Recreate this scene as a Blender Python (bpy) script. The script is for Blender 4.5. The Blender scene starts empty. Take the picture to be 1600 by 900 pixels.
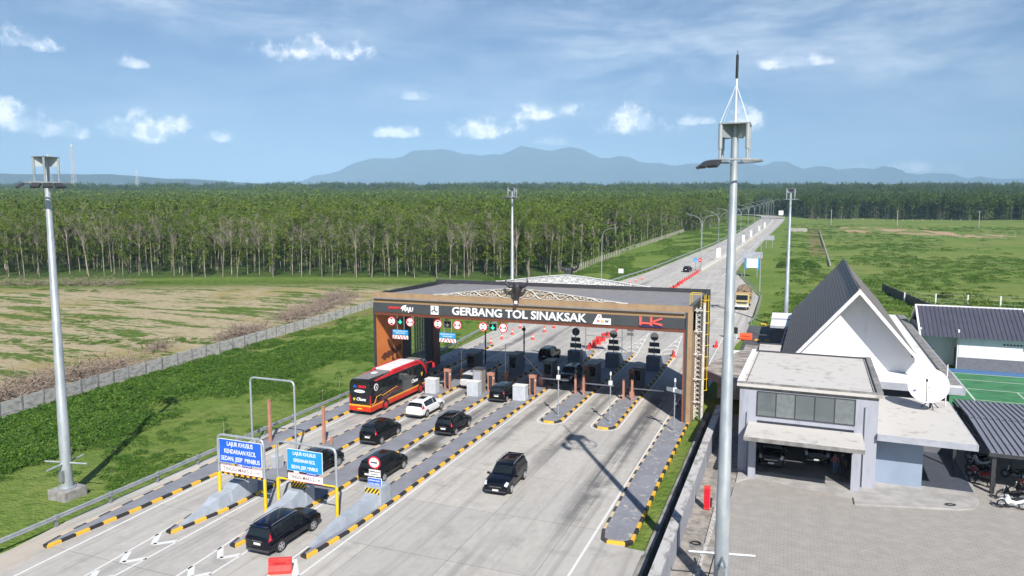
import bpy, bmesh, math, random
from mathutils import Vector, Matrix, noise
R = math.radians
SC = bpy.context.scene
COL = SC.collection
random.seed(7)

# ------------------------------------------------------------------ camera, sky, sun
FPX = 1120.0
PITCH = math.atan(117 / FPX)
YAW = math.atan(440 / FPX * math.cos(PITCH))
CAMZ = 19.7
SA, CA = math.sin(YAW), math.cos(YAW)
cam = bpy.data.cameras.new('camera')
cam.sensor_width = 36
cam.lens = 36 * FPX / 1600
cam.clip_start = 0.5
cam.clip_end = 40000
camo = bpy.data.objects.new('camera', cam)
COL.objects.link(camo)
camo.location = (0, 0, CAMZ)
camo.rotation_euler = (math.pi / 2 - PITCH, 0, YAW)
SC.camera = camo
SC.view_settings.view_transform = 'Standard'
SC.view_settings.look = 'None'
SC.view_settings.exposure = 0.50
SC.view_settings.gamma = 1
SC.cycles.max_bounces = 6
SC.cycles.volume_bounces = 0
SC.cycles.transparent_max_bounces = 8

SUN_EL, SUN_AZ = R(41.5), R(147.6)      # azimuth clockwise from +Y
W = bpy.data.worlds.new('World')
SC.world = W
W.use_nodes = True
nt = W.node_tree
for n in list(nt.nodes): nt.nodes.remove(n)
def NN(t, ty, **kw):
    n = t.nodes.new(ty)
    for k, v in kw.items(): setattr(n, k, v)
    return n
def LK(t, a, b): t.links.new(a, b)
def MATH(t, op, a, b=None, c=None, clamp=False):
    n = t.nodes.new('ShaderNodeMath'); n.operation = op; n.use_clamp = clamp
    for i, v in enumerate((a, b, c)):
        if v is None: continue
        if isinstance(v, (int, float)): n.inputs[i].default_value = v
        else: t.links.new(v, n.inputs[i])
    return n.outputs[0]
def RANGE(t, v, a, b, c=0.0, d=1.0, smooth=True):
    n = t.nodes.new('ShaderNodeMapRange')
    n.interpolation_type = 'SMOOTHSTEP' if smooth else 'LINEAR'
    t.links.new(v, n.inputs[0])
    for i, x in enumerate((a, b, c, d)): n.inputs[i + 1].default_value = x
    return n.outputs[0]
def MIX(t, f, a, b, kind='MIX'):
    n = t.nodes.new('ShaderNodeMix'); n.data_type = 'RGBA'; n.blend_type = kind
    if isinstance(f, (int, float)): n.inputs[0].default_value = f
    else: t.links.new(f, n.inputs[0])
    for i, v in ((6, a), (7, b)):
        if isinstance(v, (tuple, list)): n.inputs[i].default_value = tuple(v) + ((1,) if len(v) == 3 else ())
        else: t.links.new(v, n.inputs[i])
    return n.outputs[2]
def NOISE(t, vec, scale, detail=4, rough=0.55, dist=0.0):
    n = t.nodes.new('ShaderNodeTexNoise')
    n.inputs['Scale'].default_value = scale; n.inputs['Detail'].default_value = detail
    n.inputs['Roughness'].default_value = rough; n.inputs['Distortion'].default_value = dist
    t.links.new(vec, n.inputs['Vector'])
    return n.outputs['Fac']
def VMAP(t, vec, scale=(1, 1, 1), rot=0.0, loc=(0, 0, 0)):
    n = t.nodes.new('ShaderNodeMapping')
    n.inputs['Scale'].default_value = scale; n.inputs['Rotation'].default_value = (0, 0, rot)
    n.inputs['Location'].default_value = loc
    t.links.new(vec, n.inputs['Vector'])
    return n.outputs[0]

sky = NN(nt, 'ShaderNodeTexSky', sky_type='NISHITA', sun_disc=False)
sky.sun_elevation = SUN_EL
sky.sun_rotation = SUN_AZ
sky.altitude = 100; sky.air_density = 1.0; sky.dust_density = 0.6; sky.ozone_density = 1.6
bg = NN(nt, 'ShaderNodeBackground'); bg.inputs[1].default_value = 0.058
wo = NN(nt, 'ShaderNodeOutputWorld')
tc = NN(nt, 'ShaderNodeTexCoord')
sep = NN(nt, 'ShaderNodeSeparateXYZ'); LK(nt, tc.outputs['Generated'], sep.inputs[0])
dx, dy, dz = sep.outputs
az = MATH(nt, 'ARCTAN2', dx, dy)
el = MATH(nt, 'ARCSINE', dz)
# high thin cirrus: noise on a plane high above
zc = MATH(nt, 'MAXIMUM', dz, 0.04)
px_ = MATH(nt, 'DIVIDE', dx, zc); py_ = MATH(nt, 'DIVIDE', dy, zc)
cmb = NN(nt, 'ShaderNodeCombineXYZ'); LK(nt, px_, cmb.inputs[0]); LK(nt, py_, cmb.inputs[1])
CAE = NN(nt, 'ShaderNodeCombineXYZ'); LK(nt, az, CAE.inputs[0]); LK(nt, el, CAE.inputs[1])
cir = NOISE(nt, VMAP(nt, CAE.outputs[0], (5.0, 17.0, 1), R(9), (5.7, 2.1, 0)), 1.0, 10, 0.66, 0.35)
cir2 = NOISE(nt, VMAP(nt, CAE.outputs[0], (1.7, 6.5, 1), R(-6), (3.3, 9.4, 0)), 1.0, 3, 0.5)
cmask = MATH(nt, 'MULTIPLY', RANGE(nt, cir, 0.34, 0.78), MATH(nt, 'ADD', RANGE(nt, cir2, 0.38, 0.62), MATH(nt, 'MULTIPLY', RANGE(nt, az, -0.8, -0.2), 0.45), None, True))
cmask = MATH(nt, 'MULTIPLY', cmask, RANGE(nt, el, 0.07, 0.20))
cmask = MATH(nt, 'MULTIPLY', cmask, RANGE(nt, el, 0.60, 0.36))
cmask = MATH(nt, 'MULTIPLY', cmask, 0.68)
# low white cumulus: clumps each at its own heading and height in the sky
cae = NN(nt, 'ShaderNodeCombineXYZ'); LK(nt, az, cae.inputs[0]); LK(nt, el, cae.inputs[1])
w1 = NOISE(nt, cae.outputs[0], 30, 8, 0.66)
w2 = NOISE(nt, VMAP(nt, cae.outputs[0], (1, 1, 1), 0, (3, 7, 0)), 17, 3, 0.5)
PUFFS = [(-0.9547, 0.1940, 0.0308, 0.0122, .8), (-0.9719, 0.1075, 0.0243, 0.0140, 1), (-0.9327, 0.0980, 0.0256, 0.0101, .6),
         (-0.8291, 0.1053, 0.0447, 0.0168, 1), (-0.7565, 0.0969, 0.0167, 0.0064, .7), (-0.8497, 0.1793, 0.0166, 0.0066, .5),
         (-0.5249, 0.1100, 0.0327, 0.0084, .8), (-0.4119, 0.1154, 0.0395, 0.0136, .9), (-0.3375, 0.1391, 0.0349, 0.0117, .9),
         (-0.3154, 0.1000, 0.0262, 0.0085, .5), (-0.2117, 0.1224, 0.0424, 0.0167, .9), (-0.1195, 0.1226, 0.0245, 0.0066, .6),
         (-0.0631, 0.1263, 0.0221, 0.0177, .8), (-0.0073, 0.1898, 0.0359, 0.0091, .6), (-0.6271, 0.2122, 0.0577, 0.0140, .7),
         (-0.5027, 0.1563, 0.0172, 0.0066, .4), (-0.9107, 0.0934, 0.0163, 0.0066, .7), (0.1144, 0.0550, 0.0470, 0.0077, .45)]
acc = None
for a0, e0, ra, re, st in PUFFS:
    u = MATH(nt, 'DIVIDE', MATH(nt, 'SUBTRACT', az, a0), ra * 1.15)
    v = MATH(nt, 'DIVIDE', MATH(nt, 'SUBTRACT', el, e0 - re * .5), re * 1.5)
    # flatter undersides
    v = MATH(nt, 'MULTIPLY', v, MATH(nt, 'ADD', 1.0, MATH(nt, 'MULTIPLY', MATH(nt, 'LESS_THAN', v, 0.0), 1.6)))
    d = MATH(nt, 'SQRT', MATH(nt, 'ADD', MATH(nt, 'MULTIPLY', u, u), MATH(nt, 'MULTIPLY', v, v)))
    k = MATH(nt, 'SUBTRACT', MATH(nt, 'ADD', 1.0, MATH(nt, 'MULTIPLY', MATH(nt, 'SUBTRACT', w1, 0.5), 3.4)), d)
    k = MATH(nt, 'ADD', k, MATH(nt, 'MULTIPLY', MATH(nt, 'SUBTRACT', w2, 0.5), 1.6))
    m = MATH(nt, 'MULTIPLY', RANGE(nt, k, -0.15, 0.90), st)
    acc = m if acc is None else MATH(nt, 'MAXIMUM', acc, m)
# faint veil of haze cloud low down
veil = MATH(nt, 'MULTIPLY', RANGE(nt, NOISE(nt, VMAP(nt, cae.outputs[0], (3.2, 13, 1), 0, (1, 2, 0)), 1.0, 5, 0.6), 0.42, 0.8), 0.30)
skyc = MIX(nt, 1.0, sky.outputs[0], (0.74, 0.93, 1.18), 'MULTIPLY')
c1 = MIX(nt, cmask, skyc, (12.5, 13.6, 15.2))
c2 = MIX(nt, MATH(nt, 'MULTIPLY', veil, RANGE(nt, el, 0.6, 0.36)), c1, (10.5, 12, 13.8))
w3 = NOISE(nt, VMAP(nt, cae.outputs[0], (1, 1, 1), 0, (0, 0.006, 0)), 34, 5, 0.6)
lit = RANGE(nt, MATH(nt, 'SUBTRACT', w1, w3), -0.12, 0.10)
ccol = MIX(nt, lit, (13.5, 14.6, 16.5), (26, 24.8, 24.0))
c3 = MIX(nt, MATH(nt, 'MULTIPLY', acc, 0.92), c2, ccol)
LK(nt, c3, bg.inputs[0]); LK(nt, bg.outputs[0], wo.inputs[0])
W.name = 'sky'

sun = bpy.data.lights.new('sun', 'SUN'); sun.energy = 5.0; sun.angle = R(0.53); sun.color = (1.0, 0.95, 0.88)
suno = bpy.data.objects.new('sun', sun); COL.objects.link(suno)
sd = Vector((math.sin(SUN_AZ) * math.cos(SUN_EL), math.cos(SUN_AZ) * math.cos(SUN_EL), math.sin(SUN_EL)))
suno.rotation_euler = sd.to_track_quat('Z', 'Y').to_euler()
suno.location = (30, -40, 60)

# ------------------------------------------------------------------ terrain law and placement helpers
def SV(x, y): return -SA * x + CA * y
def tzs(s):
    if s < 80: return 0.0
    if s < 110: return 0.027 * (s - 80) ** 2 / 60
    if s < 750: return 0.027 * (s - 95)
    return 17.685 + 0.0395 * (min(s, 2500) - 750)
def TZ(x, y): return tzs(SV(x, y))
def lerp_tab(tab, y):
    if y <= tab[0][0]: return tab[0][1]
    for (a, b), (c, d) in zip(tab, tab[1:]):
        if y <= c: return b + (d - b) * (y - a) / (c - a)
    return tab[-1][1]

# ------------------------------------------------------------------ materials
MATS = {}
def mat(name, c, rough=0.6, metal=0.0, c2=None, scale=3.0, bump=0.0, bscale=None, spec=0.5, coat=0.0, stretch=(1, 1, 1), lo=0.35, hi=0.65, emit=0):
    if name in MATS: return MATS[name]
    m = bpy.data.materials.new(name); m.use_nodes = True
    t = m.node_tree; b = t.nodes['Principled BSDF']
    b.inputs['Roughness'].default_value = rough; b.inputs['Metallic'].default_value = metal
    b.inputs['Specular IOR Level'].default_value = spec; b.inputs['Coat Weight'].default_value = coat
    g = NN(t, 'ShaderNodeNewGeometry')
    if c2 is None: c2 = tuple(x * 0.82 for x in c)
    f = RANGE(t, NOISE(t, VMAP(t, g.outputs['Position'], stretch), scale, 5, 0.6), lo, hi)
    LK(t, MIX(t, f, c, c2), b.inputs['Base Color'])
    if bump:
        bn = NN(t, 'ShaderNodeBump'); bn.inputs['Strength'].default_value = bump; bn.inputs['Distance'].default_value = 0.05
        LK(t, NOISE(t, g.outputs['Position'], bscale or scale * 4, 4, 0.6), bn.inputs['Height']); LK(t, bn.outputs[0], b.inputs['Normal'])
    if emit:
        b.inputs['Emission Color'].default_value = tuple(c) + (1,); b.inputs['Emission Strength'].default_value = emit
    MATS[name] = m
    return m
def custom(name):
    m = bpy.data.materials.new(name); m.use_nodes = True; MATS[name] = m
    t = m.node_tree; b = t.nodes['Principled BSDF']; g = NN(t, 'ShaderNodeNewGeometry')
    return m, t, b, g.outputs['Position']

M_white = mat('white_paint', (.78, .78, .77), .55, c2=(.66, .66, .64), scale=1.5)
M_signwhite = mat('sign_white', (.82, .82, .82), .4, c2=(.76, .76, .76))
M_blue = mat('sign_blue', (.012, .10, .55), .35, c2=(.014, .12, .60), scale=.8)
M_cyan = mat('sign_light_blue', (.01, .27, .66), .35, c2=(.012, .30, .70), scale=.8)
M_red = mat('red_plastic', (.72, .03, .03), .45, c2=(.6, .05, .04), scale=2)
M_signred = mat('sign_red', (.65, .01, .03), .4)
M_orange = mat('orange_plastic', (.85, .10, .02), .5)
M_yellow = mat('yellow_paint', (.80, .55, .01), .5, c2=(.72, .47, .02), scale=4)
M_kyel = mat('kerb_yellow', (.72, .42, .03), .7, c2=(.62, .36, .05), scale=6, lo=.45, hi=.7)
M_kblk = mat('kerb_black', (.022, .021, .022), .7, c2=(.05, .045, .04), scale=6, lo=.5, hi=.75)
M_kpale = mat('kerb_worn_yellow', (.55, .40, .22), .8, c2=(.60, .50, .36), scale=5)
M_kworn = mat('kerb_worn_black', (.05, .045, .045), .8, c2=(.22, .19, .16), scale=5, lo=.5, hi=.8)
M_galv = mat('galvanised_steel', (.44, .47, .49), .42, .35, c2=(.33, .37, .40), scale=2.2, stretch=(1, 1, .35))
M_galvd = mat('dull_galvanised_steel', (.30, .32, .33), .5, .4)
M_black = mat('black_plastic', (.015, .015, .016), .5)
M_dark = mat('dark_metal', (.035, .037, .042), .45, c2=(.05, .05, .055))
M_tyre = mat('tyre_rubber', (.018, .018, .018), .8)
M_rim = mat('alloy_rim', (.50, .51, .52), .35, .3)
M_rimd = mat('dark_alloy_rim', (.07, .07, .075), .3, .7)
M_glass = mat('dark_car_glass', (.010, .014, .016), .04, c2=(.012, .016, .018), spec=.6)
M_carblk = mat('black_car_paint', (.003, .003, .004), .10, c2=(.0035, .0035, .005), spec=.32)
M_carnavy = mat('dark_navy_car_paint', (.003, .004, .009), .10, c2=(.0035, .0045, .010), spec=.34)
M_carwht = mat('white_car_paint', (.80, .80, .80), .22, c2=(.78, .78, .78), coat=.5)
M_chrome = mat('chrome', (.75, .76, .78), .12, 1.0)
M_tail = mat('tail_light_red', (.42, .008, .02), .15, c2=(.35, .01, .02))
M_head = mat('headlight_glass', (.68, .70, .72), .12, c2=(.5, .52, .55), scale=20)
M_plate = mat('number_plate_white', (.72, .72, .70), .5)
M_copper = mat('copper_brown_paint', (.46, .22, .15), .5, c2=(.38, .18, .125), scale=1.2)
M_gorange = mat('burnt_orange_panel', (.66, .22, .055), .5, c2=(.60, .19, .05), scale=.5)
M_gbrown = mat('dark_brown_panel', (.16, .05, .025), .55, c2=(.13, .04, .02))
M_charcoal = mat('charcoal_panel', (.062, .068, .075), .4, c2=(.055, .06, .066), scale=.4)
M_greyroof = mat('grey_roof_panel', (.25, .238, .235), .6, c2=(.205, .195, .195), scale=1.4)
M_cement = mat('grey_painted_concrete', (.36, .40, .46), .65, c2=(.29, .33, .38), scale=1.2)
M_cementd = mat('dark_grey_painted_concrete', (.16, .19, .24), .6, c2=(.13, .155, .20), scale=1.2)
M_block = mat('pale_grey_block', (.50, .53, .57), .7, c2=(.42, .45, .49), scale=2)
M_wallgrey = mat('grey_lavender_wall', (.36, .375, .43), .75, c2=(.27, .28, .33), scale=.8, stretch=(2.2, 2.2, .35), lo=.45, hi=.75)
M_wallblue = mat('pale_blue_wall', (.26, .325, .42), .75, c2=(.235, .295, .385), scale=.6)
M_wallwhite = mat('white_wall', (.74, .75, .77), .75, c2=(.62, .62, .63), scale=.7, stretch=(2.0, 2.0, .3), lo=.5, hi=.8)
M_walldark = mat('dark_grey_wall', (.15, .155, .18), .75)
M_trunk = mat('pale_bark', (.36, .32, .265), .9, c2=(.17, .145, .115), scale=1.3, stretch=(2, 2, .5))
M_twig = mat('grey_twigs', (.25, .215, .175), .9, c2=(.17, .14, .11))
M_brush = mat('dead_brushwood', (.26, .205, .16), .95, c2=(.15, .115, .09), scale=2)
M_skin = mat('skin', (.30, .16, .10), .6)
M_slate = mat('weathered_conc', (.33, .32, .31), .85, c2=(.22, .21, .20), scale=2.5, bump=.3)
M_line = mat('road_marking_white', (.66, .66, .64), .7, c2=(.42, .41, .39), scale=7, lo=.52, hi=.78)
M_trellis = mat('truss_white', (.66, .65, .62), .6, c2=(.45, .43, .40), scale=5)
M_ornW = mat('ornament_white', (.72, .72, .70), .6)
M_void = mat('dark_trench', (.012, .012, .014), .9)

def foliage(name, c, c2, c3, scale=.12):
    m, t, b, pos = custom(name)
    oi = NN(t, 'ShaderNodeObjectInfo')
    f = RANGE(t, NOISE(t, pos, scale, 3, .5), .35, .65)
    col = MIX(t, f, c, c2)
    g = NN(t, 'ShaderNodeNewGeometry')
    col = MIX(t, MATH(t, 'MULTIPLY', g.outputs['Random Per Island'], .75), col, c3)
    col = MIX(t, MATH(t, 'MULTIPLY', oi.outputs['Random'], .6), col, (c[0] * .42, c[1] * .46, c[2] * .45))
    LK(t, col, b.inputs['Base Color'])
    b.inputs['Roughness'].default_value = .55
    b.inputs['Specular IOR Level'].default_value = .25
    tr = NN(t, 'ShaderNodeBsdfTranslucent'); LK(t, MIX(t, 1.0, col, (1.2, 1.5, .5), 'MULTIPLY'), tr.inputs[0])
    ms = NN(t, 'ShaderNodeMixShader'); ms.inputs[0].default_value = .28
    LK(t, b.outputs[0], ms.inputs[1]); LK(t, tr.outputs[0], ms.inputs[2])
    LK(t, ms.outputs[0], t.nodes['Material Output'].inputs[0])
    return m
M_leaf = foliage('rubber_tree_leaves', (.155, .225, .028), (.215, .275, .034), (.075, .125, .018), .035)
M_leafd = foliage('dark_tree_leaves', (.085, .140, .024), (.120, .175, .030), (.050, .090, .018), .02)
M_weed = foliage('lush_weeds', (.095, .200, .022), (.145, .245, .034), (.050, .125, .014), .25)
M_weedr = foliage('pasture_weeds', (.120, .215, .032), (.175, .255, .045), (.085, .160, .026), .12)

# ------------------------------------------------------------------ mesh builder
def worg(o):
    v = Vector((0, 0, 0))
    while o is not None: v += o.location; o = o.parent
    return v
class MB:
    def __init__(s): s.v = []; s.f = []; s.m = []
    def face(s, pts, m=0):
        i = len(s.v); s.v += [tuple(p) for p in pts]; s.f.append(tuple(range(i, i + len(pts)))); s.m.append(m); return s
    def box(s, x0, x1, y0, y1, z0, z1, m=0, bot=True):
        i = len(s.v)
        s.v += [(x0, y0, z0), (x1, y0, z0), (x1, y1, z0), (x0, y1, z0), (x0, y0, z1), (x1, y0, z1), (x1, y1, z1), (x0, y1, z1)]
        F = [(4, 5, 6, 7), (0, 1, 5, 4), (1, 2, 6, 5), (2, 3, 7, 6), (3, 0, 4, 7)]
        if bot: F.append((3, 2, 1, 0))
        for f in F: s.f.append(tuple(i + k for k in f)); s.m.append(m)
        return s
    def cbox(s, c, d, m=0): return s.box(c[0] - d[0] / 2, c[0] + d[0] / 2, c[1] - d[1] / 2, c[1] + d[1] / 2, c[2] - d[2] / 2, c[2] + d[2] / 2, m)
    def tube(s, pts, r, n=8, m=0, caps=True):
        pts = [Vector(p) for p in pts]
        rs = r if isinstance(r, (list, tuple)) else [r] * len(pts)
        base = len(s.v); prev = None
        for k, p in enumerate(pts):
            d = (pts[min(k + 1, len(pts) - 1)] - pts[max(k - 1, 0)])
            if d.length < 1e-9: d = Vector((0, 0, 1))
            d.normalize()
            a = Vector((0, 0, 1)) if abs(d.z) < .9 else Vector((1, 0, 0))
            if prev is not None: a = prev
            u = (a - d * a.dot(d)); u.normalize(); w = d.cross(u); prev = u
            for j in range(n):
                t = 2 * math.pi * j / n
                s.v.append(tuple(p + (u * math.cos(t) + w * math.sin(t)) * rs[k]))
        for k in range(len(pts) - 1):
            for j in range(n):
                a0 = base + k * n + j; a1 = base + k * n + (j + 1) % n
                s.f.append((a0, a1, a1 + n, a0 + n)); s.m.append(m)
        if caps:
            s.f.append(tuple(base + j for j in reversed(range(n)))); s.m.append(m)
            s.f.append(tuple(base + (len(pts) - 1) * n + j for j in range(n))); s.m.append(m)
        return s
    def prism(s, poly, a0, a1, axis='z', m=0):
        def P(u, v, w): return {'z': (u, v, w), 'y': (u, w, v), 'x': (w, u, v)}[axis]
        n = len(poly); i = len(s.v)
        s.v += [P(u, v, a0) for u, v in poly] + [P(u, v, a1) for u, v in poly]
        s.f.append(tuple(i + k for k in reversed(range(n)))); s.m.append(m)
        s.f.append(tuple(i + n + k for k in range(n))); s.m.append(m)
        for k in range(n):
            j = (k + 1) % n
            s.f.append((i + k, i + j, i + n + j, i + n + k)); s.m.append(m)
        return s
    def disc(s, c, r, axis, th, n=20, m=0, ry=None):
        ry = ry or r
        poly = [(r * math.cos(2 * math.pi * k / n), ry * math.sin(2 * math.pi * k / n)) for k in range(n)]
        cx, cy, cz = c
        if axis == 'y': return s.prism([(cx + a, cz + b) for a, b in poly], cy - th / 2, cy + th / 2, 'y', m)
        if axis == 'x': return s.prism([(cy + a, cz + b) for a, b in poly], cx - th / 2, cx + th / 2, 'x', m)
        return s.prism([(cx + a, cy + b) for a, b in poly], cz - th / 2, cz + th / 2, 'z', m)
    def mesh(s, name, mats, org=Vector((0, 0, 0)), smooth=False, norm=True):
        me = bpy.data.meshes.new(name)
        me.from_pydata([(a - org[0], b - org[1], c - org[2]) for a, b, c in s.v], [], s.f)
        for mm in (mats if isinstance(mats, (list, tuple)) else [mats]): me.materials.append(mm)
        me.polygons.foreach_set('material_index', s.m)
        if norm:
            bm = bmesh.new(); bm.from_mesh(me)
            bmesh.ops.recalc_face_normals(bm, faces=bm.faces); bm.to_mesh(me); bm.free()
        if smooth:
            me.polygons.foreach_set('use_smooth', [True] * len(me.polygons))
            if smooth is not True: me.set_sharp_from_angle(angle=R(smooth))
        me.update()
        return me
    def build(s, name, mats, parent=None, smooth=False, norm=True, bevel=0):
        o = bpy.data.objects.new(name, s.mesh(name, mats, worg(parent) if parent else Vector((0, 0, 0)), smooth, norm))
        COL.objects.link(o)
        if parent: o.parent = parent
        if bevel:
            md = o.modifiers.new('bevel', 'BEVEL'); md.width = bevel; md.segments = 2; md.limit_method = 'ANGLE'
        return o
def tag(o, label=None, cat=None, group=None, kind=None):
    for k, v in (('label', label), ('category', cat), ('group', group), ('kind', kind)):
        if v: o[k] = v
    return o
def thing(name, label, cat, loc=(0, 0, 0), group=None):
    o = bpy.data.objects.new(name, None); o.empty_display_size = .3
    COL.objects.link(o); o.location = loc
    return tag(o, label, cat, group)
def struct(o): o['kind'] = 'structure'; return o
def copy_tree(o, parent=None):
    c = o.copy(); COL.objects.link(c); c.parent = parent
    for ch in list(o.children): copy_tree(ch, c)
    return c
def place(proto, used, loc, rz, label):
    o = proto if not used else copy_tree(proto)
    o.location = loc; o.rotation_euler = (0, 0, rz); o['label'] = label
    return o
ORD = ['first', 'second', 'third', 'fourth', 'fifth', 'sixth', 'seventh', 'eighth', 'ninth', 'tenth', 'eleventh', 'twelfth', 'thirteenth',
       'fourteenth', 'fifteenth', 'sixteenth', 'seventeenth', 'eighteenth', 'nineteenth', 'twentieth'] + ['twenty-' + w for w in
       ('first', 'second', 'third', 'fourth', 'fifth', 'sixth', 'seventh', 'eighth', 'ninth')] + ['thirtieth'] + ['thirty-' + w for w in
       ('first', 'second', 'third', 'fourth', 'fifth', 'sixth', 'seventh', 'eighth', 'ninth')]
def text(s, size, m, parent, loc, rz=0.0, ext=.01, fat=0.0, name='lettering', sx=1.0, align='CENTER', tilt=math.pi / 2, shear=0):
    cu = bpy.data.curves.new(name, 'FONT'); cu.body = s; cu.size = size; cu.extrude = ext; cu.offset = fat
    cu.align_x = align; cu.align_y = 'CENTER'; cu.shear = shear; cu.resolution_u = 3
    o = bpy.data.objects.new(name + '_tmp', cu); COL.objects.link(o)
    dg = bpy.context.evaluated_depsgraph_get(); dg.update()
    me = bpy.data.meshes.new_from_object(o.evaluated_get(dg)); me.name = name
    bpy.data.objects.remove(o)
    me.transform(Matrix.Rotation(rz, 4, 'Z') @ Matrix.Rotation(tilt, 4, 'X') @ Matrix.Diagonal((sx, 1, 1, 1)))
    me.materials.clear(); me.materials.append(m)
    t = bpy.data.objects.new(name, me); COL.objects.link(t)
    if parent: t.parent = parent; t.location = Vector(loc) - worg(parent)
    else: t.location = loc
    return t

# ------------------------------------------------------------------ ground
def grid_lines(marks, lo, hi, fine_lo, fine_hi, fine, growth=1.18):
    xs = set(marks)
    x = fine_lo
    while x <= fine_hi: xs.add(x); x += fine
    st = fine; x = fine_hi
    while x < hi: st *= growth; x += st; xs.add(min(x, hi))
    st = fine; x = fine_lo
    while x > lo: st *= growth; x -= st; xs.add(max(x, lo))
    L = sorted(xs); out = [L[0]]
    for v in L[1:]:
        if v - out[-1] > .05: out.append(v)
        elif v in marks: out[-1] = v
    return out
def ground():
    xs = grid_lines([-7.0, -6.05], -17000, 9000, -90, 40, 3.0)
    ys = grid_lines([18.0, 72.0], -120, 17000, -10, 170, 3.0)
    b = MB()
    idx = {}
    def zz(x, y):
        s = SV(x, y); z = tzs(s) - .14
        n = noise.noise(Vector((x * .013, y * .013, 1.7))) * .9 + noise.noise(Vector((x * .06, y * .06, 5))) * .25
        d = min(1, max(0, (-48 - x) / 12)) if x < -20 else min(1, max(0, (x - 4) / 14)) * min(1, max(0, (y - 122) / 20))
        if s > 900: d = 1
        fl = min(1, s / 600) * 2 + .35
        z += (n * fl + .0) * d * (1 if y > 0 else 0)
        if x < -76 and s < 175: z += 0.25
        return z
    for j, y in enumerate(ys):
        for i, x in enumerate(xs):
            b.v.append((x, y, zz(x, y)))
    nx = len(xs)
    for j in range(len(ys) - 1):
        for i in range(nx - 1):
            if xs[i] >= -7.001 and xs[i + 1] <= -6.04 and ys[j] >= 17.9 and ys[j + 1] <= 72.1: continue
            k = j * nx + i
            b.f.append((k, k + 1, k + 1 + nx, k + nx)); b.m.append(0)
    m, t, bs, pos = custom('ground_grass_and_soil')
    sp = NN(t, 'ShaderNodeSeparateXYZ'); LK(t, pos, sp.inputs[0]); X, Y, Z = sp.outputs
    S = MATH(t, 'ADD', MATH(t, 'MULTIPLY', X, -SA), MATH(t, 'MULTIPLY', Y, CA))
    n1 = NOISE(t, pos, .09, 5, .6); n2 = NOISE(t, pos, .9, 5, .65); n3 = NOISE(t, pos, 4.5, 4, .6)
    g = MIX(t, RANGE(t, n1, .38, .62), (.135, .215, .034), (.205, .262, .062))
    g = MIX(t, MATH(t, 'MULTIPLY', RANGE(t, n2, .38, .68), .8), g, (.088, .165, .024))
    g = MIX(t, MATH(t, 'MULTIPLY', RANGE(t, n3, .45, .7), .45), g, (.16, .21, .05))
    # pasture on the right is yellower and drier
    past = MATH(t, 'MULTIPLY', RANGE(t, X, -2, 10), RANGE(t, Y, 120, 150))
    pc = MIX(t, RANGE(t, NOISE(t, VMAP(t, pos, (1, 2.2, 1), -YAW), .035, 5, .65), .36, .60), (.120, .205, .036), (.210, .245, .068))
    pc = MIX(t, RANGE(t, NOISE(t, VMAP(t, pos, (1, 1.8, 1), -YAW), .12, 5, .7), .46, .68), pc, (.085, .160, .028))
    g = MIX(t, MATH(t, 'MULTIPLY', past, .9), g, pc)
    # ploughed, bare rubber field on the left
    rot = VMAP(t, pos, (.22, 1.15, 1), -YAW + .10)
    d1 = NOISE(t, rot, .22, 7, .68, .6); d2 = NOISE(t, VMAP(t, pos, (.5, 1.6, 1), -YAW), 1.1, 5, .7)
    dirt = MIX(t, RANGE(t, d2, .3, .7), (.47, .40, .265), (.35, .29, .18))
    dirt = MIX(t, RANGE(t, NOISE(t, pos, .05, 4, .6), .52, .64), dirt, (.36, .30, .14))
    grn = RANGE(t, MATH(t, 'ADD', d1, MATH(t, 'MULTIPLY', MATH(t, 'SUBTRACT', d2, .5), .35)), .478, .56)
    grn = MATH(t, 'MAXIMUM', grn, RANGE(t, S, 158, 176))
    fieldc = MIX(t, grn, dirt, MIX(t, RANGE(t, n2, .4, .6), (.13, .19, .035), (.075, .13, .022)))
    edge = MATH(t, 'ADD', X, MATH(t, 'MULTIPLY', MATH(t, 'SUBTRACT', n2, .5), 2.0))
    fm = MATH(t, 'MULTIPLY', RANGE(t, edge, -75.5, -77.0), RANGE(t, S, 186, 178))
    g = MIX(t, fm, g, fieldc)
    # soil scar along the wall foot
    ws = MATH(t, 'MULTIPLY', RANGE(t, MATH(t, 'ABSOLUTE', MATH(t, 'ADD', X, 73.2)), 2.4, .6), RANGE(t, n2, .44, .56))
    g = MIX(t, MATH(t, 'MULTIPLY', ws, .8), g, (.26, .17, .11))
    # forest floor
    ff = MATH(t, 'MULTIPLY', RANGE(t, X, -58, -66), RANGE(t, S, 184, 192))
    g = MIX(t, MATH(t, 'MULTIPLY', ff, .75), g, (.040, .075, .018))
    far = RANGE(t, S, 720, 800)
    g = MIX(t, far, g, (.07, .13, .04))
    # bare soil banks in the pasture
    sb = NOISE(t, VMAP(t, pos, (.085, .016, 1), -R(15.7), (4.2, 1.0, 0)), 1.0, 4, .55)
    band = MATH(t, 'ABSOLUTE', MATH(t, 'SUBTRACT', Y, MATH(t, 'ADD', 500, MATH(t, 'MULTIPLY', MATH(t, 'SUBTRACT', X, 34), -.72))))
    sm = MATH(t, 'MULTIPLY', RANGE(t, MATH(t, 'ADD', sb, MATH(t, 'MULTIPLY', MATH(t, 'SUBTRACT', n2, .5), .12)), .50, .54), MATH(t, 'MULTIPLY', RANGE(t, X, 24, 34), RANGE(t, band, 44, 24)))
    g = MIX(t, sm, g, (.44, .30, .20))
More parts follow.
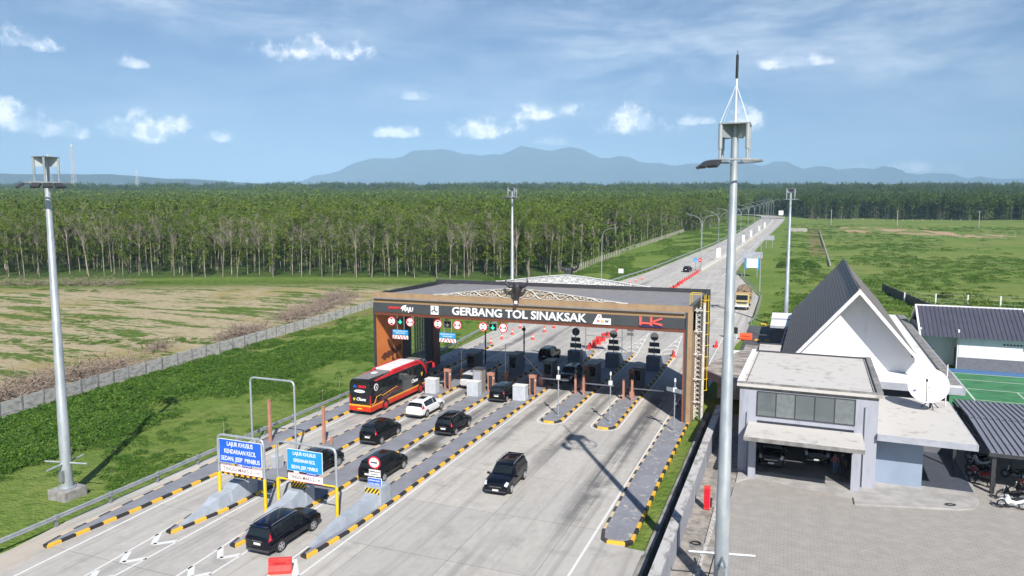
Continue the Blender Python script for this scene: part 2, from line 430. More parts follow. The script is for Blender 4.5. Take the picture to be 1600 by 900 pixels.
    # old track beside the pasture
    tr = MATH(t, 'MULTIPLY', RANGE(t, MATH(t, 'ABSOLUTE', MATH(t, 'SUBTRACT', MATH(t, 'SUBTRACT', X, MATH(t, 'MULTIPLY', Y, .0158)), 4.4)), 3.6, 2.4), MATH(t, 'MULTIPLY', RANGE(t, Y, 270, 300), RANGE(t, Y, 520, 470)))
    g = MIX(t, MATH(t, 'MULTIPLY', tr, MATH(t, 'MULTIPLY', RANGE(t, n2, .3, .6), .8)), g, (.22, .15, .09))
    LK(t, g, bs.inputs['Base Color']); bs.inputs['Roughness'].default_value = .95; bs.inputs['Specular IOR Level'].default_value = .15
    bn = NN(t, 'ShaderNodeBump'); bn.inputs['Strength'].default_value = .9; bn.inputs['Distance'].default_value = .30
    LK(t, MATH(t, 'ADD', n3, MATH(t, 'MULTIPLY', n2, 1.6)), bn.inputs['Height']); LK(t, bn.outputs[0], bs.inputs['Normal'])
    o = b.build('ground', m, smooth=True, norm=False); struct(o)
ground()

# mountains on the horizon
def mountains():
    prof = [(-9500, 300), (-7800, 330), (-6200, 380), (-4500, 470), (-3429, 566), (-3000, 673), (-2571, 780), (-2250, 909), (-1714, 1016), (-1179, 1048), (-857, 1005), (-429, 973),
            (0, 1059), (268, 1016), (536, 1113), (857, 1048), (1179, 1059), (1500, 909), (1768, 941), (2143, 845), (2571, 802), (3107, 866),
            (3750, 780), (4286, 834), (4821, 780), (5357, 760), (5893, 748), (6429, 680), (6964, 650), (7714, 600), (8571, 570), (9429, 520), (11000, 430), (13000, 300)]
    b = MB(); U = 140; V = 26
    for j in range(V + 1):
        v = j / V
        for i in range(U + 1):
            x = -9500 + 22500 * i / U; top = lerp_tab(prof, x)
            s = 10200 + 3600 * v
            sh = math.sin(math.pi * v) ** .8
            n = abs(noise.noise(Vector((x / 900, s / 700, 3)))) * 2 - .6 + noise.noise(Vector((x / 300, s / 260, 8))) * .5
            z = 60 + (top - 60) * sh + n * 340 * sh * (1 - sh ** 4) + (noise.noise(Vector((x / 420, 1, 4))) * 95 + abs(noise.noise(Vector((x / 210, 1, 9)))) * 95 - 20) * sh
            b.v.append((CA * x - SA * s, SA * x + CA * s, z))
    for j in range(V):
        for i in range(U):
            k = j * (U + 1) + i; b.f.append((k, k + 1, k + U + 2, k + U + 1)); b.m.append(0)
    m = mat('forested_mountain', (.020, .040, .040), .95, c2=(.032, .052, .045), scale=.0015)
    struct(b.build('mountains', m, smooth=True, norm=False))
    # low wooded ridge on the left, nearer
    b = MB(); U = 90; V = 10
    for j in range(V + 1):
        for i in range(U + 1):
            x = -6500 + 9500 * i / U; s = 5200 + 900 * j / V
            h = 235 * max(0, 1 - max(0, (x + 3200)) / 3300) ** .8 + 14 * noise.noise(Vector((x / 260, s / 300, 2)))
            z = 88 + max(0, h) * math.sin(math.pi * j / V)
            b.v.append((CA * x - SA * s, SA * x + CA * s, z))
    for j in range(V):
        for i in range(U):
            k = j * (U + 1) + i; b.f.append((k, k + 1, k + U + 2, k + U + 1)); b.m.append(0)
    struct(b.build('distant_hills', m, smooth=True, norm=False))
mountains()

# ------------------------------------------------------------------ concrete roadway
XL = [(10, -42.2), (27, -42.2), (32, -43.0), (125, -45.6), (142, -45.8), (178, -41.0), (205, -37.9), (229, -36.5), (266, -34.5), (318, -31.6), (421, -28.9), (560, -27.8), (690, -27.2)]
XR = [(10, -7.25), (40.2, -7.25), (40.3, -8.6), (72, -8.6), (110, -7.3), (118, -6.4), (163, -6.3), (200, -12.5), (214, -14.8), (240, -14.9), (286, -13.7), (384, -12.4), (560, -8.5), (690, -6.6)]
MED = [(0, -26), (115, -26), (172, -25), (212, -24.4), (300, -20.7), (500, -16.2), (690, -15.5)]
GL = [(0, -43.0), (62, -43.8), (107, -46.5), (142, -46.7), (178, -41.7), (205, -38.6), (229, -37.2), (266, -35.2), (318, -32.3), (421, -29.6), (560, -28.4), (690, -27.8)]
def ysteps(a, b):
    out = [a]; y = a
    while y < b:
        y += 2 if y < 130 else (5 if y < 300 else 15)
        out.append(min(y, b))
    for t in (XL, XR):
        out += [q for q, _ in t if a < q < b]
    return sorted(set(out))
def strip(name, ya, yb, fl, fr, dz, m, nx=1, skirt=0):
    b = MB(); ys = ysteps(ya, yb)
    for y in ys:
        for k in range(nx + 1):
            x = fl(y) + (fr(y) - fl(y)) * k / nx
            b.v.append((x, y, TZ(x, y) + dz))
    for j in range(len(ys) - 1):
        for k in range(nx):
            i = j * (nx + 1) + k; b.f.append((i, i + 1, i + nx + 2, i + nx + 1)); b.m.append(0)
    if skirt:
        for side in (0, nx):
            o = len(b.v)
            for j in range(len(ys)):
                x, y, z = b.v[j * (nx + 1) + side]; b.v.append((x, y, z - skirt))
            for j in range(len(ys) - 1):
                a0 = j * (nx + 1) + side; a1 = (j + 1) * (nx + 1) + side
                b.f.append((a0, a1, o + j + 1, o + j)); b.m.append(0)
    return b.build(name, m, norm=False)
def conc_mat():
    m, t, bs, pos = custom('worn_concrete_pavement')
    sp = NN(t, 'ShaderNodeSeparateXYZ'); LK(t, pos, sp.inputs[0]); X, Y, Z = sp.outputs
    big = NOISE(t, VMAP(t, pos, (1, .35, 1)), .16, 5, .6)
    fine = NOISE(t, VMAP(t, pos, (1.0, .45, 1)), 2.4, 7, .68)
    streak = NOISE(t, VMAP(t, pos, (1.5, .055, 1)), .85, 5, .6, .4)
    pat = NOISE(t, pos, .45, 5, .65)
    c = MIX(t, RANGE(t, big, .35, .65), (.47, .445, .405), (.395, .375, .345))
    c = MIX(t, MATH(t, 'MULTIPLY', RANGE(t, fine, .40, .62), .50), c, (.52, .50, .465))
    c = MIX(t, MATH(t, 'MULTIPLY', RANGE(t, streak, .47, .74), .60), c, (.235, .225, .21))
    c = MIX(t, MATH(t, 'MULTIPLY', RANGE(t, pat, .52, .72), .55), c, (.25, .24, .225))
    # slab tone changes, slab joints and sawn cracks
    xs = MATH(t, 'DIVIDE', MATH(t, 'ADD', X, 7.25), 5.2); ysl = MATH(t, 'DIVIDE', Y, 7.0)
    cc = NN(t, 'ShaderNodeCombineXYZ'); LK(t, MATH(t, 'FLOOR', xs), cc.inputs[0]); LK(t, MATH(t, 'FLOOR', ysl), cc.inputs[1])
    wn = NN(t, 'ShaderNodeTexWhiteNoise'); LK(t, cc.outputs[0], wn.inputs[0])
    c = MIX(t, MATH(t, 'MULTIPLY', wn.outputs['Value'], .30), c, (.27, .27, .275))
    wob = MATH(t, 'MULTIPLY', MATH(t, 'SUBTRACT', NOISE(t, pos, 1.2, 3, .6), .5), .012)
    jx = MATH(t, 'ABSOLUTE', MATH(t, 'SUBTRACT', MATH(t, 'FRACT', MATH(t, 'ADD', xs, wob)), .5))
    jy = MATH(t, 'ABSOLUTE', MATH(t, 'SUBTRACT', MATH(t, 'FRACT', MATH(t, 'ADD', ysl, wob)), .5))
    j = MATH(t, 'MAXIMUM', RANGE(t, jx, .4945, .4975), RANGE(t, jy, .4955, .498))
    c = MIX(t, MATH(t, 'MULTIPLY', j, .62), c, (.13, .12, .11))
    # rubber marks in the wheel paths of the lanes
    def lane(cx, w, y0, y1, k):
        l = MATH(t, 'MULTIPLY', RANGE(t, MATH(t, 'ABSOLUTE', MATH(t, 'SUBTRACT', X, cx)), w, w * .25), MATH(t, 'MULTIPLY', RANGE(t, Y, y0, y0 + 12), RANGE(t, Y, y1, y1 - 12)))
        return MATH(t, 'MULTIPLY', MATH(t, 'MULTIPLY', l, RANGE(t, MATH(t, 'ADD', streak, MATH(t, 'MULTIPLY', pat, .5)), .56, .82)), k)
    for cx, w, y0, y1, k in ((-12.6, 1.3, 36, 84, .85), (-18.1, 1.1, 46, 92, .62), (-23.3, 1.1, 48, 96, .55), (-28.3, 1.0, 40, 100, .7), (-33.3, 1.0, 44, 100, .6), (-38.6, 1.1, 50, 118, .72), (-33.8, 1.3, 92, 190, .6)):
        c = MIX(t, lane(cx, w, y0, y1, k), c, (.085, .085, .088))
    # oil and water stain by the third island
    st = MATH(t, 'MULTIPLY', RANGE(t, MATH(t, 'ABSOLUTE', MATH(t, 'ADD', Y, -52.2)), 2.2, .2), RANGE(t, MATH(t, 'ABSOLUTE', MATH(t, 'ADD', X, 28.3)), 1.8, .6))
    c = MIX(t, MATH(t, 'MULTIPLY', MATH(t, 'MULTIPLY', st, RANGE(t, pat, .42, .55)), .85), c, (.05, .045, .04))
    # dusty verge on the left end
    du = MATH(t, 'MULTIPLY', RANGE(t, MATH(t, 'ADD', X, MATH(t, 'MULTIPLY', pat, 1.2)), -38.7, -40.2), RANGE(t, Y, 34, 28))
    c = MIX(t, MATH(t, 'MULTIPLY', du, .6), c, (.46, .40, .32))
    LK(t, c, bs.inputs['Base Color']); bs.inputs['Roughness'].default_value = .8; bs.inputs['Specular IOR Level'].default_value = .3
    bn = NN(t, 'ShaderNodeBump'); bn.inputs['Strength'].default_value = .25; bn.inputs['Distance'].default_value = .02
    LK(t, fine, bn.inputs['Height']); LK(t, bn.outputs[0], bs.inputs['Normal'])
    return m
M_conc = conc_mat()
struct(strip('toll_plaza_road', 10, 690, lambda y: lerp_tab(XL, y), lambda y: lerp_tab(XR, y), 0, M_conc, 8, .5))
# the far road curves away to the left
b = MB(); P = [(-16.9, 688), (-18, 715), (-26, 745), (-42, 772), (-66, 792), (-100, 806), (-150, 814)]
Q = []
for k, (x, y) in enumerate(P):
    a = Vector(P[max(0, k - 1)]); c = Vector(P[min(len(P) - 1, k + 1)]); d = (c - a).normalized(); nrm = Vector((d.y, -d.x))
    Q.append((Vector((x, y)) - nrm * 10.3, Vector((x, y)) + nrm * 10.3))
for (l0, r0), (l1, r1) in zip(Q, Q[1:]):
    b.face([(l0.x, l0.y, TZ(*l0) + .5), (r0.x, r0.y, TZ(*r0) + .5), (r1.x, r1.y, TZ(*r1) + .5), (l1.x, l1.y, TZ(*l1) + .5)])
    b.face([(l0.x, l0.y, TZ(*l0) + 1.3), (l0.x, l0.y, TZ(*l0) - 1), (l1.x, l1.y, TZ(*l1) - 1), (l1.x, l1.y, TZ(*l1) + 1.3)])
struct(b.build('far_road', M_conc, norm=False))

def line(x0, y0, x1, y1, w=.14, bb=None, dz=.006):
    d = Vector((x1 - x0, y1 - y0)); L = d.length; d.normalize(); n = Vector((-d.y, d.x)) * w / 2
    k = max(1, int(L / 6))
    for i in range(k):
        a = Vector((x0, y0)) + d * L * i / k; c = Vector((x0, y0)) + d * L * (i + 1) / k
        q = [a - n, c - n, c + n, a + n]
        bb.face([(p.x, p.y, TZ(p.x, p.y) + dz) for p in q])
mk = MB()
line(-38.6, 20, -39.55, 38, .16, mk); line(-39.55, 38, -39.95, 94, .14, mk); line(-39.95, 94, -41.0, 135, .14, mk)
for a, bq in (((-34.9, 22), (-35.9, 33.0)), ((-33.7, 22), (-33.95, 36)), ((-33.95, 36), (-34.35, 86)), ((-30.3, 24), (-31.0, 33.7)), ((-29.0, 25), (-29.1, 36)), ((-29.1, 36), (-29.5, 86)),
              ((-25.95, 29.5), (-26.15, 35)), ((-24.35, 22), (-24.55, 50)), ((-24.55, 50), (-24.7, 88))):
    line(*a, *bq, .14, mk)
for x0, y0, x1, y1, x2, y2 in ((-35.75, 31.6, -34.9, 30.4, -33.95, 31.3), (-35.5, 29.2, -34.7, 28.1, -33.85, 29.0), (-35.2, 26.9, -34.5, 25.9, -33.8, 26.8),
                               (-30.9, 31.6, -29.9, 30.5, -29.15, 31.3), (-30.7, 29.2, -29.8, 28.2, -29.1, 29.0), (-30.5, 26.8, -29.7, 25.9, -29.05, 26.7)):
    line(x0, y0, x1, y1, .34, mk); line(x1, y1, x2, y2, .34, mk)
line(-25.9, 31.95, -24.45, 30.3, .38, mk)
line(-10.75, 18, -10.62, 68, .16, mk); line(-10.62, 68, -10.5, 90, .14, mk)
# outlines round the exit island heads and lane lines beyond the gate
for cx in (-20.85, -15.55):
    pts = [(cx - 1.3, 84)] + [(cx - 1.3, 64)] + [(cx - 1.3 * math.cos(t), 63.6 - 1.35 * math.sin(t)) for t in [math.pi * k / 10 for k in range(11)]] + [(cx + 1.3, 64), (cx + 1.3, 88)]
    for p, q in zip(pts, pts[1:]): line(*p, *q, .14, mk)
for cx in (-25.9, -20.8, -15.6):
    line(cx - 1.25, 88, cx - 1.2, 97, .14, mk); line(cx - 1.2, 97, cx - .1, 114, .14, mk)
    line(cx + 1.3, 88, cx + 1.3, 97, .14, mk); line(cx + 1.3, 97, cx - .1, 114, .14, mk)
    for k in range(4):
        y = 99 + k * 3; w = 1.15 * (1 - (y - 97) / 17)
        line(cx - w, y, cx, y + 1.2, .3, mk); line(cx, y + 1.2, cx + w, y, .3, mk)
line(-9.6, 90, -9.3, 160, .14, mk)
def poly(tab, w=.14):
    for (y0, x0), (y1, x1) in zip(tab, tab[1:]): line(x0, y0, x1, y1, w, mk)
poly([(118, -41.2), (142, -40.8), (157, -34.9), (178, -33.4), (210, -30.6), (266, -28.6), (316, -27.0), (460, -24.0), (690, -22.5)])
poly([(120, -35.8), (212, -30), ], .12)
poly([(200, -17.4), (240, -16.5), (329, -14.9), (465, -12.2), (680, -9.2)], .18)
for k in range(9): line(-24 + k * .25, 122 + k * 9.5, -9.6 - max(0, k - 6) * 2.2, 122.5 + k * 9.5, .3, mk)
for k in range(40):
    y = 225 + k * 12; mx = lerp_tab(MED, y); line(mx + 4.6 - k * .02, y, mx + 4.6 - k * .02, y + 5, .14, mk); line(mx - 4.4, y, mx - 4.4, y + 5, .14, mk)
struct(mk.build('road_markings', M_line, norm=False))
mk2 = MB()
for (y0, x0), (y1, x1) in zip(MED[3:], MED[4:]):
    n_ = 8
    for k in range(n_):
        a = k / n_; c = (k + 1) / n_
        bq = MB(); line(x0 + (x1 - x0) * a + .9, y0 + (y1 - y0) * a, x0 + (x1 - x0) * c + .9, y0 + (y1 - y0) * c, .2, mk2)
struct(mk2.build('yellow_median_line', mat('marking_yellow', (.58, .42, .16), .7), norm=False))

# ------------------------------------------------------------------ traffic islands with painted kerbs
def island_mat():
    m, t, bs, pos = custom('worn_grey_island_paint')
    sp = NN(t, 'ShaderNodeSeparateXYZ'); LK(t, pos, sp.inputs[0])
    n = NOISE(t, VMAP(t, pos, (1, .8, 1)), 2.2, 9, .78)
    worn = MATH(t, 'ADD', n, MATH(t, 'MULTIPLY', RANGE(t, sp.outputs[0], -24, -17), .10))
    c = MIX(t, RANGE(t, NOISE(t, pos, .7, 4, .6), .35, .65), (.235, .245, .275), (.195, .20, .225))
    c = MIX(t, RANGE(t, worn, .66, .70), c, (.44, .41, .37))
    LK(t, c, bs.inputs['Base Color']); bs.inputs['Roughness'].default_value = .75
    return m
M_isl = island_mat()
def offs(poly_, d):
    n = len(poly_); out = []
    for i in range(n):
        p0, p1, p2 = Vector(poly_[i - 1]), Vector(poly_[i]), Vector(poly_[(i + 1) % n])
        e1 = (p1 - p0).normalized(); e2 = (p2 - p1).normalized()
        n1 = Vector((-e1.y, e1.x)); n2 = Vector((-e2.y, e2.x)); bq = (n1 + n2)
        if bq.length < 1e-3: bq = n1
        bq.normalize(); k = d / max(.45, bq.dot(n1)); out.append(tuple(p1 + bq * k))
    return out
def island(pts, h=.17, wk=.2, blk=.9, worn_left=True):
    # pts counter-clockwise
    dense = []
    n = len(pts); lens = []
    for i in range(n):
        a, c = Vector(pts[i]), Vector(pts[(i + 1) % n]); L = (c - a).length; k = max(1, round(L / blk))
        for q in range(k): dense.append((tuple(a + (c - a) * q / k)))
    inn = offs(dense, wk); b = MB(); N = len(dense)
    run = 0; last = None; flip = 0
    for i in range(N):
        j = (i + 1) % N
        run += (Vector(dense[j]) - Vector(dense[i])).length
        if last is None or run > blk * .62: flip ^= 1; run = 0
        last = 1
        d = Vector(dense[j]) - Vector(dense[i])
        left = worn_left and d.y < -.3 * abs(d.x) and d.y < 0
        mi = flip + (2 if left else 0)
        z = TZ(*dense[i]); z2 = TZ(*dense[j]); bz = .02
        o0, o1, i1, i0 = dense[i], dense[j], inn[j], inn[i]
        c0 = (o0[0] * .88 + i0[0] * .12, o0[1] * .88 + i0[1] * .12); c1 = (o1[0] * .88 + i1[0] * .12, o1[1] * .88 + i1[1] * .12)
        b.face([(*o0, z - .05), (*o1, z2 - .05), (*o1, z2 + h - .04), (*o0, z + h - .04)], mi)
        b.face([(*o0, z + h - .04), (*o1, z2 + h - .04), (*c1, z2 + h), (*c0, z + h)], mi)
        b.face([(*c0, z + h), (*c1, z2 + h), (*i1, z2 + h), (*i0, z + h)], mi)
        b.face([(*i0, z + h), (*i1, z2 + h), (*i1, z2 - .05), (*i0, z - .05)], mi)
    o = b.build('toll_island_kerb', [M_kyel, M_kblk, M_kpale, M_kworn], norm=False); struct(o)
    p = MB(); cz = sum(TZ(*q) for q in inn) / N
    bm = bmesh.new(); vs = [bm.verts.new((q[0], q[1], TZ(*q) + h - .012)) for q in inn]; f = bm.faces.new(vs)
    bmesh.ops.triangulate(bm, faces=[f]); me = bpy.data.meshes.new('toll_island_paving'); bm.to_mesh(me); bm.free(); me.materials.append(M_isl)
    q = bpy.data.objects.new('toll_island_paving', me); COL.objects.link(q); struct(q)
def rnd(x0, x1, y0, y1, r0, r1):
    """island outline, counter-clockwise; r0/r1 rounded ends"""
    cx = (x0 + x1) / 2; w = (x1 - x0) / 2; pts = []
    if r0: pts += [(cx - w * math.cos(t), y0 + r0 - r0 * math.sin(t)) for t in [math.pi * k / 6 for k in range(7)]]
    else: pts += [(x0, y0), (x1, y0)]
    if r1: pts += [(cx + w * math.cos(t), y1 - r1 + r1 * math.sin(t)) for t in [math.pi * k / 6 for k in range(7)]]
    else: pts += [(x1, y1), (x0, y1)]
    return pts
island([(-40.75, 27.8), (-40.3, 27.7), (-39.9, 34), (-39.85, 40), (-40.3, 57), (-40.4, 96), (-42.6, 98), (-42.5, 60), (-42.1, 42), (-41.0, 29)])
island([(-35.5, 31.9), (-35.0, 31.8), (-34.35, 36), (-34.25, 42), (-34.7, 60), (-34.7, 85), (-35.7, 86.5), (-36.9, 85), (-36.9, 42), (-36.3, 36)])
island([(-30.5, 31.9), (-30.0, 31.8), (-29.55, 36), (-29.4, 42), (-29.8, 60), (-29.8, 85), (-30.8, 86.5), (-32.0, 85), (-32.0, 42), (-31.4, 36)])
island([(-25.7, 32.3), (-25.2, 32.2), (-24.85, 36), (-24.75, 42), (-25.0, 60), (-25.0, 95), (-25.6, 98), (-26.4, 97), (-27.0, 88), (-27.0, 60), (-26.7, 46), (-26.4, 38)])
island(rnd(-21.85, -19.75, 62.6, 98, 1.0, 1.0))
island(rnd(-16.6, -14.5, 62.5, 98, 1.0, 1.0))
island([(-10.1, 40.7), (-9.7, 40.4), (-8.6, 40.5), (-8.2, 41), (-8.35, 52), (-8.45, 83), (-10.35, 83), (-10.55, 52), (-10.35, 42)])

# strip between island and boundary wall, drain, yard
b = MB(); b.box(-7.35, -7.0, 18, 72, -1.2, .04); b.box(-7.42, -6.98, 18, 39.6, -.02, .06); b.box(-6.05, -5.9, 18, 72, -1.2, .02); b.box(-7.0, -6.05, 18, 72, -1.25, -1.15)
struct(b.build('drainage_channel', mat('mossy_concrete', (.30, .29, .27), .9, c2=(.13, .12, .11), scale=1.6, stretch=(1, .4, 1), bump=.4)))
b = MB(); b.face([(-8.6, 10, .003), (-7.3, 10, .003), (-7.3, 40.3, .003), (-8.6, 40.3, .003)])
def yard_mat():
    m, t, bs, pos = custom('dusty_block_paving')
    br = NN(t, 'ShaderNodeTexBrick'); LK(t, VMAP(t, pos, (1, 1, 1)), br.inputs['Vector'])
    br.inputs['Scale'].default_value = 1; br.inputs['Brick Width'].default_value = .42; br.inputs['Row Height'].default_value = .21
    br.inputs['Mortar Size'].default_value = .012
    br.inputs['Color1'].default_value = (.325, .305, .28, 1); br.inputs['Color2'].default_value = (.30, .285, .262, 1); br.inputs['Mortar'].default_value = (.19, .175, .16, 1)
    n = NOISE(t, VMAP(t, pos, (.8, 1, 1)), 1.3, 8, .72)
    c = MIX(t, MATH(t, 'MULTIPLY', RANGE(t, n, .40, .66), .6), br.outputs['Color'], (.375, .35, .32))
    c = MIX(t, MATH(t, 'MULTIPLY', RANGE(t, NOISE(t, pos, 1.7, 5, .75), .66, .72), .8), c, (.07, .06, .05))
    LK(t, c, bs.inputs['Base Color']); bs.inputs['Roughness'].default_value = .85
    return m
b = MB(); b.face([(-3.95, 18, 0), (40, 18, 0), (40, 79.9, 0), (-3.0, 79.9, 0), (-3.3, 52, 0)])
struct(b.build('yard_paving', yard_mat()))
b = MB(); b.face([(-5.9, 18, .004), (-4.0, 18, .004), (-3.4, 50, .004), (-3.2, 56, .004), (-3.2, 72, .004), (-5.9, 72, .004)])
struct(b.build('wall_side_path', mat('stained_concrete_path', (.34, .31, .275), .9, c2=(.18, .165, .15), scale=1.4, bump=.3)))
b = MB()
for k in range(22):
    y = 28 + k * .98; x = -4.62 + (y - 28) * .026
    b.box(x, x + .26, y, y + .7, 0, .07)
b.box(-4.2, -4.05, 18, 49, 0, .12)
struct(b.build('yard_kerb', mat('whitewashed_kerb', (.55, .53, .50), .85, c2=(.30, .28, .26), scale=3)))
# raised apron in front of the garage and round the side wing
b = MB()
b.prism([(-3.2, 53.4), (-2.1, 54.9), (4.6, 53.3), (4.6, 52.1), (11.0, 53.6), (11.9, 54.1), (12.5, 55.4), (12.9, 59.5), (12.9, 70), (-3.2, 70)], -.05, .12, 'z')
struct(b.build('building_apron', mat('apron_concrete', (.40, .385, .37), .8, c2=(.30, .29, .28), scale=.8)))
# asphalt side road by the guard house
b = MB()
for (x0, y0), (x1, y1) in (((-6.5, 100), (2.5, 100.5)),): pass
ys_ = [98, 104, 109, 112.3, 116, 120, 124.5, 127]
for y0, y1 in zip(ys_, ys_[1:]):
    for x0, x1 in ((-6.35, -3), (-3, 1), (1, 5)):
        b.face([(x, y, TZ(x, y) + .012) for x, y in ((x0, y0), (x1, y0), (x1, y1), (x0, y1))])
struct(b.build('side_road', mat('asphalt', (.085, .088, .095), .85, c2=(.06, .062, .068), scale=.7, bump=.2), norm=False))
b = MB()
for x, y in ((-4.4, 114.2), (-3.0, 114.2), (-4.1, 128.8), (-3.4, 128.0)):
    z = TZ(x, y); b.box(x - .4, x + .4, y - .2, y + .2, z, z + .22)
tag(b.build('kerb_blocks', M_kyel), kind='structure')

# ------------------------------------------------------------------ toll gate
def carved(name, c, c2, sc):
    m, t, b, pos = custom(name)
    w = NN(t, 'ShaderNodeTexWave'); w.inputs['Scale'].default_value = sc; w.inputs['Distortion'].default_value = 2.5; w.inputs['Detail'].default_value = 2
    LK(t, VMAP(t, pos, (1, 1, 1.6)), w.inputs['Vector'])
    LK(t, MIX(t, w.outputs['Fac'], c, c2), b.inputs['Base Color']); b.inputs['Roughness'].default_value = .6
    return m
M_tan = mat('tan_panel', (.36, .245, .14), .6, c2=(.30, .20, .115), scale=1.2)
M_carve = carved('tan_carved_band', (.40, .27, .14), (.24, .135, .065), 2.6)
M_brick = mat('dark_brick', (.07, .075, .095), .7, c2=(.05, .05, .065), scale=6)
gate = thing('toll_gate', 'wide brown and charcoal toll gate spanning all the lanes', 'toll gate', (-25.4, 67, 0))
b = MB()
b.box(-42.5, -8.35, 67.0, 67.5, 10.56, 11.1, 0); b.box(-42.5, -8.95, 66.72, 67.1, 10.46, 10.58, 1)
b.box(-42.42, -8.95, 66.98, 67.5, 10.02, 10.46, 2)
b.build('cornice', [M_tan, M_greyroof, M_carve], gate)
b = MB(); b.box(-42.45, -8.98, 66.93, 67.6, 9.0, 10.02, 0)
for x in (-37.4, -33.9, -28.2, -22.6, -16.9, -15.2, -12.6): b.box(x, x + .02, 66.915, 66.95, 9.0, 10.02, 1)
b.build('fascia', [M_charcoal, M_dark], gate)
b = MB(); b.box(-42.3, -9.0, 66.98, 81.8, 8.66, 8.99, 0); b.build('ceiling', M_gbrown, gate)
b = MB()
b.box(-41.4, -8.9, 67.5, 81.9, 10.6, 10.72, 0)
for k in range(66): b.box(-41.2 + k * .49, -41.17 + k * .49, 67.7, 81.8, 10.72, 10.75, 0)
b.face([(-41.4, 67.5, 10.95), (-8.9, 67.5, 10.95), (-8.9, 81.9, 10.80), (-39.2, 81.9, 10.80)], 0)
b.build('roof', [M_greyroof], gate)
b = MB(); b.box(-42.5, -8.3, 81.9, 82.2, 8.8, 11.25, 0); b.box(-42.5, -42.3, 67.5, 81.9, 8.7, 11.0, 0); b.box(-8.5, -8.3, 67.5, 81.9, 8.7, 11.1, 0)
b.build('parapet', M_dark, gate)
# left pier wall
b = MB(); b.box(-42.5, -42.3, 67.2, 73.0, 0, 8.9, 0); b.box(-42.52, -42.28, 67.0, 67.2, 0, 10.0, 1); b.build('orange_wall', [M_gorange, M_dark], gate)
b = MB(); b.box(-42.5, -42.2, 73.0, 74.8, 0, 8.9); b.box(-42.5, -42.2, 78.5, 80.2, 0, 8.9); b.build('brick_pier', M_brick, gate)
b = MB()
for k in range(5): b.box(-42.42, -42.25, 75.9 + k * .63, 75.98 + k * .63, 0, 8.9)
for k in range(15): b.box(-42.43, -42.24, 75.9, 78.5, .2 + k * .62, .27 + k * .62)
for k in range(4):
    for q in range(14):
        cy, cz = 76.25 + k * .63, .55 + q * .62
        b.tube([(-42.33, cy - .2, cz - .2), (-42.33, cy + .2, cz + .2)], .025, 4); b.tube([(-42.33, cy + .2, cz - .2), (-42.33, cy - .2, cz + .2)], .025, 4)
b.build('lattice_panel', mat('grey_lattice', (.16, .18, .21), .5), gate)
b = MB(); b.box(-42.55, -42.1, 80.2, 82.1, 0, 8.9); b.build('brown_pier', mat('brown_panel', (.17, .065, .03), .55), gate)
# dark figure-like ornament on the orange wall, standing 3 cm proud
b = MB()
for k in range(9):
    y = 68.6 + k * .42; w = .26 if k % 2 else .38
    b.box(-42.3, -42.24, y, y + .46, 3.7 - w + k * .05, 3.7 + w + k * .05)
b.prism([(68.1, 3.7), (68.7, 3.3), (68.7, 4.1)], -42.3, -42.25, 'x')
b.build('wall_ornament', M_gbrown, gate)
# right pier
b = MB(); b.box(-9.1, -8.92, 67.0, 69.0, 0, 9.0, 0); b.box(-8.92, -8.72, 66.95, 69.0, 0, 10.56, 1); b.box(-8.72, -8.3, 67.0, 69.0, 0, 10.56, 2)
b.build('right_pier', [mat('red_brown_panel', (.28, .085, .04), .5), M_charcoal, M_tan], gate)
b = MB(); b.box(-9.1, -8.3, 80.0, 82.2, 0, 8.8, 0); b.box(-8.9, -8.5, 69, 80, 0, 8.8, 1); b.build('rear_pier', [M_dark, M_gbrown], gate)
# curved front and rear ornaments
def hump(yc, x0, x1, zb, h, xm, back):
    o = MB()
    def top(x):
        t = (x - x0) / (xm - x0) if x < xm else (x1 - x) / (x1 - xm)
        return zb + h * (1 - (1 - max(0, t)) ** 1.35) ** 1.15
    N = 48; xs = [x0 + (x1 - x0) * k / N for k in range(N + 1)]
    if not back:
        for a, c in zip(xs, xs[1:]):
            o.face([(a, yc + .06, zb), (c, yc + .06, zb), (c, yc + .06, top(c)), (a, yc + .06, top(a))], 1)
    o.tube([(x, yc, top(x)) for x in xs], .05, 5)
    o.tube([(x, yc, zb + .04) for x in xs], .045, 4)
    # running scroll: one wave with a curl in every lobe
    if back:
        for a, c in zip(xs, xs[1:]):
            o.face([(a, yc + .06, zb), (c, yc + .06, zb), (c, yc + .06, top(c)), (a, yc + .06, top(a))], 0)
    bays = 20; pts = []; mi = 1 if back else 0
    for k in range(bays * 8 + 1):
        x = x0 + (x1 - x0) * k / (bays * 8); hh = (top(x) - zb) / 2
        pts.append((x, yc - .03, zb + hh + hh * .80 * math.sin(math.pi * k / 8)))
    o.tube(pts, .075 if not back else .022, 4, mi)
    for k in range(bays):
        xc = x0 + (x1 - x0) * (k + .5) / bays; hh = (top(xc) - zb); sg = -1 if k % 2 == 0 else 1
        if hh < .22: continue
        for q, f in ((0, 1), (.34, .6), (-.36, .55)):
            c = zb + hh * (.5 + .20 * sg); rr = min(.34, hh * .27) * f
            o.tube([(xc + q + rr * (1 - t / 11) * math.cos(t * .8 * sg + 1.6), yc - .03, c + rr * (1 - t / 11) * math.sin(t * .8 * sg + 1.6)) for t in range(10)], .05 if not back else .02, 4, mi)
    if back:
        for x in (-31.5, -29, -26.5, -22.3, -19.8, -17.3): o.box(x - .05, x + .05, yc - .12, yc - .04, zb - .3, zb + .35)
    return o.build('carved_crest', [mat('ornament_grey_white', (.50, .49, .46), .6), M_tan] if not back else [M_ornW, M_galvd], gate)
hump(67.25, -35.2, -14.4, 11.1, 1.02, -25.6, False)
hump(82.05, -34.2, -15.0, 11.25, 1.08, -24.9, True)
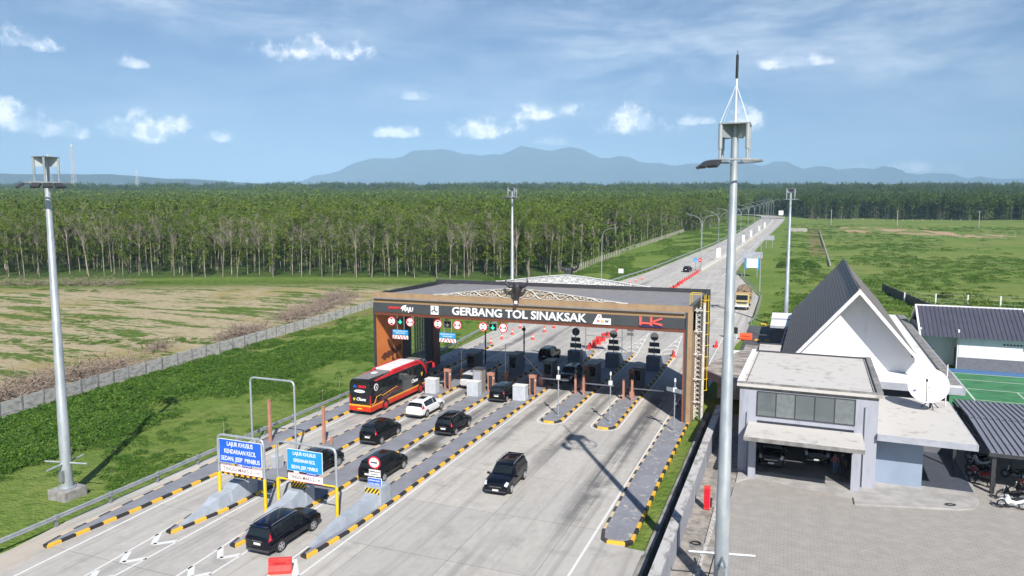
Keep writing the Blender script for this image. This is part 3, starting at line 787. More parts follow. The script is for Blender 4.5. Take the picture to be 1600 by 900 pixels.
def buffalo(x, y, z, front):
    s = -1 if front else 1
    g_ = MB()
    prof = [(2.05, .46, .30), (1.75, .58, .40), (1.45, .54, .42), (1.0, .32, .36), (.6, .20, .30), (.25, .20, .28), (.0, .15, .2)]
    for (z0, w0, d0), (z1, w1, d1) in zip(prof, prof[1:]):
        g_.prism([(0, 0)], 0, 0) if False else None
        r0 = [(x + a * w0, y + s * (.12 + bq * d0), z + z0) for a, bq in ((-1, 0), (-.6, .8), (0, 1), (.6, .8), (1, 0))]
        r1 = [(x + a * w1, y + s * (.12 + bq * d1), z + z1) for a, bq in ((-1, 0), (-.6, .8), (0, 1), (.6, .8), (1, 0))]
        for k in range(4): g_.face([r0[k], r0[k + 1], r1[k + 1], r1[k]])
        g_.face([r0[4], r0[0], r1[0], r1[4]])
    g_.face([(x + a * .42, y + s * (.12 + bq * .3), z + 2.05) for a, bq in ((-1, 0), (-.6, .8), (0, 1), (.6, .8), (1, 0))])
    h = g_.build('buffalo_head', mat('buffalo_black', (.03, .025, .03), .45), gate, smooth=40)
    for q in (-1, 1):
        k_ = MB()
        k_.tube([(x + q * .35, y + s * .25, z + 1.78), (x + q * .75, y + s * .28, z + 1.75), (x + q * 1.05, y + s * .28, z + 1.98), (x + q * 1.16, y + s * .25, z + 2.35), (x + q * 1.08, y + s * .2, z + 2.75)], [.17, .16, .13, .09, .02], 8)
        k_.build('horn', MATS['buffalo_black'], h, smooth=True)
    if front:
        w_ = MB(); w_.box(x - .17, x + .17, y - .50, y - .38, z + .02, z + .36); w_.build('muzzle', M_white, h, bevel=.05)
    else:
        w_ = MB()
        for q in (-.25, 0, .25): w_.tube([(x + q, y - .1, z - .2), (x + q, y - .1, z + 2.0)], .03, 4)
        for q in (.2, .7, 1.2, 1.8): w_.tube([(x - .3, y - .1, z + q), (x + .3, y - .1, z + q)], .025, 4)
        w_.build('support_frame', M_galvd, h)
buffalo(-25.5, 66.75, 10.62, True)
buffalo(-24.9, 82.3, 11.2, False)
text('GERBANG TOL SINAKSAK', 1.14, M_signwhite, gate, (-25.6, 66.88, 9.50), ext=.05, fat=.024, sx=1.0)
def fitx(o, w):
    xs = [v.co.x for v in o.data.vertices]; k = w / (max(xs) - min(xs)); c = (max(xs) + min(xs)) / 2
    for v in o.data.vertices: v.co.x = (v.co.x - c) * k
fitx(bpy.data.objects['lettering'], 14.5)
E_ = mat('logo_red', (.80, .05, .05), .5)
o = text('LINIPRIMA', .36, E_, gate, (-39.65, 66.88, 9.52), ext=.02, fat=.008, shear=.2); fitx(o, 1.75)
o = text('MAJU', .62, M_signwhite, gate, (-38.15, 66.88, 9.42), ext=.03, fat=.02, shear=.1); fitx(o, 1.35)
b = MB(); b.prism([(-39.0, 9.5), (-38.75, 9.8), (-38.3, 9.92), (-38.35, 9.6), (-38.5, 9.3), (-38.75, 9.45)], 66.84, 66.92, 'y'); b.build('logo_mark', M_signwhite, gate)
b = MB(); b.box(-35.35, -34.45, 66.85, 66.93, 9.04, 9.98); pb = b.build('ministry_emblem', M_signwhite, gate)
b = MB()   # three bent blades of the emblem
for k in range(3):
    a = R(90 + 120 * k); c, s_ = math.cos(a), math.sin(a)
    P = [(-.04, 0), (.30, .02), (.40, .18), (.36, -.10), (.25, -.10), (0, -.07)]
    b.prism([(-34.9 + c * u - s_ * v, 9.52 + s_ * u + c * v) for u, v in P], 66.82, 66.86, 'y')
b.build('emblem_blades', mat('emblem_ink', (.02, .03, .08), .5), pb)
b = MB(); b.prism([(-17.75, 9.02), (-15.95, 9.02), (-15.95, 9.62), (-16.85, 9.62), (-16.9, 9.98), (-17.25, 9.98)], 66.85, 66.93, 'y'); pl = b.build('logo_plate', M_signwhite, gate)
text('A', .30, E_, pl, (-17.08, 66.83, 9.77), fat=.008)
text('H', .34, E_, pl, (-17.17, 66.83, 9.33), fat=.02); text('M', .34, M_yellow, pl, (-16.75, 66.83, 9.33), fat=.02); text('W', .34, M_charcoal, pl, (-16.33, 66.83, 9.33), fat=.02)
b = MB(); zc = 9.55; mm = 66.80
b.box(-13.2, -12.98, mm, 66.93, 9.18, 9.98); b.box(-12.98, -12.2, mm, 66.93, 9.30, 9.46); b.box(-12.2, -11.98, mm, 66.93, 9.18, 9.98)
b.prism([(-11.98, 9.45), (-11.98, 9.62), (-11.05, 10.0), (-11.05, 9.83)], mm, 66.93, 'y'); b.prism([(-11.98, 9.38), (-11.98, 9.56), (-11.05, 9.36), (-11.05, 9.18)], mm, 66.93, 'y')
b.build('red_monogram', mat('salmon_red', (.85, .12, .10), .5), gate)
o = text('Hutama Karya', .20, mat('logo_navy', (.03, .03, .22), .5), gate, (-12.1, 66.87, 9.08), fat=.006); fitx(o, 2.1)
# lane signals hung under the beam
M_green = mat('signal_green', (.03, .75, .40), .4, emit=1.6)
def limit_sign(x, z, vert, txt, parent):
    b = MB(); b.disc((x, 67.0, z), .50, 'y', .04, 24, 0); o = b.build('height_limit_sign' if vert else 'width_limit_sign', M_signred, parent)
    b = MB(); b.disc((x, 66.97, z), .41, 'y', .03, 24, 0); f = b.build('sign_face', M_signwhite, o)
    for q in (-1, 1):
        b = MB()
        if vert: b.prism([(x - .24, z + q * .345), (x + .24, z + q * .345), (x, z + q * .16)], 66.945, 66.955, 'y')
        else: b.prism([(x + q * .345, z - .24), (x + q * .345, z + .24), (x + q * .16, z)], 66.945, 66.955, 'y')
        b.build('arrow_mark', M_signred if not vert else mat('sign_black_red', (.2, .01, .02), .5), o)
    text(txt, .22, M_dark, o, (x, 66.94, z), ext=.004, fat=.004)
ORDL = ['leftmost', 'middle', 'rightmost']
for k, (x1, xs, x2, on) in enumerate(((-40.2, -39.13, -37.93, 1), (-34.58, -33.45, -32.31, 0), (-29.38, -28.28, -27.14, 1))):
    for x in (xs - .42, xs + .42):
        b = MB(); b.tube([(x, 67.05, 8.75), (x, 67.05, 7.0 if k < 2 else 7.75)], .035, 6); b.build('hanger_rod', M_galv, gate)
    t = thing('lane_signal', ('lit green arrow' if on else 'unlit') + ' lane signal with two round limit signs, ' + ORDL[k] + ' under the gate beam', 'lane signal', (xs, 67, 8.05), 'lane signals under the toll gate')
    b = MB(); b.box(xs - .36, xs + .36, 66.95, 67.15, 7.72, 8.38); b.box(xs - .4, xs + .4, 66.75, 67.0, 8.36, 8.42); b.build('signal_box', M_black, t)
    b = MB(); b.box(xs - .035, xs + .035, 66.93, 66.96, 7.95, 8.28); b.prism([(xs - .2, 8.02), (xs, 7.82), (xs + .2, 8.02), (xs + .13, 8.08), (xs, 7.95), (xs - .13, 8.08)], 66.93, 66.96, 'y')
    b.build('arrow', M_green if on else M_galvd, t)
    limit_sign(x1, 8.05, True, '4.2 m', t); limit_sign(x2, 8.05, False, '2.1m', t)
    if k < 2:
        b = MB(); b.box(xs - .95, xs + .95, 66.95, 67.0, 6.62, 7.15); pn = b.build('blue_panel', M_cyan, t)
        o = text('LAJUR KHUSUS GOL I-V', .19, M_signwhite, pn, (xs, 66.94, 7.0), ext=.004, fat=.003); fitx(o, 1.7)
        o = text('TEMPELKAN KARTU', .15, M_signwhite, pn, (xs, 66.94, 6.78), ext=.004, fat=.003); fitx(o, 1.2)
        b = MB(); b.box(xs - .95, xs + .95, 66.95, 67.0, 6.15, 6.55, 0)
        for q in range(5):
            x = xs - .8 + q * .36; sl = .1 if q < 2 else -.1
            b.prism([(x - sl, 6.16), (x + .12 - sl, 6.16), (x + .12 + sl, 6.54), (x + sl, 6.54)], 66.935, 66.95, 'y', 1)
        b.build('striped_board', [M_signwhite, M_signred], t)
# access ladder with safety cage and lattice mast on the outer right side
ld = thing('ladder_tower', 'white lattice mast and yellow caged ladder on the right side of the gate', 'ladder', (-7.9, 68.5, 0))
b = MB()
for x, y in ((-8.2, 68.9), (-7.6, 68.9), (-7.9, 69.5)): b.tube([(x, y, 0), (x, y, 10.8)], .07, 6)
for k in range(24):
    z = .2 + k * .44
    for (x0, y0), (x1, y1) in (((-8.2, 68.9), (-7.6, 68.9)), ((-7.6, 68.9), (-7.9, 69.5)), ((-7.9, 69.5), (-8.2, 68.9))):
        b.tube([(x0, y0, z), (x1, y1, z + .44)], .03, 4); b.tube([(x1, y1, z), (x0, y0, z + .44)], .03, 4)
b.tube([(-7.45, 68.6, 0), (-7.45, 68.6, 11.3)], .13, 8)
for z in (1.8, 4, 6.4, 8.6, 10.6): b.tube([(-8.3, 68.6, z), (-7.45, 68.6, z)], .06, 5)
b.build('lattice_mast', M_trellis, ld)
b = MB()
for x in (-8.0, -7.55): b.tube([(x, 70.7, 1.0), (x, 70.7, 11.9)], .035, 5)
for k in range(34): b.tube([(-8.0, 70.7, 1.2 + k * .3), (-7.55, 70.7, 1.2 + k * .3)], .02, 4)
b.build('ladder', M_yellow, ld)
b = MB()
for k in range(9):
    z = 2.6 + k * 1.1
    b.tube([(-8.0, 70.7, z), (-7.95, 70.3, z), (-7.6, 70.05, z), (-7.25, 70.3, z), (-7.2, 70.7, z)], .035, 4)
for x, y in ((-7.95, 70.3), (-7.6, 70.05), (-7.25, 70.3)): b.tube([(x, y, 2.6), (x, y, 11.9)], .03, 4)
b.tube([(-8.9, 69.5, 11.0), (-8.9, 69.5, 12.0), (-8.0, 69.5, 12.0), (-8.0, 71, 12.0)], .035, 4); b.tube([(-8.9, 69.5, 12.0), (-8.9, 71, 12.0), (-8.0, 71, 12.0)], .035, 4); b.tube([(-8.9, 71, 12.0), (-8.9, 71, 11)], .035, 4)
b.build('safety_cage', M_yellow, ld)

# ------------------------------------------------------------------ buildings on the right (all share one slight turn)
PIV = (0, 55, 0); ROT = -R(1.7)
def bthing(name, label, cat):
    t = thing(name, label, cat, PIV); t.rotation_euler = (0, 0, ROT); return t
M_slab = mat('weathered_roof_slab', (.53, .51, .48), .85, c2=(.25, .225, .20), scale=1.1, bump=.15, lo=.52, hi=.80)
M_slabd = mat('stained_parapet', (.27, .265, .265), .85, c2=(.16, .15, .14), scale=1.6)
M_trim = mat('grey_eave', (.38, .40, .45), .75, c2=(.31, .325, .37), scale=1)
gb = bthing('garage_building', 'grey two storey block with upstairs window over an open garage', 'building')
b = MB()
b.box(-3.3, 6.1, 55.7, 56.0, 4.2, 6.5); b.box(-3.3, -2.0, 55.7, 56.0, .12, 4.2); b.box(4.6, 6.1, 55.7, 56.0, .12, 4.2)
b.box(-3.3, -3.0, 56, 69, .12, 6.5); b.box(5.8, 6.1, 56, 69, .12, 6.5); b.box(-3.0, 5.8, 68.7, 69, .12, 6.5); b.box(-3.0, 5.8, 64, 64.2, .12, 4)
b.box(-3.0, 5.8, 56.0, 68.7, 3.9, 4.1)
b.build('wall', M_wallgrey, gb)
b = MB(); b.box(-3.0, 5.8, 56, 64, .12, .16); b.build('garage_floor', mat('garage_floor_grey', (.20, .20, .20), .6, c2=(.15, .15, .15), scale=.6), gb)
b = MB(); b.box(-3.3, 6.1, 55.72, 69, 6.5, 6.75, 1); b.box(-3.5, 6.35, 55.45, 69.15, 6.75, 6.98, 0)
b.box(-3.5, 6.35, 55.45, 55.62, 6.98, 7.12, 1); b.box(-3.5, -3.15, 55.62, 69.15, 6.98, 7.15, 2); b.box(5.95, 6.35, 55.62, 69.15, 6.98, 7.15, 1); b.box(-3.15, 5.95, 68.95, 69.15, 6.98, 7.10, 3)
b.box(-2.9, -2.86, 55.8, 68.9, 6.98, 7.02, 3); b.box(5.75, 5.79, 55.8, 68.9, 6.98, 7.02, 3)
b.build('roof', [M_slab, M_slabd, M_wallwhite, M_dark], gb)
b = MB(); b.box(-2.05, 4.65, 55.62, 55.70, 4.55, 6.45, 0)
for k in range(5): b.box(-1.99 + k * 1.325, -.75 + k * 1.325, 55.60, 55.63, 4.62, 6.38, 2 if k in (1, 4) else 1)
w_ = b.build('window', [M_dark, mat('tinted_window_glass', (.10, .12, .125), .03, spec=.8, c2=(.125, .145, .15), scale=.2), mat('pale_window_glass', (.17, .195, .20), .05, spec=.8)], gb)
b = MB(); b.box(-2.6, 5.15, 52.0, 55.7, 3.72, 4.02, 0); b.box(-2.6, 5.15, 51.98, 52.06, 3.66, 3.95, 1); b.box(-2.64, -2.56, 52, 55.6, 3.66, 3.95, 1)
b.build('canopy', [M_slab, M_slabd], gb)
for x0, x1 in ((-2.45, -1.95), (4.5, 5.05)):
    b = MB(); b.box(x0, x1, 54.6, 55.1, 0, 3.72); b.build('pillar', M_wallgrey, gb)
b = MB(); b.tube([(-2.7, 55.6, .1), (-2.7, 55.6, 4.8)], .06, 8); b.build('drainpipe', M_trim, gb); b = MB(); b.tube([(5.3, 55.6, .1), (5.3, 55.6, 6.0)], .06, 8); b.build('drainpipe', M_trim, gb)

sw = bthing('side_wing', 'low blue grey wing with flat stained roof carrying the satellite dish', 'building')
b = MB(); b.box(6.1, 12.1, 55.5, 67.6, 3.95, 4.2, 0); b.box(6.1, 12.12, 55.42, 55.5, 3.72, 4.17, 1); b.box(12.1, 12.2, 55.42, 67.6, 3.72, 4.17, 1); b.box(6.1, 12.1, 55.52, 67.5, 3.7, 3.95, 2)
b.build('roof', [M_slab, M_trim, M_walldark], sw)
b = MB(); b.box(6.1, 9.2, 57.2, 57.4, .12, 3.7); b.box(9.0, 9.2, 57.4, 66, .12, 3.7); b.build('wall', M_wallblue, sw)
b = MB(); b.box(6.1, 12.6, 66.2, 66.4, .12, 3.7); b.build('rear_wall', M_walldark, sw)
b = MB(); b.box(9.25, 12.5, 57.6, 66.2, .12, .135); b.build('floor_shade', mat('floor_shade_tone', (.075, .085, .11), .5), sw)  # dark sheet: deep shade under the wing roof painted into the floor colour
for y in (62.5, 67):
    b = MB(); b.box(11.9, 12.1, y, y + .2, .1, 3.6); b.build('post', M_dark, sw)

mh = bthing('gabled_hall', 'long hall with steep dark tiled gable roof above a white gable wall', 'building')
def tiles():
    m, t, bs, pos = custom('dark_roof_tiles')
    br = NN(t, 'ShaderNodeTexBrick'); sp = NN(t, 'ShaderNodeSeparateXYZ'); LK(t, pos, sp.inputs[0])
    c = NN(t, 'ShaderNodeCombineXYZ'); LK(t, sp.outputs[1], c.inputs[0]); LK(t, sp.outputs[2], c.inputs[1]); LK(t, c.outputs[0], br.inputs['Vector'])
    br.inputs['Scale'].default_value = 1; br.inputs['Brick Width'].default_value = .42; br.inputs['Row Height'].default_value = .30; br.inputs['Mortar Size'].default_value = .03
    br.inputs['Color1'].default_value = (.245, .215, .190, 1); br.inputs['Color2'].default_value = (.195, .170, .152, 1); br.inputs['Mortar'].default_value = (.045, .042, .043, 1)
    LK(t, br.outputs['Color'], bs.inputs['Base Color']); bs.inputs['Roughness'].default_value = .6
    return m
AX, AZ, EL, ER = 5.4, 12.75, -1.5, 10.55
def gz(x): return AZ - 1.2 * abs(x - AX)
b = MB()
for x0, x1 in ((EL, AX), (AX, ER)):
    b.face([(x0, 72.5, gz(x0)), (x1, 72.5, gz(x1)), (x1, 120, gz(x1)), (x0, 120, gz(x0))]); b.face([(x0, 72.5, gz(x0) - .22), (x1, 72.5, gz(x1) - .22), (x1, 120, gz(x1) - .22), (x0, 120, gz(x0) - .22)])
b.face([(EL, 72.5, gz(EL) - .22), (EL, 72.5, gz(EL)), (EL, 120, gz(EL)), (EL, 120, gz(EL) - .22)])
b.tube([(AX, 72.4, AZ + .02), (AX, 85, AZ - .03), (AX, 120, AZ + .05)], .16, 6)
b.build('roof', tiles(), mh)
b = MB()
for s_, e in ((-1, EL), (1, ER)):
    b.prism([(AX, AZ + .05), (e, gz(e) + .05), (e, gz(e) - .34), (AX, AZ - .42)], 72.25, 72.5, 'y')
b.build('barge_board', mat('bright_white_paint', (.80, .80, .80), .6), mh)
b = MB(); b.prism([(-1.1, 4.9), (10.05, 4.9), (10.05, gz(10.05) - .25), (AX, AZ - .25), (-1.1, gz(-1.1) - .25)], 74.4, 74.7, 'y'); b.box(10.05, 10.35, 74.4, 119.5, 4.9, gz(10.4) - .3); b.box(-1.3, -1.1, 74.4, 119.5, 0, gz(-1.3) - .3)
b.prism([(-1.1, 4.9), (10.05, 4.9), (AX, AZ - .4)], 119.2, 119.4, 'y')
b.build('gable_wall', M_wallwhite, mh)
fl = bthing('flat_roofed_hall', 'white flat concrete roof running along the gabled hall', 'building')
b = MB(); b.box(-1.0, 13.5, 69.4, 117, 4.72, 4.98, 0); b.box(-1.0, 13.55, 69.3, 69.42, 4.4, 5.0, 1); b.box(13.5, 13.62, 69.3, 117, 4.4, 5.0, 1)
b.box(12.55, 12.68, 70.5, 116.5, 4.98, 5.06, 3); b.box(12.68, 13.45, 70.5, 116.5, 4.98, 5.07, 2)
b.build('roof', [mat('white_roof_coating', (.66, .66, .65), .8, c2=(.50, .48, .45), scale=.35, lo=.5, hi=.75), M_trim, M_slabd, M_dark], fl)
b = MB(); b.box(-.8, 12.6, 71.5, 71.7, .1, 4.7); b.box(12.4, 12.6, 71.7, 116.5, .1, 4.7, 0)
b.build('wall', M_walldark, fl)
b = MB()
for k in range(7): b.box(12.3 + (k % 2) * .3, 12.75 + (k % 2) * .3, 71.2 + k * 1.8, 72.4 + k * 1.8, .1, 4.2)
b.build('glass_front', mat('green_grey_glass', (.03, .06, .07), .1, spec=.8), fl)

hb = bthing('outbuilding', 'white and grey outbuilding with dark ribbed metal roof behind the court', 'building')
b = MB(); EY, RY, EZ, RZ = 103.6, 109.5, 4.15, 7.35
b.face([(14.3, EY, EZ), (26.2, EY, EZ), (26.2, RY, RZ), (14.3, RY, RZ)]); b.face([(14.3, RY, RZ), (26.2, RY, RZ), (26.2, 115, EZ), (14.3, 115, EZ)])
for k in range(25):
    x = 14.35 + k * .49; b.prism([(EY, EZ), (RY, RZ), (RY, RZ + .09), (EY, EZ + .09)], x, x + .07, 'x')
b.build('roof', mat('dark_ribbed_metal', (.075, .078, .105), .45, c2=(.062, .065, .09), scale=.8), hb)
b = MB()
for x in (14.1, 26.2):
    b.prism([(EY - .1, EZ - .25), (RY, RZ - .2), (115, EZ - .2), (115, EZ + .1), (RY, RZ + .16), (EY - .1, EZ + .12)], x, x + .2, 'x')
b.box(14.1, 26.4, RY - .08, RY + .1, RZ, RZ + .17)
b.build('roof_trim', M_wallwhite, hb)
b = MB(); b.box(18.6, 27, 104.6, 104.8, 1.55, 4.2, 0); b.box(18.6, 27, 104.55, 104.8, 0, 1.55, 1); b.box(14.4, 18.6, 107, 107.2, 0, 5, 0); b.box(18.5, 18.7, 104.6, 107, 0, 5, 0); b.box(14.3, 14.5, 104.8, 114.5, 0, 5, 0); b.box(14.5, 26, 114.3, 114.5, 0, 4, 0)
for k in range(9): b.box(23.4 + k * .35, 23.62 + k * .35, 104.56, 104.62, 3.35, 3.55, 2)
b.build('wall', [M_wallwhite, M_walldark, M_dark], hb)
b = MB(); b.box(14.8, 16.1, 105.2, 106.6, 0, 2.2); b.build('storage_box', mat('olive_box', (.16, .15, .09), .7), hb)
b = MB(); b.box(18.45, 18.5, 105.0, 106.2, 0, 2.6); b.build('door', M_dark, hb)
h2 = bthing('next_outbuilding', 'second white trimmed metal roof at the right edge of the photo', 'building')
b = MB(); b.face([(26.9, 104, 4.2), (34, 104, 4.2), (34, 110, 7.3), (26.9, 110, 7.3)]); b.build('roof', MATS['dark_ribbed_metal'], h2)
b = MB(); b.prism([(104, 4.0), (110, 7.1), (110, 7.4), (104, 4.3)], 26.7, 26.9, 'x'); b.box(27, 34, 105, 105.2, 0, 4.2); b.build('wall', M_wallwhite, h2)

# sports court
b = MB(); b.box(13.7, 34, 80, 104.5, .0, .05, 0); b.box(16.3, 34, 101.9, 104.45, .05, .056, 1)
for y in (101.7, 97.9, 92.9, 87.5): b.box(17.6, 34, y - .05, y + .06, .058, .062, 2)
b.box(17.55, 17.72, 80, 101.7, .058, .062, 2); b.box(22.5, 22.6, 87.5, 92.9, .058, .062, 2)
co = struct(b.build('sports_court', [mat('court_green', (.055, .24, .095), .8, c2=(.035, .14, .06), scale=.9, stretch=(.5, 1.4, 1)), mat('court_blue', (.06, .17, .36), .7, c2=(.05, .13, .28)), M_line]))
for v in co.data.vertices:
    x, y = v.co.x, v.co.y - 55; v.co.x = x * math.cos(ROT) - y * math.sin(ROT); v.co.y = 55 + x * math.sin(ROT) + y * math.cos(ROT)

cp = bthing('motorcycle_shelter', 'grey ribbed metal shelter roof on dark posts over parked motorcycles', 'shelter')
b = MB()
b.face([(13.35, 58.0, 3.0), (24, 58.0, 3.0), (24, 66.2, 3.35), (13.35, 66.2, 3.35)]); b.face([(13.35, 66.2, 3.40), (24, 66.2, 3.40), (24, 73.2, 3.15), (13.35, 73.2, 3.15)])
for k in range(26):
    x = 13.4 + k * .42; b.prism([(58.0, 3.0), (66.2, 3.35), (66.2, 3.45), (58.0, 3.1)], x, x + .09, 'x'); b.prism([(66.2, 3.40), (73.2, 3.15), (73.2, 3.24), (66.2, 3.49)], x, x + .09, 'x')
b.build('roof', mat('grey_ribbed_metal', (.21, .215, .255), .45, c2=(.18, .185, .22), scale=.8), cp)
b = MB(); b.box(13.3, 24, 57.95, 58.08, 2.75, 3.0); b.box(13.3, 13.42, 58, 73, 2.8, 2.98); b.box(13.35, 24, 66, 66.3, 3.2, 3.34); b.build('beam', M_dark, cp)
for x, y in ((13.7, 58.3), (14.0, 66.2), (14.0, 72.8), (20, 58.3), (20, 66.2)):
    b = MB(); b.box(x - .13, x + .13, y - .13, y + .13, 0, 3.0); b.build('post', M_dark, cp)
b = MB(); b.box(13.5, 24, 74.0, 74.2, 0, 2.4); b.build('rear_wall', M_walldark, cp)

# low office strip between gate and garage, and its roof hatch
of = thing('passage_building', 'low stained flat roof joining the toll gate to the garage block', 'building', (-5.6, 82, 0))
b = MB(); b.prism([(-7.9, 75.5), (-4.5, 70.2), (-3.5, 70.2), (-3.0, 91.5), (-4.9, 91.5), (-4.9, 88), (-7.6, 80)], 3.1, 3.6, 'z'); b.build('roof', mat('mould_stained_slab', (.40, .37, .34), .9, c2=(.17, .145, .13), scale=1.1, stretch=(.5, 1, 1), lo=.40, hi=.62, bump=.2), of)
b = MB(); b.prism([(-7.95, 75.4), (-4.45, 70.1), (-4.4, 70.3), (-7.9, 75.6)], 2.75, 3.55, 'z'); b.build('fascia', mat('lavender_fascia', (.36, .37, .42), .7), of)
b = MB(); b.box(-6.9, -3.6, 78, 90, 0, 3.1); b.box(-3.6, -3.3, 70.5, 90, 0, 3.1); b.build('wall', M_wallwhite, of)
b = MB(); b.box(-3.15, -.75, 85.0, 90.3, 3.9, 4.05, 0); b.box(-3.15, -.75, 90.1, 90.3, 4.05, 4.2, 1); b.box(-3.0, -.9, 85.3, 90, 0, 3.9, 2)
tag(b.build('annex_roof', [M_slab, M_dark, M_walldark]), 'small pale flat roofed annex at the foot of the steep tiled roof', 'annex')
gh = thing('guard_house', 'two small white flat roofs in the grass beside the third light mast', 'guard house', (-.9, 116, TZ(-.9, 116)))
z = TZ(-.9, 116)
b = MB(); b.box(-2.55, .85, 109.5, 116, z + 2.9, z + 3.1, 0); b.box(-2.55, .85, 109.4, 109.5, z + 2.8, z + 3.12, 1); b.build('front_roof', [M_wallwhite, M_trim], gh)
b = MB(); b.box(-2.6, .9, 117.2, 124, z + 2.9, z + 3.15, 0); b.box(-2.6, .9, 117.1, 117.2, z + 2.7, z + 3.17, 1); b.build('rear_roof', [M_wallwhite, M_trim], gh)
b = MB(); b.box(-2.2, .6, 112, 116, z, z + 2.9); b.box(-2.2, .6, 117.6, 123.5, z, z + 2.9); b.build('wall', M_walldark, gh)
b = MB()
b.tube([(-.35, 109.7, z + 3.0), (-1.1, 106.6, z + .2)], .07, 5); b.tube([(.35, 109.7, z + 3.0), (-.35, 106.6, z + .2)], .07, 5)
for k in range(5):
    t_ = k / 5 + .08; b.tube([(-.35 - .75 * t_, 109.7 - 3.1 * t_, z + 3 - 2.8 * t_), (.35 - .7 * t_, 109.7 - 3.1 * t_, z + 3 - 2.8 * t_)], .05, 4)
tag(b.build('leaning_frame', M_trim), 'pale metal ladder frame leaning against the guard house roof', 'ladder')
b = MB(); b.box(-2.0, 1.2, 105.5, 106.2, 0, .5)
tag(b.build('low_wall', M_slabd), 'low stained wall below the leaning frame', 'wall')

# satellite dish and rod on the side wing
sdh = thing('satellite_dish', 'large white satellite dish standing on the flat roof of the side wing', 'satellite dish', (10.75, 64.3, 4.2))
b = MB(); n1, n2 = 28, 6; c0 = Vector((10.45, 63.6, 6.15)); ax = Vector((-.25, -.82, .52)).normalized(); u = ax.cross(Vector((0, 0, 1))).normalized(); v = ax.cross(u)
rings = []
for j in range(n2 + 1):
    r = 1.45 * j / n2; rings.append([tuple(c0 + (u * math.cos(2 * math.pi * k / n1) + v * math.sin(2 * math.pi * k / n1)) * r + ax * (.30 * (j / n2) ** 2 - .2)) for k in range(n1)])
for r0, r1 in zip(rings, rings[1:]):
    for k in range(n1): b.face([r0[k], r0[(k + 1) % n1], r1[(k + 1) % n1], r1[k]])
d_ = b.build('reflector', mat('dish_white', (.80, .80, .80), .5, c2=(.74, .74, .74)), sdh, smooth=True, norm=False)
b = MB(); f0 = c0 + ax * 1.35
b.tube([tuple(c0 - v * -1.38), tuple(f0)], .03, 5); b.tube([tuple(c0 + v * 1.38), tuple(f0)], .03, 5); b.tube([tuple(f0), tuple(f0 - ax * .25)], .09, 8)
b.build('feed_arm', M_dark, sdh)
b = MB(); b.tube([(10.75, 64.3, 4.2), (10.7, 64.1, 5.4), tuple(c0 - ax * .2)], .08, 8)
for q in ((.6, .2), (-.6, .1), (.1, -.7)): b.tube([(10.75, 64.3, 4.9), (10.75 + q[0], 64.3 + q[1], 4.22)], .04, 5)
b.build('stand', M_dark, sdh)
b = MB(); b.tube([(12.0, 65.5, 4.2), (12.0, 65.5, 7.6)], .05, 6)
tag(b.build('antenna_pole', M_white), 'thin white upright pole beside the satellite dish', 'pole')

# boundary wall beside the drain
bw = thing('boundary_wall', 'grey rendered wall with stained coping beside the drain channel', 'wall', (-5.7, 45, 0))
b = MB()
for y0, y1 in ((18, 32.4), (32.9, 40.3), (40.8, 48), (48.5, 54.6), (55.1, 67.5)): b.box(-5.85, -5.55, y0, y1, -.3, 1.85)
b.build('panel', mat('grey_render', (.30, .31, .35), .8, c2=(.25, .26, .29), scale=.7), bw)
b = MB()
for y in (32.4, 40.3, 48, 54.6): b.box(-5.85, -5.72, y, y + .5, -.3, 1.85)
b.build('recess', M_walldark, bw)
b = MB(); b.box(-6.0, -5.45, 18, 67.6, 1.85, 1.98); b.build('coping', mat('stained_coping', (.46, .45, .44), .85, c2=(.20, .19, .18), scale=2.2, stretch=(1, .6, 1), lo=.45, hi=.68), bw)

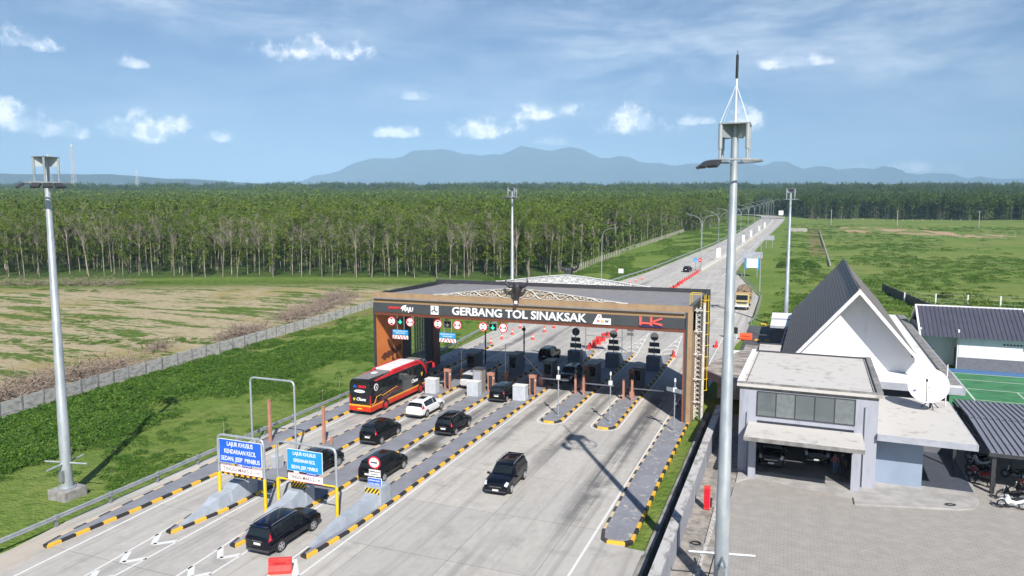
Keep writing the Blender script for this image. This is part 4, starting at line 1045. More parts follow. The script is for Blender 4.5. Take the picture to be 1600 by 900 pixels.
# ------------------------------------------------------------------ trees
def leaf_quad(b, c, r, rng, m=0, flat=.45):
    n = Vector((rng.gauss(0, 1), rng.gauss(0, 1), rng.gauss(flat * 2, 1))).normalized()
    u = n.cross(Vector((rng.random() - .5, rng.random() - .5, rng.random() - .5)))
    if u.length < 1e-3: u = Vector((1, 0, 0))
    u.normalize(); v = n.cross(u)
    a = r * rng.uniform(.6, 1.2); w = a * rng.uniform(.45, .8)
    c = Vector(c)
    b.face([c - u * a, c - v * w + n * a * .12, c + u * a, c + v * w + n * a * .12], m)
def make_tree(seed, H, leafy, nclump, leaf, spread=2.6, lpc=24, bark=.15, tips=True):
    rng = random.Random(seed); t = MB(); c = MB()
    lean = (rng.uniform(-.5, .5), rng.uniform(-.5, .5)); fork = H * rng.uniform(.42, .55)
    pts = [(0, 0, -.3), (lean[0] * .3, lean[1] * .3, fork * .5), (lean[0], lean[1], fork)]
    t.tube(pts, [bark, bark * .85, bark * .66], 6, caps=False)
    ends = []
    nb = rng.randint(7, 10)
    for k in range(nb):
        a = 2 * math.pi * (k / nb) + rng.uniform(-.4, .4); z0 = fork * rng.uniform(.86, 1.25) if k > 1 else fork
        up = rng.uniform(.25, .95); L = (H - z0) * up
        out = spread * rng.uniform(.5, 1.15) * (1.15 - .5 * up)
        base = Vector((lean[0] * min(1, z0 / fork), lean[1] * min(1, z0 / fork), min(z0, fork * 1.2)))
        mid = base + Vector((math.cos(a) * out * .45, math.sin(a) * out * .45, L * .55))
        end = base + Vector((math.cos(a) * out, math.sin(a) * out, L))
        t.tube([base, mid, end], [bark * .5, bark * .3, bark * .10], 4, caps=False)
        ends.append(end); ends.append(mid)
        for q in range(4 if leafy else 7):
            f = rng.uniform(.35, 1); p = mid.lerp(end, f) if f > .5 else base.lerp(mid, f + .4)
            a2 = a + rng.uniform(-1.3, 1.3); l2 = rng.uniform(.8, 1.9)
            e2 = p + Vector((math.cos(a2) * l2, math.sin(a2) * l2, rng.uniform(.3, 1.5)))
            t.tube([p, e2], [bark * (.2 if leafy else .3), bark * (.06 if leafy else .14)], 3, caps=False); ends.append(e2)
            if not leafy:
                for w in range(3):
                    e3 = p.lerp(e2, rng.uniform(.4, 1)) ; e4 = e3 + Vector((rng.uniform(-.8, .8), rng.uniform(-.8, .8), rng.uniform(.2, .9)))
                    t.tube([e3, e4], [bark * .17, bark * .08], 3, caps=False)
    top = Vector((lean[0] * 1.2, lean[1] * 1.2, H * .97))
    t.tube([(lean[0], lean[1], fork), top], [bark * .66, bark * .1], 5, caps=False); ends.append(top)
    for k in range(nclump):
        e = rng.choice(ends) + Vector((rng.gauss(0, .5), rng.gauss(0, .5), rng.gauss(0, .5)))
        if leafy and k % 4 == 0: e = Vector((lean[0] * .6 + rng.gauss(0, 1.1), lean[1] * .6 + rng.gauss(0, 1.1), H * rng.uniform(.22, .58)))
        if leafy and lpc < 15 and k % 9 == 5: e = Vector((rng.gauss(0, 1.8), rng.gauss(0, 1.8), rng.uniform(.4, 3.0)))
        rr = rng.uniform(.5, 1.15)
        for q in range(lpc): leaf_quad(c, e + Vector((rng.gauss(0, rr * .6), rng.gauss(0, rr * .6), rng.gauss(0, rr * .42))), leaf, rng)
    return t, c
tree_protos = []
SPEC = [(1, 20.5, True, 60, .28, 2.9, 22), (2, 21.5, True, 50, .28, 2.8, 22), (3, 19.5, True, 66, .26, 3.0, 22), (4, 21.0, False, 9, .24, 3.4, 20), (5, 20.0, False, 6, .24, 3.6, 20), (6, 19.0, True, 36, .27, 2.6, 22), (7, 20.5, False, 16, .25, 3.2, 20)]
for sd_, H, lf, nc, ls, spd, lpc in SPEC:
    t, c = make_tree(sd_, H, lf, nc, ls, spd, lpc)
    root = thing('rubber_tree', 'tall thin pale trunked rubber tree in the front rows of the plantation' if lf else 'bare grey branched rubber tree in the front rows of the plantation', 'tree', (0, 0, 0), 'rubber trees at the front edge of the plantation')
    t.build('trunk', M_trunk if lf else M_trunk, root, smooth=True, norm=False)
    c.build('crown', M_leaf, root, norm=False)
    tree_protos.append([root, False])

road_curve = [(-16.9, 688), (-18, 715), (-26, 745), (-42, 772), (-66, 792), (-100, 806), (-150, 814)]
def near_curve(x, y, d):
    return any((x - a) ** 2 + (y - c) ** 2 < d * d for a, c in road_curve) or (abs(x + 15) < d and 600 < y < 700)
def in_forest(x, y):
    s = SV(x, y)
    if x < -60.5 and y < 440: return s > 184 + max(0, (-67 - x)) * .055
    if y < 440: return False
    if x < -50: return not near_curve(x, y, 34)
    if y < 705 + 18 * math.sin(x * .03): return False
    return not near_curve(x, y, 32)
def inview(x, y, m=1.06):
    s = SV(x, y); t = CA * x + SA * y
    return s > 20 and abs(t) < s * 800 / FPX * m + 12
rng = random.Random(11)
near_pts, mid_pts, far_pts = [], [], []
# plantation rows, 5.6 m apart and 4.2 m in the row
ra = R(6)
for i in range(-70, 130):
    for j in range(-20, 120):
        u, v = i * 4.3, j * 5.6
        x = -150 + CA * u - SA * v; y = 150 + SA * u + CA * v
        x += rng.gauss(0, .7); y += rng.gauss(0, .6)
        s = SV(x, y)
        if s > 560 or not in_forest(x, y) or not inview(x, y) or rng.random() < .08: continue
        near_pts.append((s - (184 + max(0, -67 - x) * .055) + (0 if x < -72 else 4), x, y))
near_pts.sort()
front = near_pts[:300]
mid_list = [(x, y) for _, x, y in near_pts[300:]]
for _, x, y in front:
    first = _ < 14
    w = [2, 2, 2, 2.2, 2.2, 2, 2.2] if first else [3, 3, 3, .4, .4, 1.6, .7]
    k = rng.choices(range(7), w)[0]; pr = tree_protos[k]
    o = pr[0] if not pr[1] else copy_tree(pr[0]); pr[1] = True
    sc = rng.uniform(.72, .88); o.location = (x, y, TZ(x, y) - .05); o.rotation_euler = (0, 0, rng.uniform(0, 6.28)); o.scale = (sc * rng.uniform(.8, 1.25), sc * rng.uniform(.8, 1.25), sc * rng.uniform(.90, 1.10)); o.rotation_euler = (rng.gauss(0, .035), rng.gauss(0, .035), rng.uniform(0, 6.28))
st = 6.0; s = 560.0
while s < 2700:
    hw = s * 800 / FPX * 1.05 + 20; t = -hw
    while t < hw:
        x = CA * t - SA * s; y = SA * t + CA * s
        x += rng.uniform(-st, st) * .5; y += rng.uniform(-st, st) * .5
        if in_forest(x, y): far_pts.append((x, y, s))
        t += st
    s += st * 1.25; st = 6.0 + (s - 560) / 200.0
# right hand forest edge closer than 560
def source(name, t, c, leafm):
    base = len(t.v); b = MB(); b.v = t.v + c.v; b.f = t.f + [tuple(i + base for i in f) for f in c.f]; b.m = [0] * len(t.f) + [1] * len(c.f)
    me = b.mesh(name, [M_trunk, leafm], norm=False); return bpy.data.objects.new(name, me)
def scatter(name, pts, srcs, label, cat, mode='stuff'):
    me = bpy.data.meshes.new(name); me.from_pydata([p[0] for p in pts], [], [])
    a = me.attributes.new('rot', 'FLOAT_VECTOR', 'POINT'); a.data.foreach_set('vector', [c for p in pts for c in (p[3], p[4], p[1])])
    a = me.attributes.new('scl', 'FLOAT', 'POINT'); a.data.foreach_set('value', [p[2] for p in pts])
    o = bpy.data.objects.new(name, me); COL.objects.link(o); tag(o, label, cat, kind='stuff')
    ng = bpy.data.node_groups.new(name, 'GeometryNodeTree')
    ng.interface.new_socket('Geometry', in_out='INPUT', socket_type='NodeSocketGeometry'); ng.interface.new_socket('Geometry', in_out='OUTPUT', socket_type='NodeSocketGeometry')
    gi = ng.nodes.new('NodeGroupInput'); go = ng.nodes.new('NodeGroupOutput'); io = ng.nodes.new('GeometryNodeInstanceOnPoints'); jn = ng.nodes.new('GeometryNodeJoinGeometry')
    for s_ in srcs:
        oi = ng.nodes.new('GeometryNodeObjectInfo'); oi.inputs[0].default_value = s_; oi.inputs['As Instance'].default_value = True
        ng.links.new(oi.outputs['Geometry'], jn.inputs[0])
    io.inputs['Pick Instance'].default_value = True
    ri = ng.nodes.new('FunctionNodeRandomValue'); ri.data_type = 'INT'; ri.inputs[4].default_value = 0; ri.inputs[5].default_value = len(srcs) - 1
    nr = ng.nodes.new('GeometryNodeInputNamedAttribute'); nr.data_type = 'FLOAT_VECTOR'; nr.inputs[0].default_value = 'rot'
    ns = ng.nodes.new('GeometryNodeInputNamedAttribute'); ns.data_type = 'FLOAT'; ns.inputs[0].default_value = 'scl'
    ng.links.new(gi.outputs[0], io.inputs['Points']); ng.links.new(jn.outputs[0], io.inputs['Instance'])
    ng.links.new(ri.outputs[2], io.inputs['Instance Index']); ng.links.new(nr.outputs[0], io.inputs['Rotation']); ng.links.new(ns.outputs[0], io.inputs['Scale'])
    ng.links.new(io.outputs[0], go.inputs[0])
    md = o.modifiers.new('scatter', 'NODES'); md.node_group = ng
    return o
msrc = []
for sd_, H, lf, nc, ls, spd, lpc in [(21, 20.5, True, 48, .48, 2.9, 12), (22, 21, True, 40, .50, 2.9, 12), (23, 19.5, True, 54, .46, 3.0, 12), (24, 20.5, True, 30, .46, 3.3, 12), (25, 20, True, 44, .5, 2.8, 12)]:
    t, c = make_tree(sd_, H, lf, nc, ls, spd, lpc); msrc.append(source('forest_tree_source', t, c, M_leaf))
scatter('rubber_plantation', [((x, y, TZ(x, y) - .1), rng.uniform(0, 6.28), rng.uniform(.70, .95), rng.gauss(0, .03), rng.gauss(0, .03)) for x, y in mid_list], msrc, 'dense green rubber plantation stretching behind its front rows', 'forest')
def clump(seed, w, n, leaf):
    r_ = random.Random(seed); t = MB(); c = MB()
    for k in range(4):
        x, y = r_.uniform(-w, w) * .6, r_.uniform(-w, w) * .6
        t.tube([(x, y, -1), (x, y, 14)], [.11, .07], 4, caps=False)
    hs = [(r_.uniform(-w, w), r_.uniform(-w, w), r_.uniform(15, 19.5)) for _ in range(7)]
    for k in range(n):
        h = r_.choice(hs); e = Vector(h) + Vector((r_.gauss(0, w * .28), r_.gauss(0, w * .28), r_.gauss(0, 1.9)))
        if k % 4 == 0: e.z = r_.uniform(2, 13)
        leaf_quad(c, e, leaf, r_, 0, .6)
    return t, c
fs = []; fs2 = []
for sd_ in (31, 32, 33, 34):
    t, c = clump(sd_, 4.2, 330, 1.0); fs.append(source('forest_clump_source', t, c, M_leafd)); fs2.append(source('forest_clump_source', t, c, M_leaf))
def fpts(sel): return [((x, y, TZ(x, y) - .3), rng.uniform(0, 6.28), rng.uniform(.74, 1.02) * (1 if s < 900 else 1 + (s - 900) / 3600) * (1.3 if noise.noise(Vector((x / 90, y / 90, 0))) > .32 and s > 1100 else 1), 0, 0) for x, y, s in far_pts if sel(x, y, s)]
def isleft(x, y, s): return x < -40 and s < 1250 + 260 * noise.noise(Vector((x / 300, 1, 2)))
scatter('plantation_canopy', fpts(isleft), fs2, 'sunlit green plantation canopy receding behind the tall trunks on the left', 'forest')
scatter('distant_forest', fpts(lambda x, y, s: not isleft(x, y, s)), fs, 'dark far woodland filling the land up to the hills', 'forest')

# ground cover: lush creeper and weeds on the left bank, rough growth in the right pasture
def tuft(seed, n, r, h, leaf):
    r_ = random.Random(seed); t = MB(); c = MB()
    for k in range(n):
        a = r_.uniform(0, 6.28); d = r * math.sqrt(r_.random()); leaf_quad(c, (math.cos(a) * d, math.sin(a) * d, h * (1 - (d / r) ** 2) * r_.uniform(.35, 1) + .03), leaf, r_, 0, .5)
    return t, c
ws_ = [source('weed_source', *tuft(s_, 80, .75, .34, .10), M_weed) for s_ in (41, 42, 43)]
P_ = []
for k in range(30000):
    x = rng.uniform(-74.0, -44.2); y = rng.uniform(22, 180)
    if not inview(x, y) or x > lerp_tab(GL, y) - .8: continue
    nn = noise.noise(Vector((x * .11, y * .11, 3.3))) + .5 * noise.noise(Vector((x * .4, y * .4, 7)))
    den = .13 + nn * 1.0 + (.26 if x < -56 else 0)
    if rng.random() > den: continue
    P_.append(((x, y, TZ(x, y) - .12), rng.uniform(0, 6.28), rng.uniform(.7, 1.35) * (1.0 if x < -56 else .62), 0, 0))
scatter('bank_weeds', P_, ws_, 'lush low weeds and creeper covering the bank below the wall', 'weeds')
ps_ = [source('pasture_source', *tuft(s_, 70, 1.25, .34, .16), M_weedr) for s_ in (51, 52, 53)]
P_ = []
for k in range(26000):
    y = 105 + 470 * rng.random() ** 1.5; x = rng.uniform(-4.5, .60 * y + 8) if y > 126 else rng.uniform(-4, 60)
    if not inview(x, y): continue
    if y < 126 and (x < 2 or x < 33 and y < 121): continue
    if x < lerp_tab(XR, y) + 2.5: continue
    if x > 28 and abs(y - (500 - .72 * (x - 34))) < 34: continue
    nn = noise.noise(Vector((x * .05, y * .05, 9.3))) + .5 * noise.noise(Vector((x * .2, y * .2, 7)))
    if rng.random() > .30 + nn * .6: continue
    P_.append(((x, y, TZ(x, y) - .15), rng.uniform(0, 6.28), rng.uniform(.4, 1.5) * (1 if rng.random() < .93 else 1.6), 0, 0))
for k in range(14000):
    s_ = rng.uniform(95, 182); t_ = rng.uniform(-140, -20); x, y = CA * t_ - SA * s_, SA * t_ + CA * s_
    if x > -77 or not inview(x, y): continue
    if noise.noise(Vector(((CA * x + SA * y) * .03, s_ * .16, 4.4))) + .5 * noise.noise(Vector((x * .3, y * .3, 1))) < .10 and s_ < 172: continue
    P_.append(((x, y, TZ(x, y) + .08), rng.uniform(0, 6.28), rng.uniform(.18, .62), 0, 0))
for k in range(9000):
    y = rng.uniform(175, 640); x = rng.uniform(-60, lerp_tab(GL, y) - 1)
    if noise.noise(Vector((x * .1, y * .05, 2))) > -.05: P_.append(((x, y, TZ(x, y) - .2), rng.uniform(0, 6.28), rng.uniform(.4, 1.0), 0, 0))
scatter('rough_pasture', P_, ps_, 'rough clumps of grass and weeds over the open pasture and verges', 'weeds')

# brushwood heaps, a thing each
def brush(name, pts, label, w, h, n, seed):
    r_ = random.Random(seed); b = MB()
    L = []
    for (x0, y0), (x1, y1) in zip(pts, pts[1:]): L.append(((x0, y0), (x1, y1)))
    for k in range(n):
        (x0, y0), (x1, y1) = r_.choice(L); f = r_.random(); x = x0 + (x1 - x0) * f + r_.gauss(0, w * .4); y = y0 + (y1 - y0) * f + r_.gauss(0, w * .4)
        d = Vector((r_.gauss(0, 1), r_.gauss(0, 1), r_.gauss(.15, .45))).normalized() * r_.uniform(.8, 2.6); z = TZ(x, y) + .1 + h * abs(r_.gauss(0, .42))
        r0 = r_.uniform(.02, .07)
        b.tube([(x, y, z), tuple(Vector((x, y, z)) + d * .5 + Vector((r_.gauss(0, .2), r_.gauss(0, .2), .1))), tuple(Vector((x, y, z)) + d)], [r0, r0 * .7, r0 * .3], 3, caps=False)
    return tag(b.build(name, M_brush, norm=False), label, 'brushwood')
brush('brushwood_heap', [(-76, 34), (-77, 52), (-78.5, 66)], 'long heap of dead branches behind the concrete wall at the left edge', 4.4, 1.7, 2600, 1)
brush('brushwood_heap', [(-79, 84), (-80, 92)], 'grey heap of dead branches behind the wall between the two long heaps', 3.0, 1.4, 900, 2)
brush('brushwood_heap', [(-81, 100), (-84, 116), (-88, 128)], 'heap of dead branches behind the wall nearest the toll gate', 4.0, 1.8, 2200, 3)
brush('brushwood_heap', [(-190, 112), (-165, 122), (-150, 128)], 'brown heap of cut wood at the far side of the bare field', 2.6, 1.8, 900, 4)
brush('brushwood_heap', [(-83, 74), (-86, 78)], 'small low scatter of dead branches in the bare field behind the wall', 2.4, .6, 120, 5)

# ------------------------------------------------------------------ vehicles
def chaikin(P, n=2):
    for _ in range(n):
        Q = [P[0]]
        for a, c in zip(P, P[1:]):
            Q.append([x * .75 + y * .25 for x, y in zip(a, c)]); Q.append([x * .25 + y * .75 for x, y in zip(a, c)])
        Q.append(P[-1]); P = Q
    return P
def dens(P, k=2):
    Q = []
    for a, c in zip(P, P[1:]):
        for i in range(k): Q.append([x + (y - x) * i / k for x, y in zip(a, c)])
    return Q + [P[-1]]
# stations from rear to front: t, y, ztop, wtop, zbelt, wbelt, zbot, w   (fractions of L, H, half width)
SHAPES = {
    'mpv': dict(L=4.45, W=1.76, H=1.72, wheel=.335, st=[(0, -.500, .60, .80, .58, .90, .22, .88), (1, -.492, .66, .84, .60, .95, .16, .95), (2, -.455, .945, .76, .62, .97, .14, .99), (3, -.40, .985, .76, .61, .98, .13, 1), (5, -.10, 1.0, .78, .60, .98, .13, 1),
        (6, .08, .985, .77, .59, .98, .13, 1), (7, .15, .965, .74, .58, .98, .13, 1), (8, .30, .665, .80, .57, .97, .13, 1), (9, .42, .60, .80, .53, .95, .13, .98), (10, .485, .50, .70, .44, .88, .15, .93), (11, .50, .34, .66, .30, .80, .17, .84)]),
    'suv': dict(L=4.80, W=1.86, H=1.82, wheel=.385, st=[(0, -.500, .58, .82, .56, .90, .26, .88), (1, -.490, .63, .86, .60, .95, .20, .95), (2, -.445, .955, .74, .61, .96, .18, .99), (3, -.38, .985, .74, .60, .97, .18, 1), (5, -.08, 1.0, .75, .60, .98, .18, 1),
        (6, .05, .985, .75, .59, .98, .18, 1), (7, .11, .955, .72, .59, .98, .18, 1), (8, .24, .68, .82, .60, .98, .18, 1), (9, .42, .63, .80, .56, .96, .18, .99), (10, .488, .55, .72, .48, .90, .18, .94), (11, .50, .38, .66, .34, .82, .20, .86)]),
    'coupe_suv': dict(L=4.85, W=1.92, H=1.66, wheel=.38, st=[(0, -.500, .60, .82, .58, .92, .24, .90), (1, -.485, .68, .84, .63, .96, .18, .96), (2, -.38, .93, .70, .64, .96, .16, 1), (3, -.30, .97, .70, .63, .97, .16, 1), (5, -.05, 1.0, .72, .62, .98, .16, 1),
        (6, .04, .985, .72, .61, .98, .16, 1), (7, .10, .95, .70, .61, .98, .16, 1), (8, .25, .69, .80, .61, .97, .16, 1), (9, .42, .62, .78, .56, .95, .16, .98), (10, .488, .52, .70, .46, .88, .16, .93), (11, .50, .36, .64, .32, .80, .19, .84)]),
}
def make_car(kind, label, cat, paint, rim=None, rails=False, name='parked_car', two_tone=None, roofp=None):
    S = SHAPES[kind]; L, W, H = S['L'], S['W'] / 2, S['H']
    st = chaikin(dens([list(map(float, q)) for q in S['st']], 2), 2)
    grid = []
    for t, y, zt, wt, zb, wb, z0, w in st:
        zt *= H; zb *= H; z0 *= H; wt *= W; wb *= W; w *= W
        if zt < zb + .02: zt = zb + .02
        sec = [[0, 0, z0], [1, w * .86, z0], [2, w * .97, z0 + .10], [3, w, z0 + (zb - z0) * .5], [4, w * .985, zb - .06], [5, wb, zb], [6, wt + .015, zt - .09], [7, wt - .06, zt - .01], [8, wt * .55, zt + .02], [9, 0, zt + .03]]
        sec[6][2] = max(sec[6][2], zb + .005)
        sec = chaikin(dens(sec, 2), 1)
        grid.append([(t, s[0], s[1], y * L, s[2]) for s in sec])
    root = thing(name, label, cat)
    b = MB(); nu, nv = len(grid), len(grid[0])
    idx = {}
    for sgn in (1, -1):
        for i in range(nu):
            for j in range(nv):
                if sgn == -1 and j in (0, nv - 1): idx[(sgn, i, j)] = idx[(1, i, j)]; continue
                t, s, x, y, z = grid[i][j]; idx[(sgn, i, j)] = len(b.v); b.v.append((sgn * x, y, z))
    for sgn in (1, -1):
        for i in range(nu - 1):
            for j in range(nv - 1):
                q = [idx[(sgn, i, j)], idx[(sgn, i, j + 1)], idx[(sgn, i + 1, j + 1)], idx[(sgn, i + 1, j)]]
                if sgn == -1: q.reverse()
                s_ = grid[i][j][1]
                b.f.append(tuple(q)); b.m.append(1 if s_ < 1.9 else 0)
    for i in (0, nu - 1):
        ring = [idx[(1, i, j)] for j in range(nv)] + [idx[(-1, i, j)] for j in range(nv - 2, 0, -1)]
        b.f.append(tuple(ring if i else ring[::-1])); b.m.append(0)
    b.build('body', [paint, M_black], root, smooth=45)
    def patch(nm, m, t0, t1, s0, s1, sides=(1, -1), off=.008, parent=root):
        p = MB()
        for sgn in sides:
            for i in range(nu - 1):
                for j in range(nv - 1):
                    tt = (grid[i][j][0] + grid[i + 1][j + 1][0]) / 2; ss = (grid[i][j][1] + grid[i + 1][j + 1][1]) / 2
                    if t0 <= tt <= t1 and s0 <= ss <= s1:
                        q = [Vector((sgn * grid[a][c][2], grid[a][c][3], grid[a][c][4])) for a, c in ((i, j), (i, j + 1), (i + 1, j + 1), (i + 1, j))]
                        n = (q[2] - q[0]).cross(q[3] - q[1])
                        if n.length < 1e-9: continue
                        n.normalize(); cen = (q[0] + q[2]) / 2
                        if n.dot(cen - Vector((0, cen.y * .6, H * .45))) < 0: n = -n
                        p.face([v + n * off for v in q])
        if p.f:
            o_ = p.build(nm, m, parent, smooth=False)
            bm = bmesh.new(); bm.from_mesh(o_.data); bmesh.ops.remove_doubles(bm, verts=bm.verts, dist=.012); bmesh.ops.recalc_face_normals(bm, faces=bm.faces); bm.to_mesh(o_.data); bm.free()
            o_.data.polygons.foreach_set('use_smooth', [True] * len(o_.data.polygons)); return o_
    patch('windscreen', M_glass, 7.12, 7.92, 6.6, 9.1)
    patch('rear_window', M_glass, 1.12, 1.86, 6.2, 9.1)
    for sd_ in (1, -1):
        patch('side_window', M_glass, 2.45, 3.9, 5.25, 6.3, (sd_,)); patch('side_window', M_glass, 4.0, 5.35, 5.25, 6.3, (sd_,)); patch('side_window', M_glass, 5.45, 7.15, 5.25, 6.3, (sd_,))
    if roofp: patch('sunroof', M_glass, 3.6, 5.2, 8.1, 9.1)
    if two_tone: patch('roof_panel', two_tone, 2.3, 6.6, 7.0, 9.1, off=.005)
    yr, yf = -L * .305, L * .315; wr = S['wheel']
    for sx in (1, -1):
        for yy in (yr, yf):
            b = MB(); pts = [(yy + (wr + .05) * math.cos(a), wr + (wr + .05) * math.sin(a)) for a in [math.pi * k / 12 for k in range(13)]]
            pts = [(u, max(v, H * .16)) for u, v in pts]
            b.prism(pts, sx * (W - .10), sx * (W + .006), 'x'); b.build('wheel_arch', M_black, root)
            b = MB(); b.disc((sx * (W - .105), yy, wr), wr, 'x', .235, 22); wo_ = b.build('wheel', M_tyre, root, bevel=.03)
            b = MB(); b.disc((sx * (W + .012), yy, wr), wr * .60, 'x', .012, 18, 1)
            for k in range(5):
                a = 2 * math.pi * k / 5 + .3
                c_, s_ = math.cos(a), math.sin(a); r1 = wr * .66
                b.prism([(yy + s_ * .05 - c_ * .0, wr - c_ * .05), (yy + c_ * r1 + s_ * .03, wr + s_ * r1 - c_ * .03), (yy + c_ * r1 - s_ * .03, wr + s_ * r1 + c_ * .03), (yy - s_ * .05, wr + c_ * .05)], sx * (W + .012), sx * (W + .026), 'x', 0)
            b.disc((sx * (W + .02), yy, wr), wr * .14, 'x', .02, 10, 0)
            b.tube([(sx * (W + .014), yy + wr * .64 * math.cos(a), wr + wr * .64 * math.sin(a)) for a in [2 * math.pi * k / 20 for k in range(21)]], .017, 5, 0)
            b.build('rim', [rim or M_rim, M_rimd], wo_)
        # lights, mirrors, handles
        fz = H * .50; b = MB()
        b.prism([(W * .92, fz), (W * .45, fz - .02), (W * .55, fz - .10), (W * .90, fz - .13)], 0, .05, 'z') if False else None
        patch('headlight', M_head, 9.25, 10.35, 4.4, 6.3, (sx,), .014)
        patch('tail_light', M_tail, .0, 1.75, 4.1, 5.9, (sx,), .014)
        b = MB(); b.tube([(sx * (W - .04), L * .19, H * .60), (sx * (W + .06), L * .19, H * .61)], .03, 6); b.cbox((sx * (W + .13), L * .185, H * .615), (.22, .12, .15)); b.build('wing_mirror', paint, root, bevel=.03)
        for yy in (-.10, .08):
            b = MB(); b.cbox((sx * (W + .008), yy * L, H * .545), (.03, .2, .035)); b.build('door_handle', M_chrome if rails else paint, root)
        if rails:
            b = MB(); b.tube([(sx * W * .70, -L * .40, H * .985), (sx * W * .71, -L * .37, H * 1.02), (sx * W * .72, L * .03, H * 1.03), (sx * W * .72, L * .07, H * .985)], .022, 6); b.build('roof_rail', M_chrome, root)
    yb = -L * .5
    b = MB(); b.cbox((0, yb - .012, H * .435), (.48, .02, .14)); b.build('number_plate', M_plate, root)
    b = MB(); b.cbox((0, L * .5 + .012, H * .26), (.44, .02, .13)); b.build('number_plate', M_plate, root)
    b = MB(); b.cbox((0, yb + .04, H * .22), (W * 1.72, .16, .14)); b.cbox((0, L * .5 - .05, H * .21), (W * 1.62, .14, .12)); b.build('bumper', M_dark, root, bevel=.03)
    b = MB(); b.cbox((0, L * .5 + .004, H * .37), (W * 1.05, .03, .16)); b.build('grille', M_black, root)
    b = MB(); b.cbox((0, L * .5 + .02, H * .40), (W * 1.0, .02, .02)); b.cbox((0, yb - .006, H * .525), (W * .8, .02, .03)); b.build('chrome_strip', M_chrome, root)
    b = MB(); b.cbox((0, -L * .455, H * .965), (W * 1.35, .18, .035)); b.build('spoiler', paint, root, bevel=.01)
    return root
def car(kind, label, paint, x, y, rz, cat='car', z=None, **kw):
    c = make_car(kind, label, cat, paint, name='car', **kw)
    c.location = (x, y, (TZ(x, y) if z is None else z)); c.rotation_euler = (0, 0, rz); c.scale = (1, rng.uniform(.97, 1.03), rng.uniform(.95, 1.03)); return c
car('suv', 'black large suv nearest the camera entering beside the yellow legged height portal', M_carnavy, -28.05, 33.9, 0, cat='suv', rails=True)
car('mpv', 'black people carrier behind the no entry sign in the third lane', M_carblk, -28.25, 45.6, 0)
car('suv', 'black suv partly hidden behind the light blue lane sign', M_carblk, -33.35, 44.2, 0, rails=True)
car('mpv', 'black people carrier with pale tail lamps in the lane between bus and white car', M_carblk, -33.0, 52.9, 0)
car('mpv', 'black people carrier level with the white car, one lane to its right', M_carblk, -28.15, 57.5, 0, rails=True)
car('coupe_suv', 'white suv with dark sunroof queueing beside the bus', M_carwht, -33.25, 61.6, 0, cat='suv', roofp=1)
car('mpv', 'black people carrier just about to pass under the gate beam', M_carblk, -28.1, 69.6, 0)
car('suv', 'silver white suv stopped beside the pale payment cabinet under the gate', mat('silver_paint', (.62, .62, .63), .25, coat=.4), -33.4, 74.0, 0, cat='suv')
car('suv', 'dark car leaving the third lane on the far side of the gate', M_carblk, -29.9, 90.5, 0, cat='suv')
car('suv', 'black suv driving towards the camera on the open exit lanes', M_carnavy, -18.75, 46.9, math.pi + R(2), cat='suv', rails=True)
car('suv', 'dark car facing the camera in the shade of the exit lane barrier', M_carnavy, -23.9, 80.1, math.pi, cat='suv')
car('mpv', 'small black car driving away on the road beyond the red barriers', M_carblk, -27.7, 209.5, R(-6))
GZ = .165
def pre(x, y):
    dx_, dy_ = x, y - 55; return (dx_ * math.cos(ROT) - dy_ * math.sin(ROT), 55 + dx_ * math.sin(ROT) + dy_ * math.cos(ROT))
x, y = pre(-.95, 59.3); car('suv', 'black suv with white plate parked at the left of the garage', M_carblk, x, y, math.pi + ROT, cat='suv', z=GZ)
x, y = pre(2.3, 61.4); car('suv', 'black suv parked deeper in the garage behind the two people', M_carblk, x, y, math.pi + ROT, cat='suv', z=GZ, rails=True)

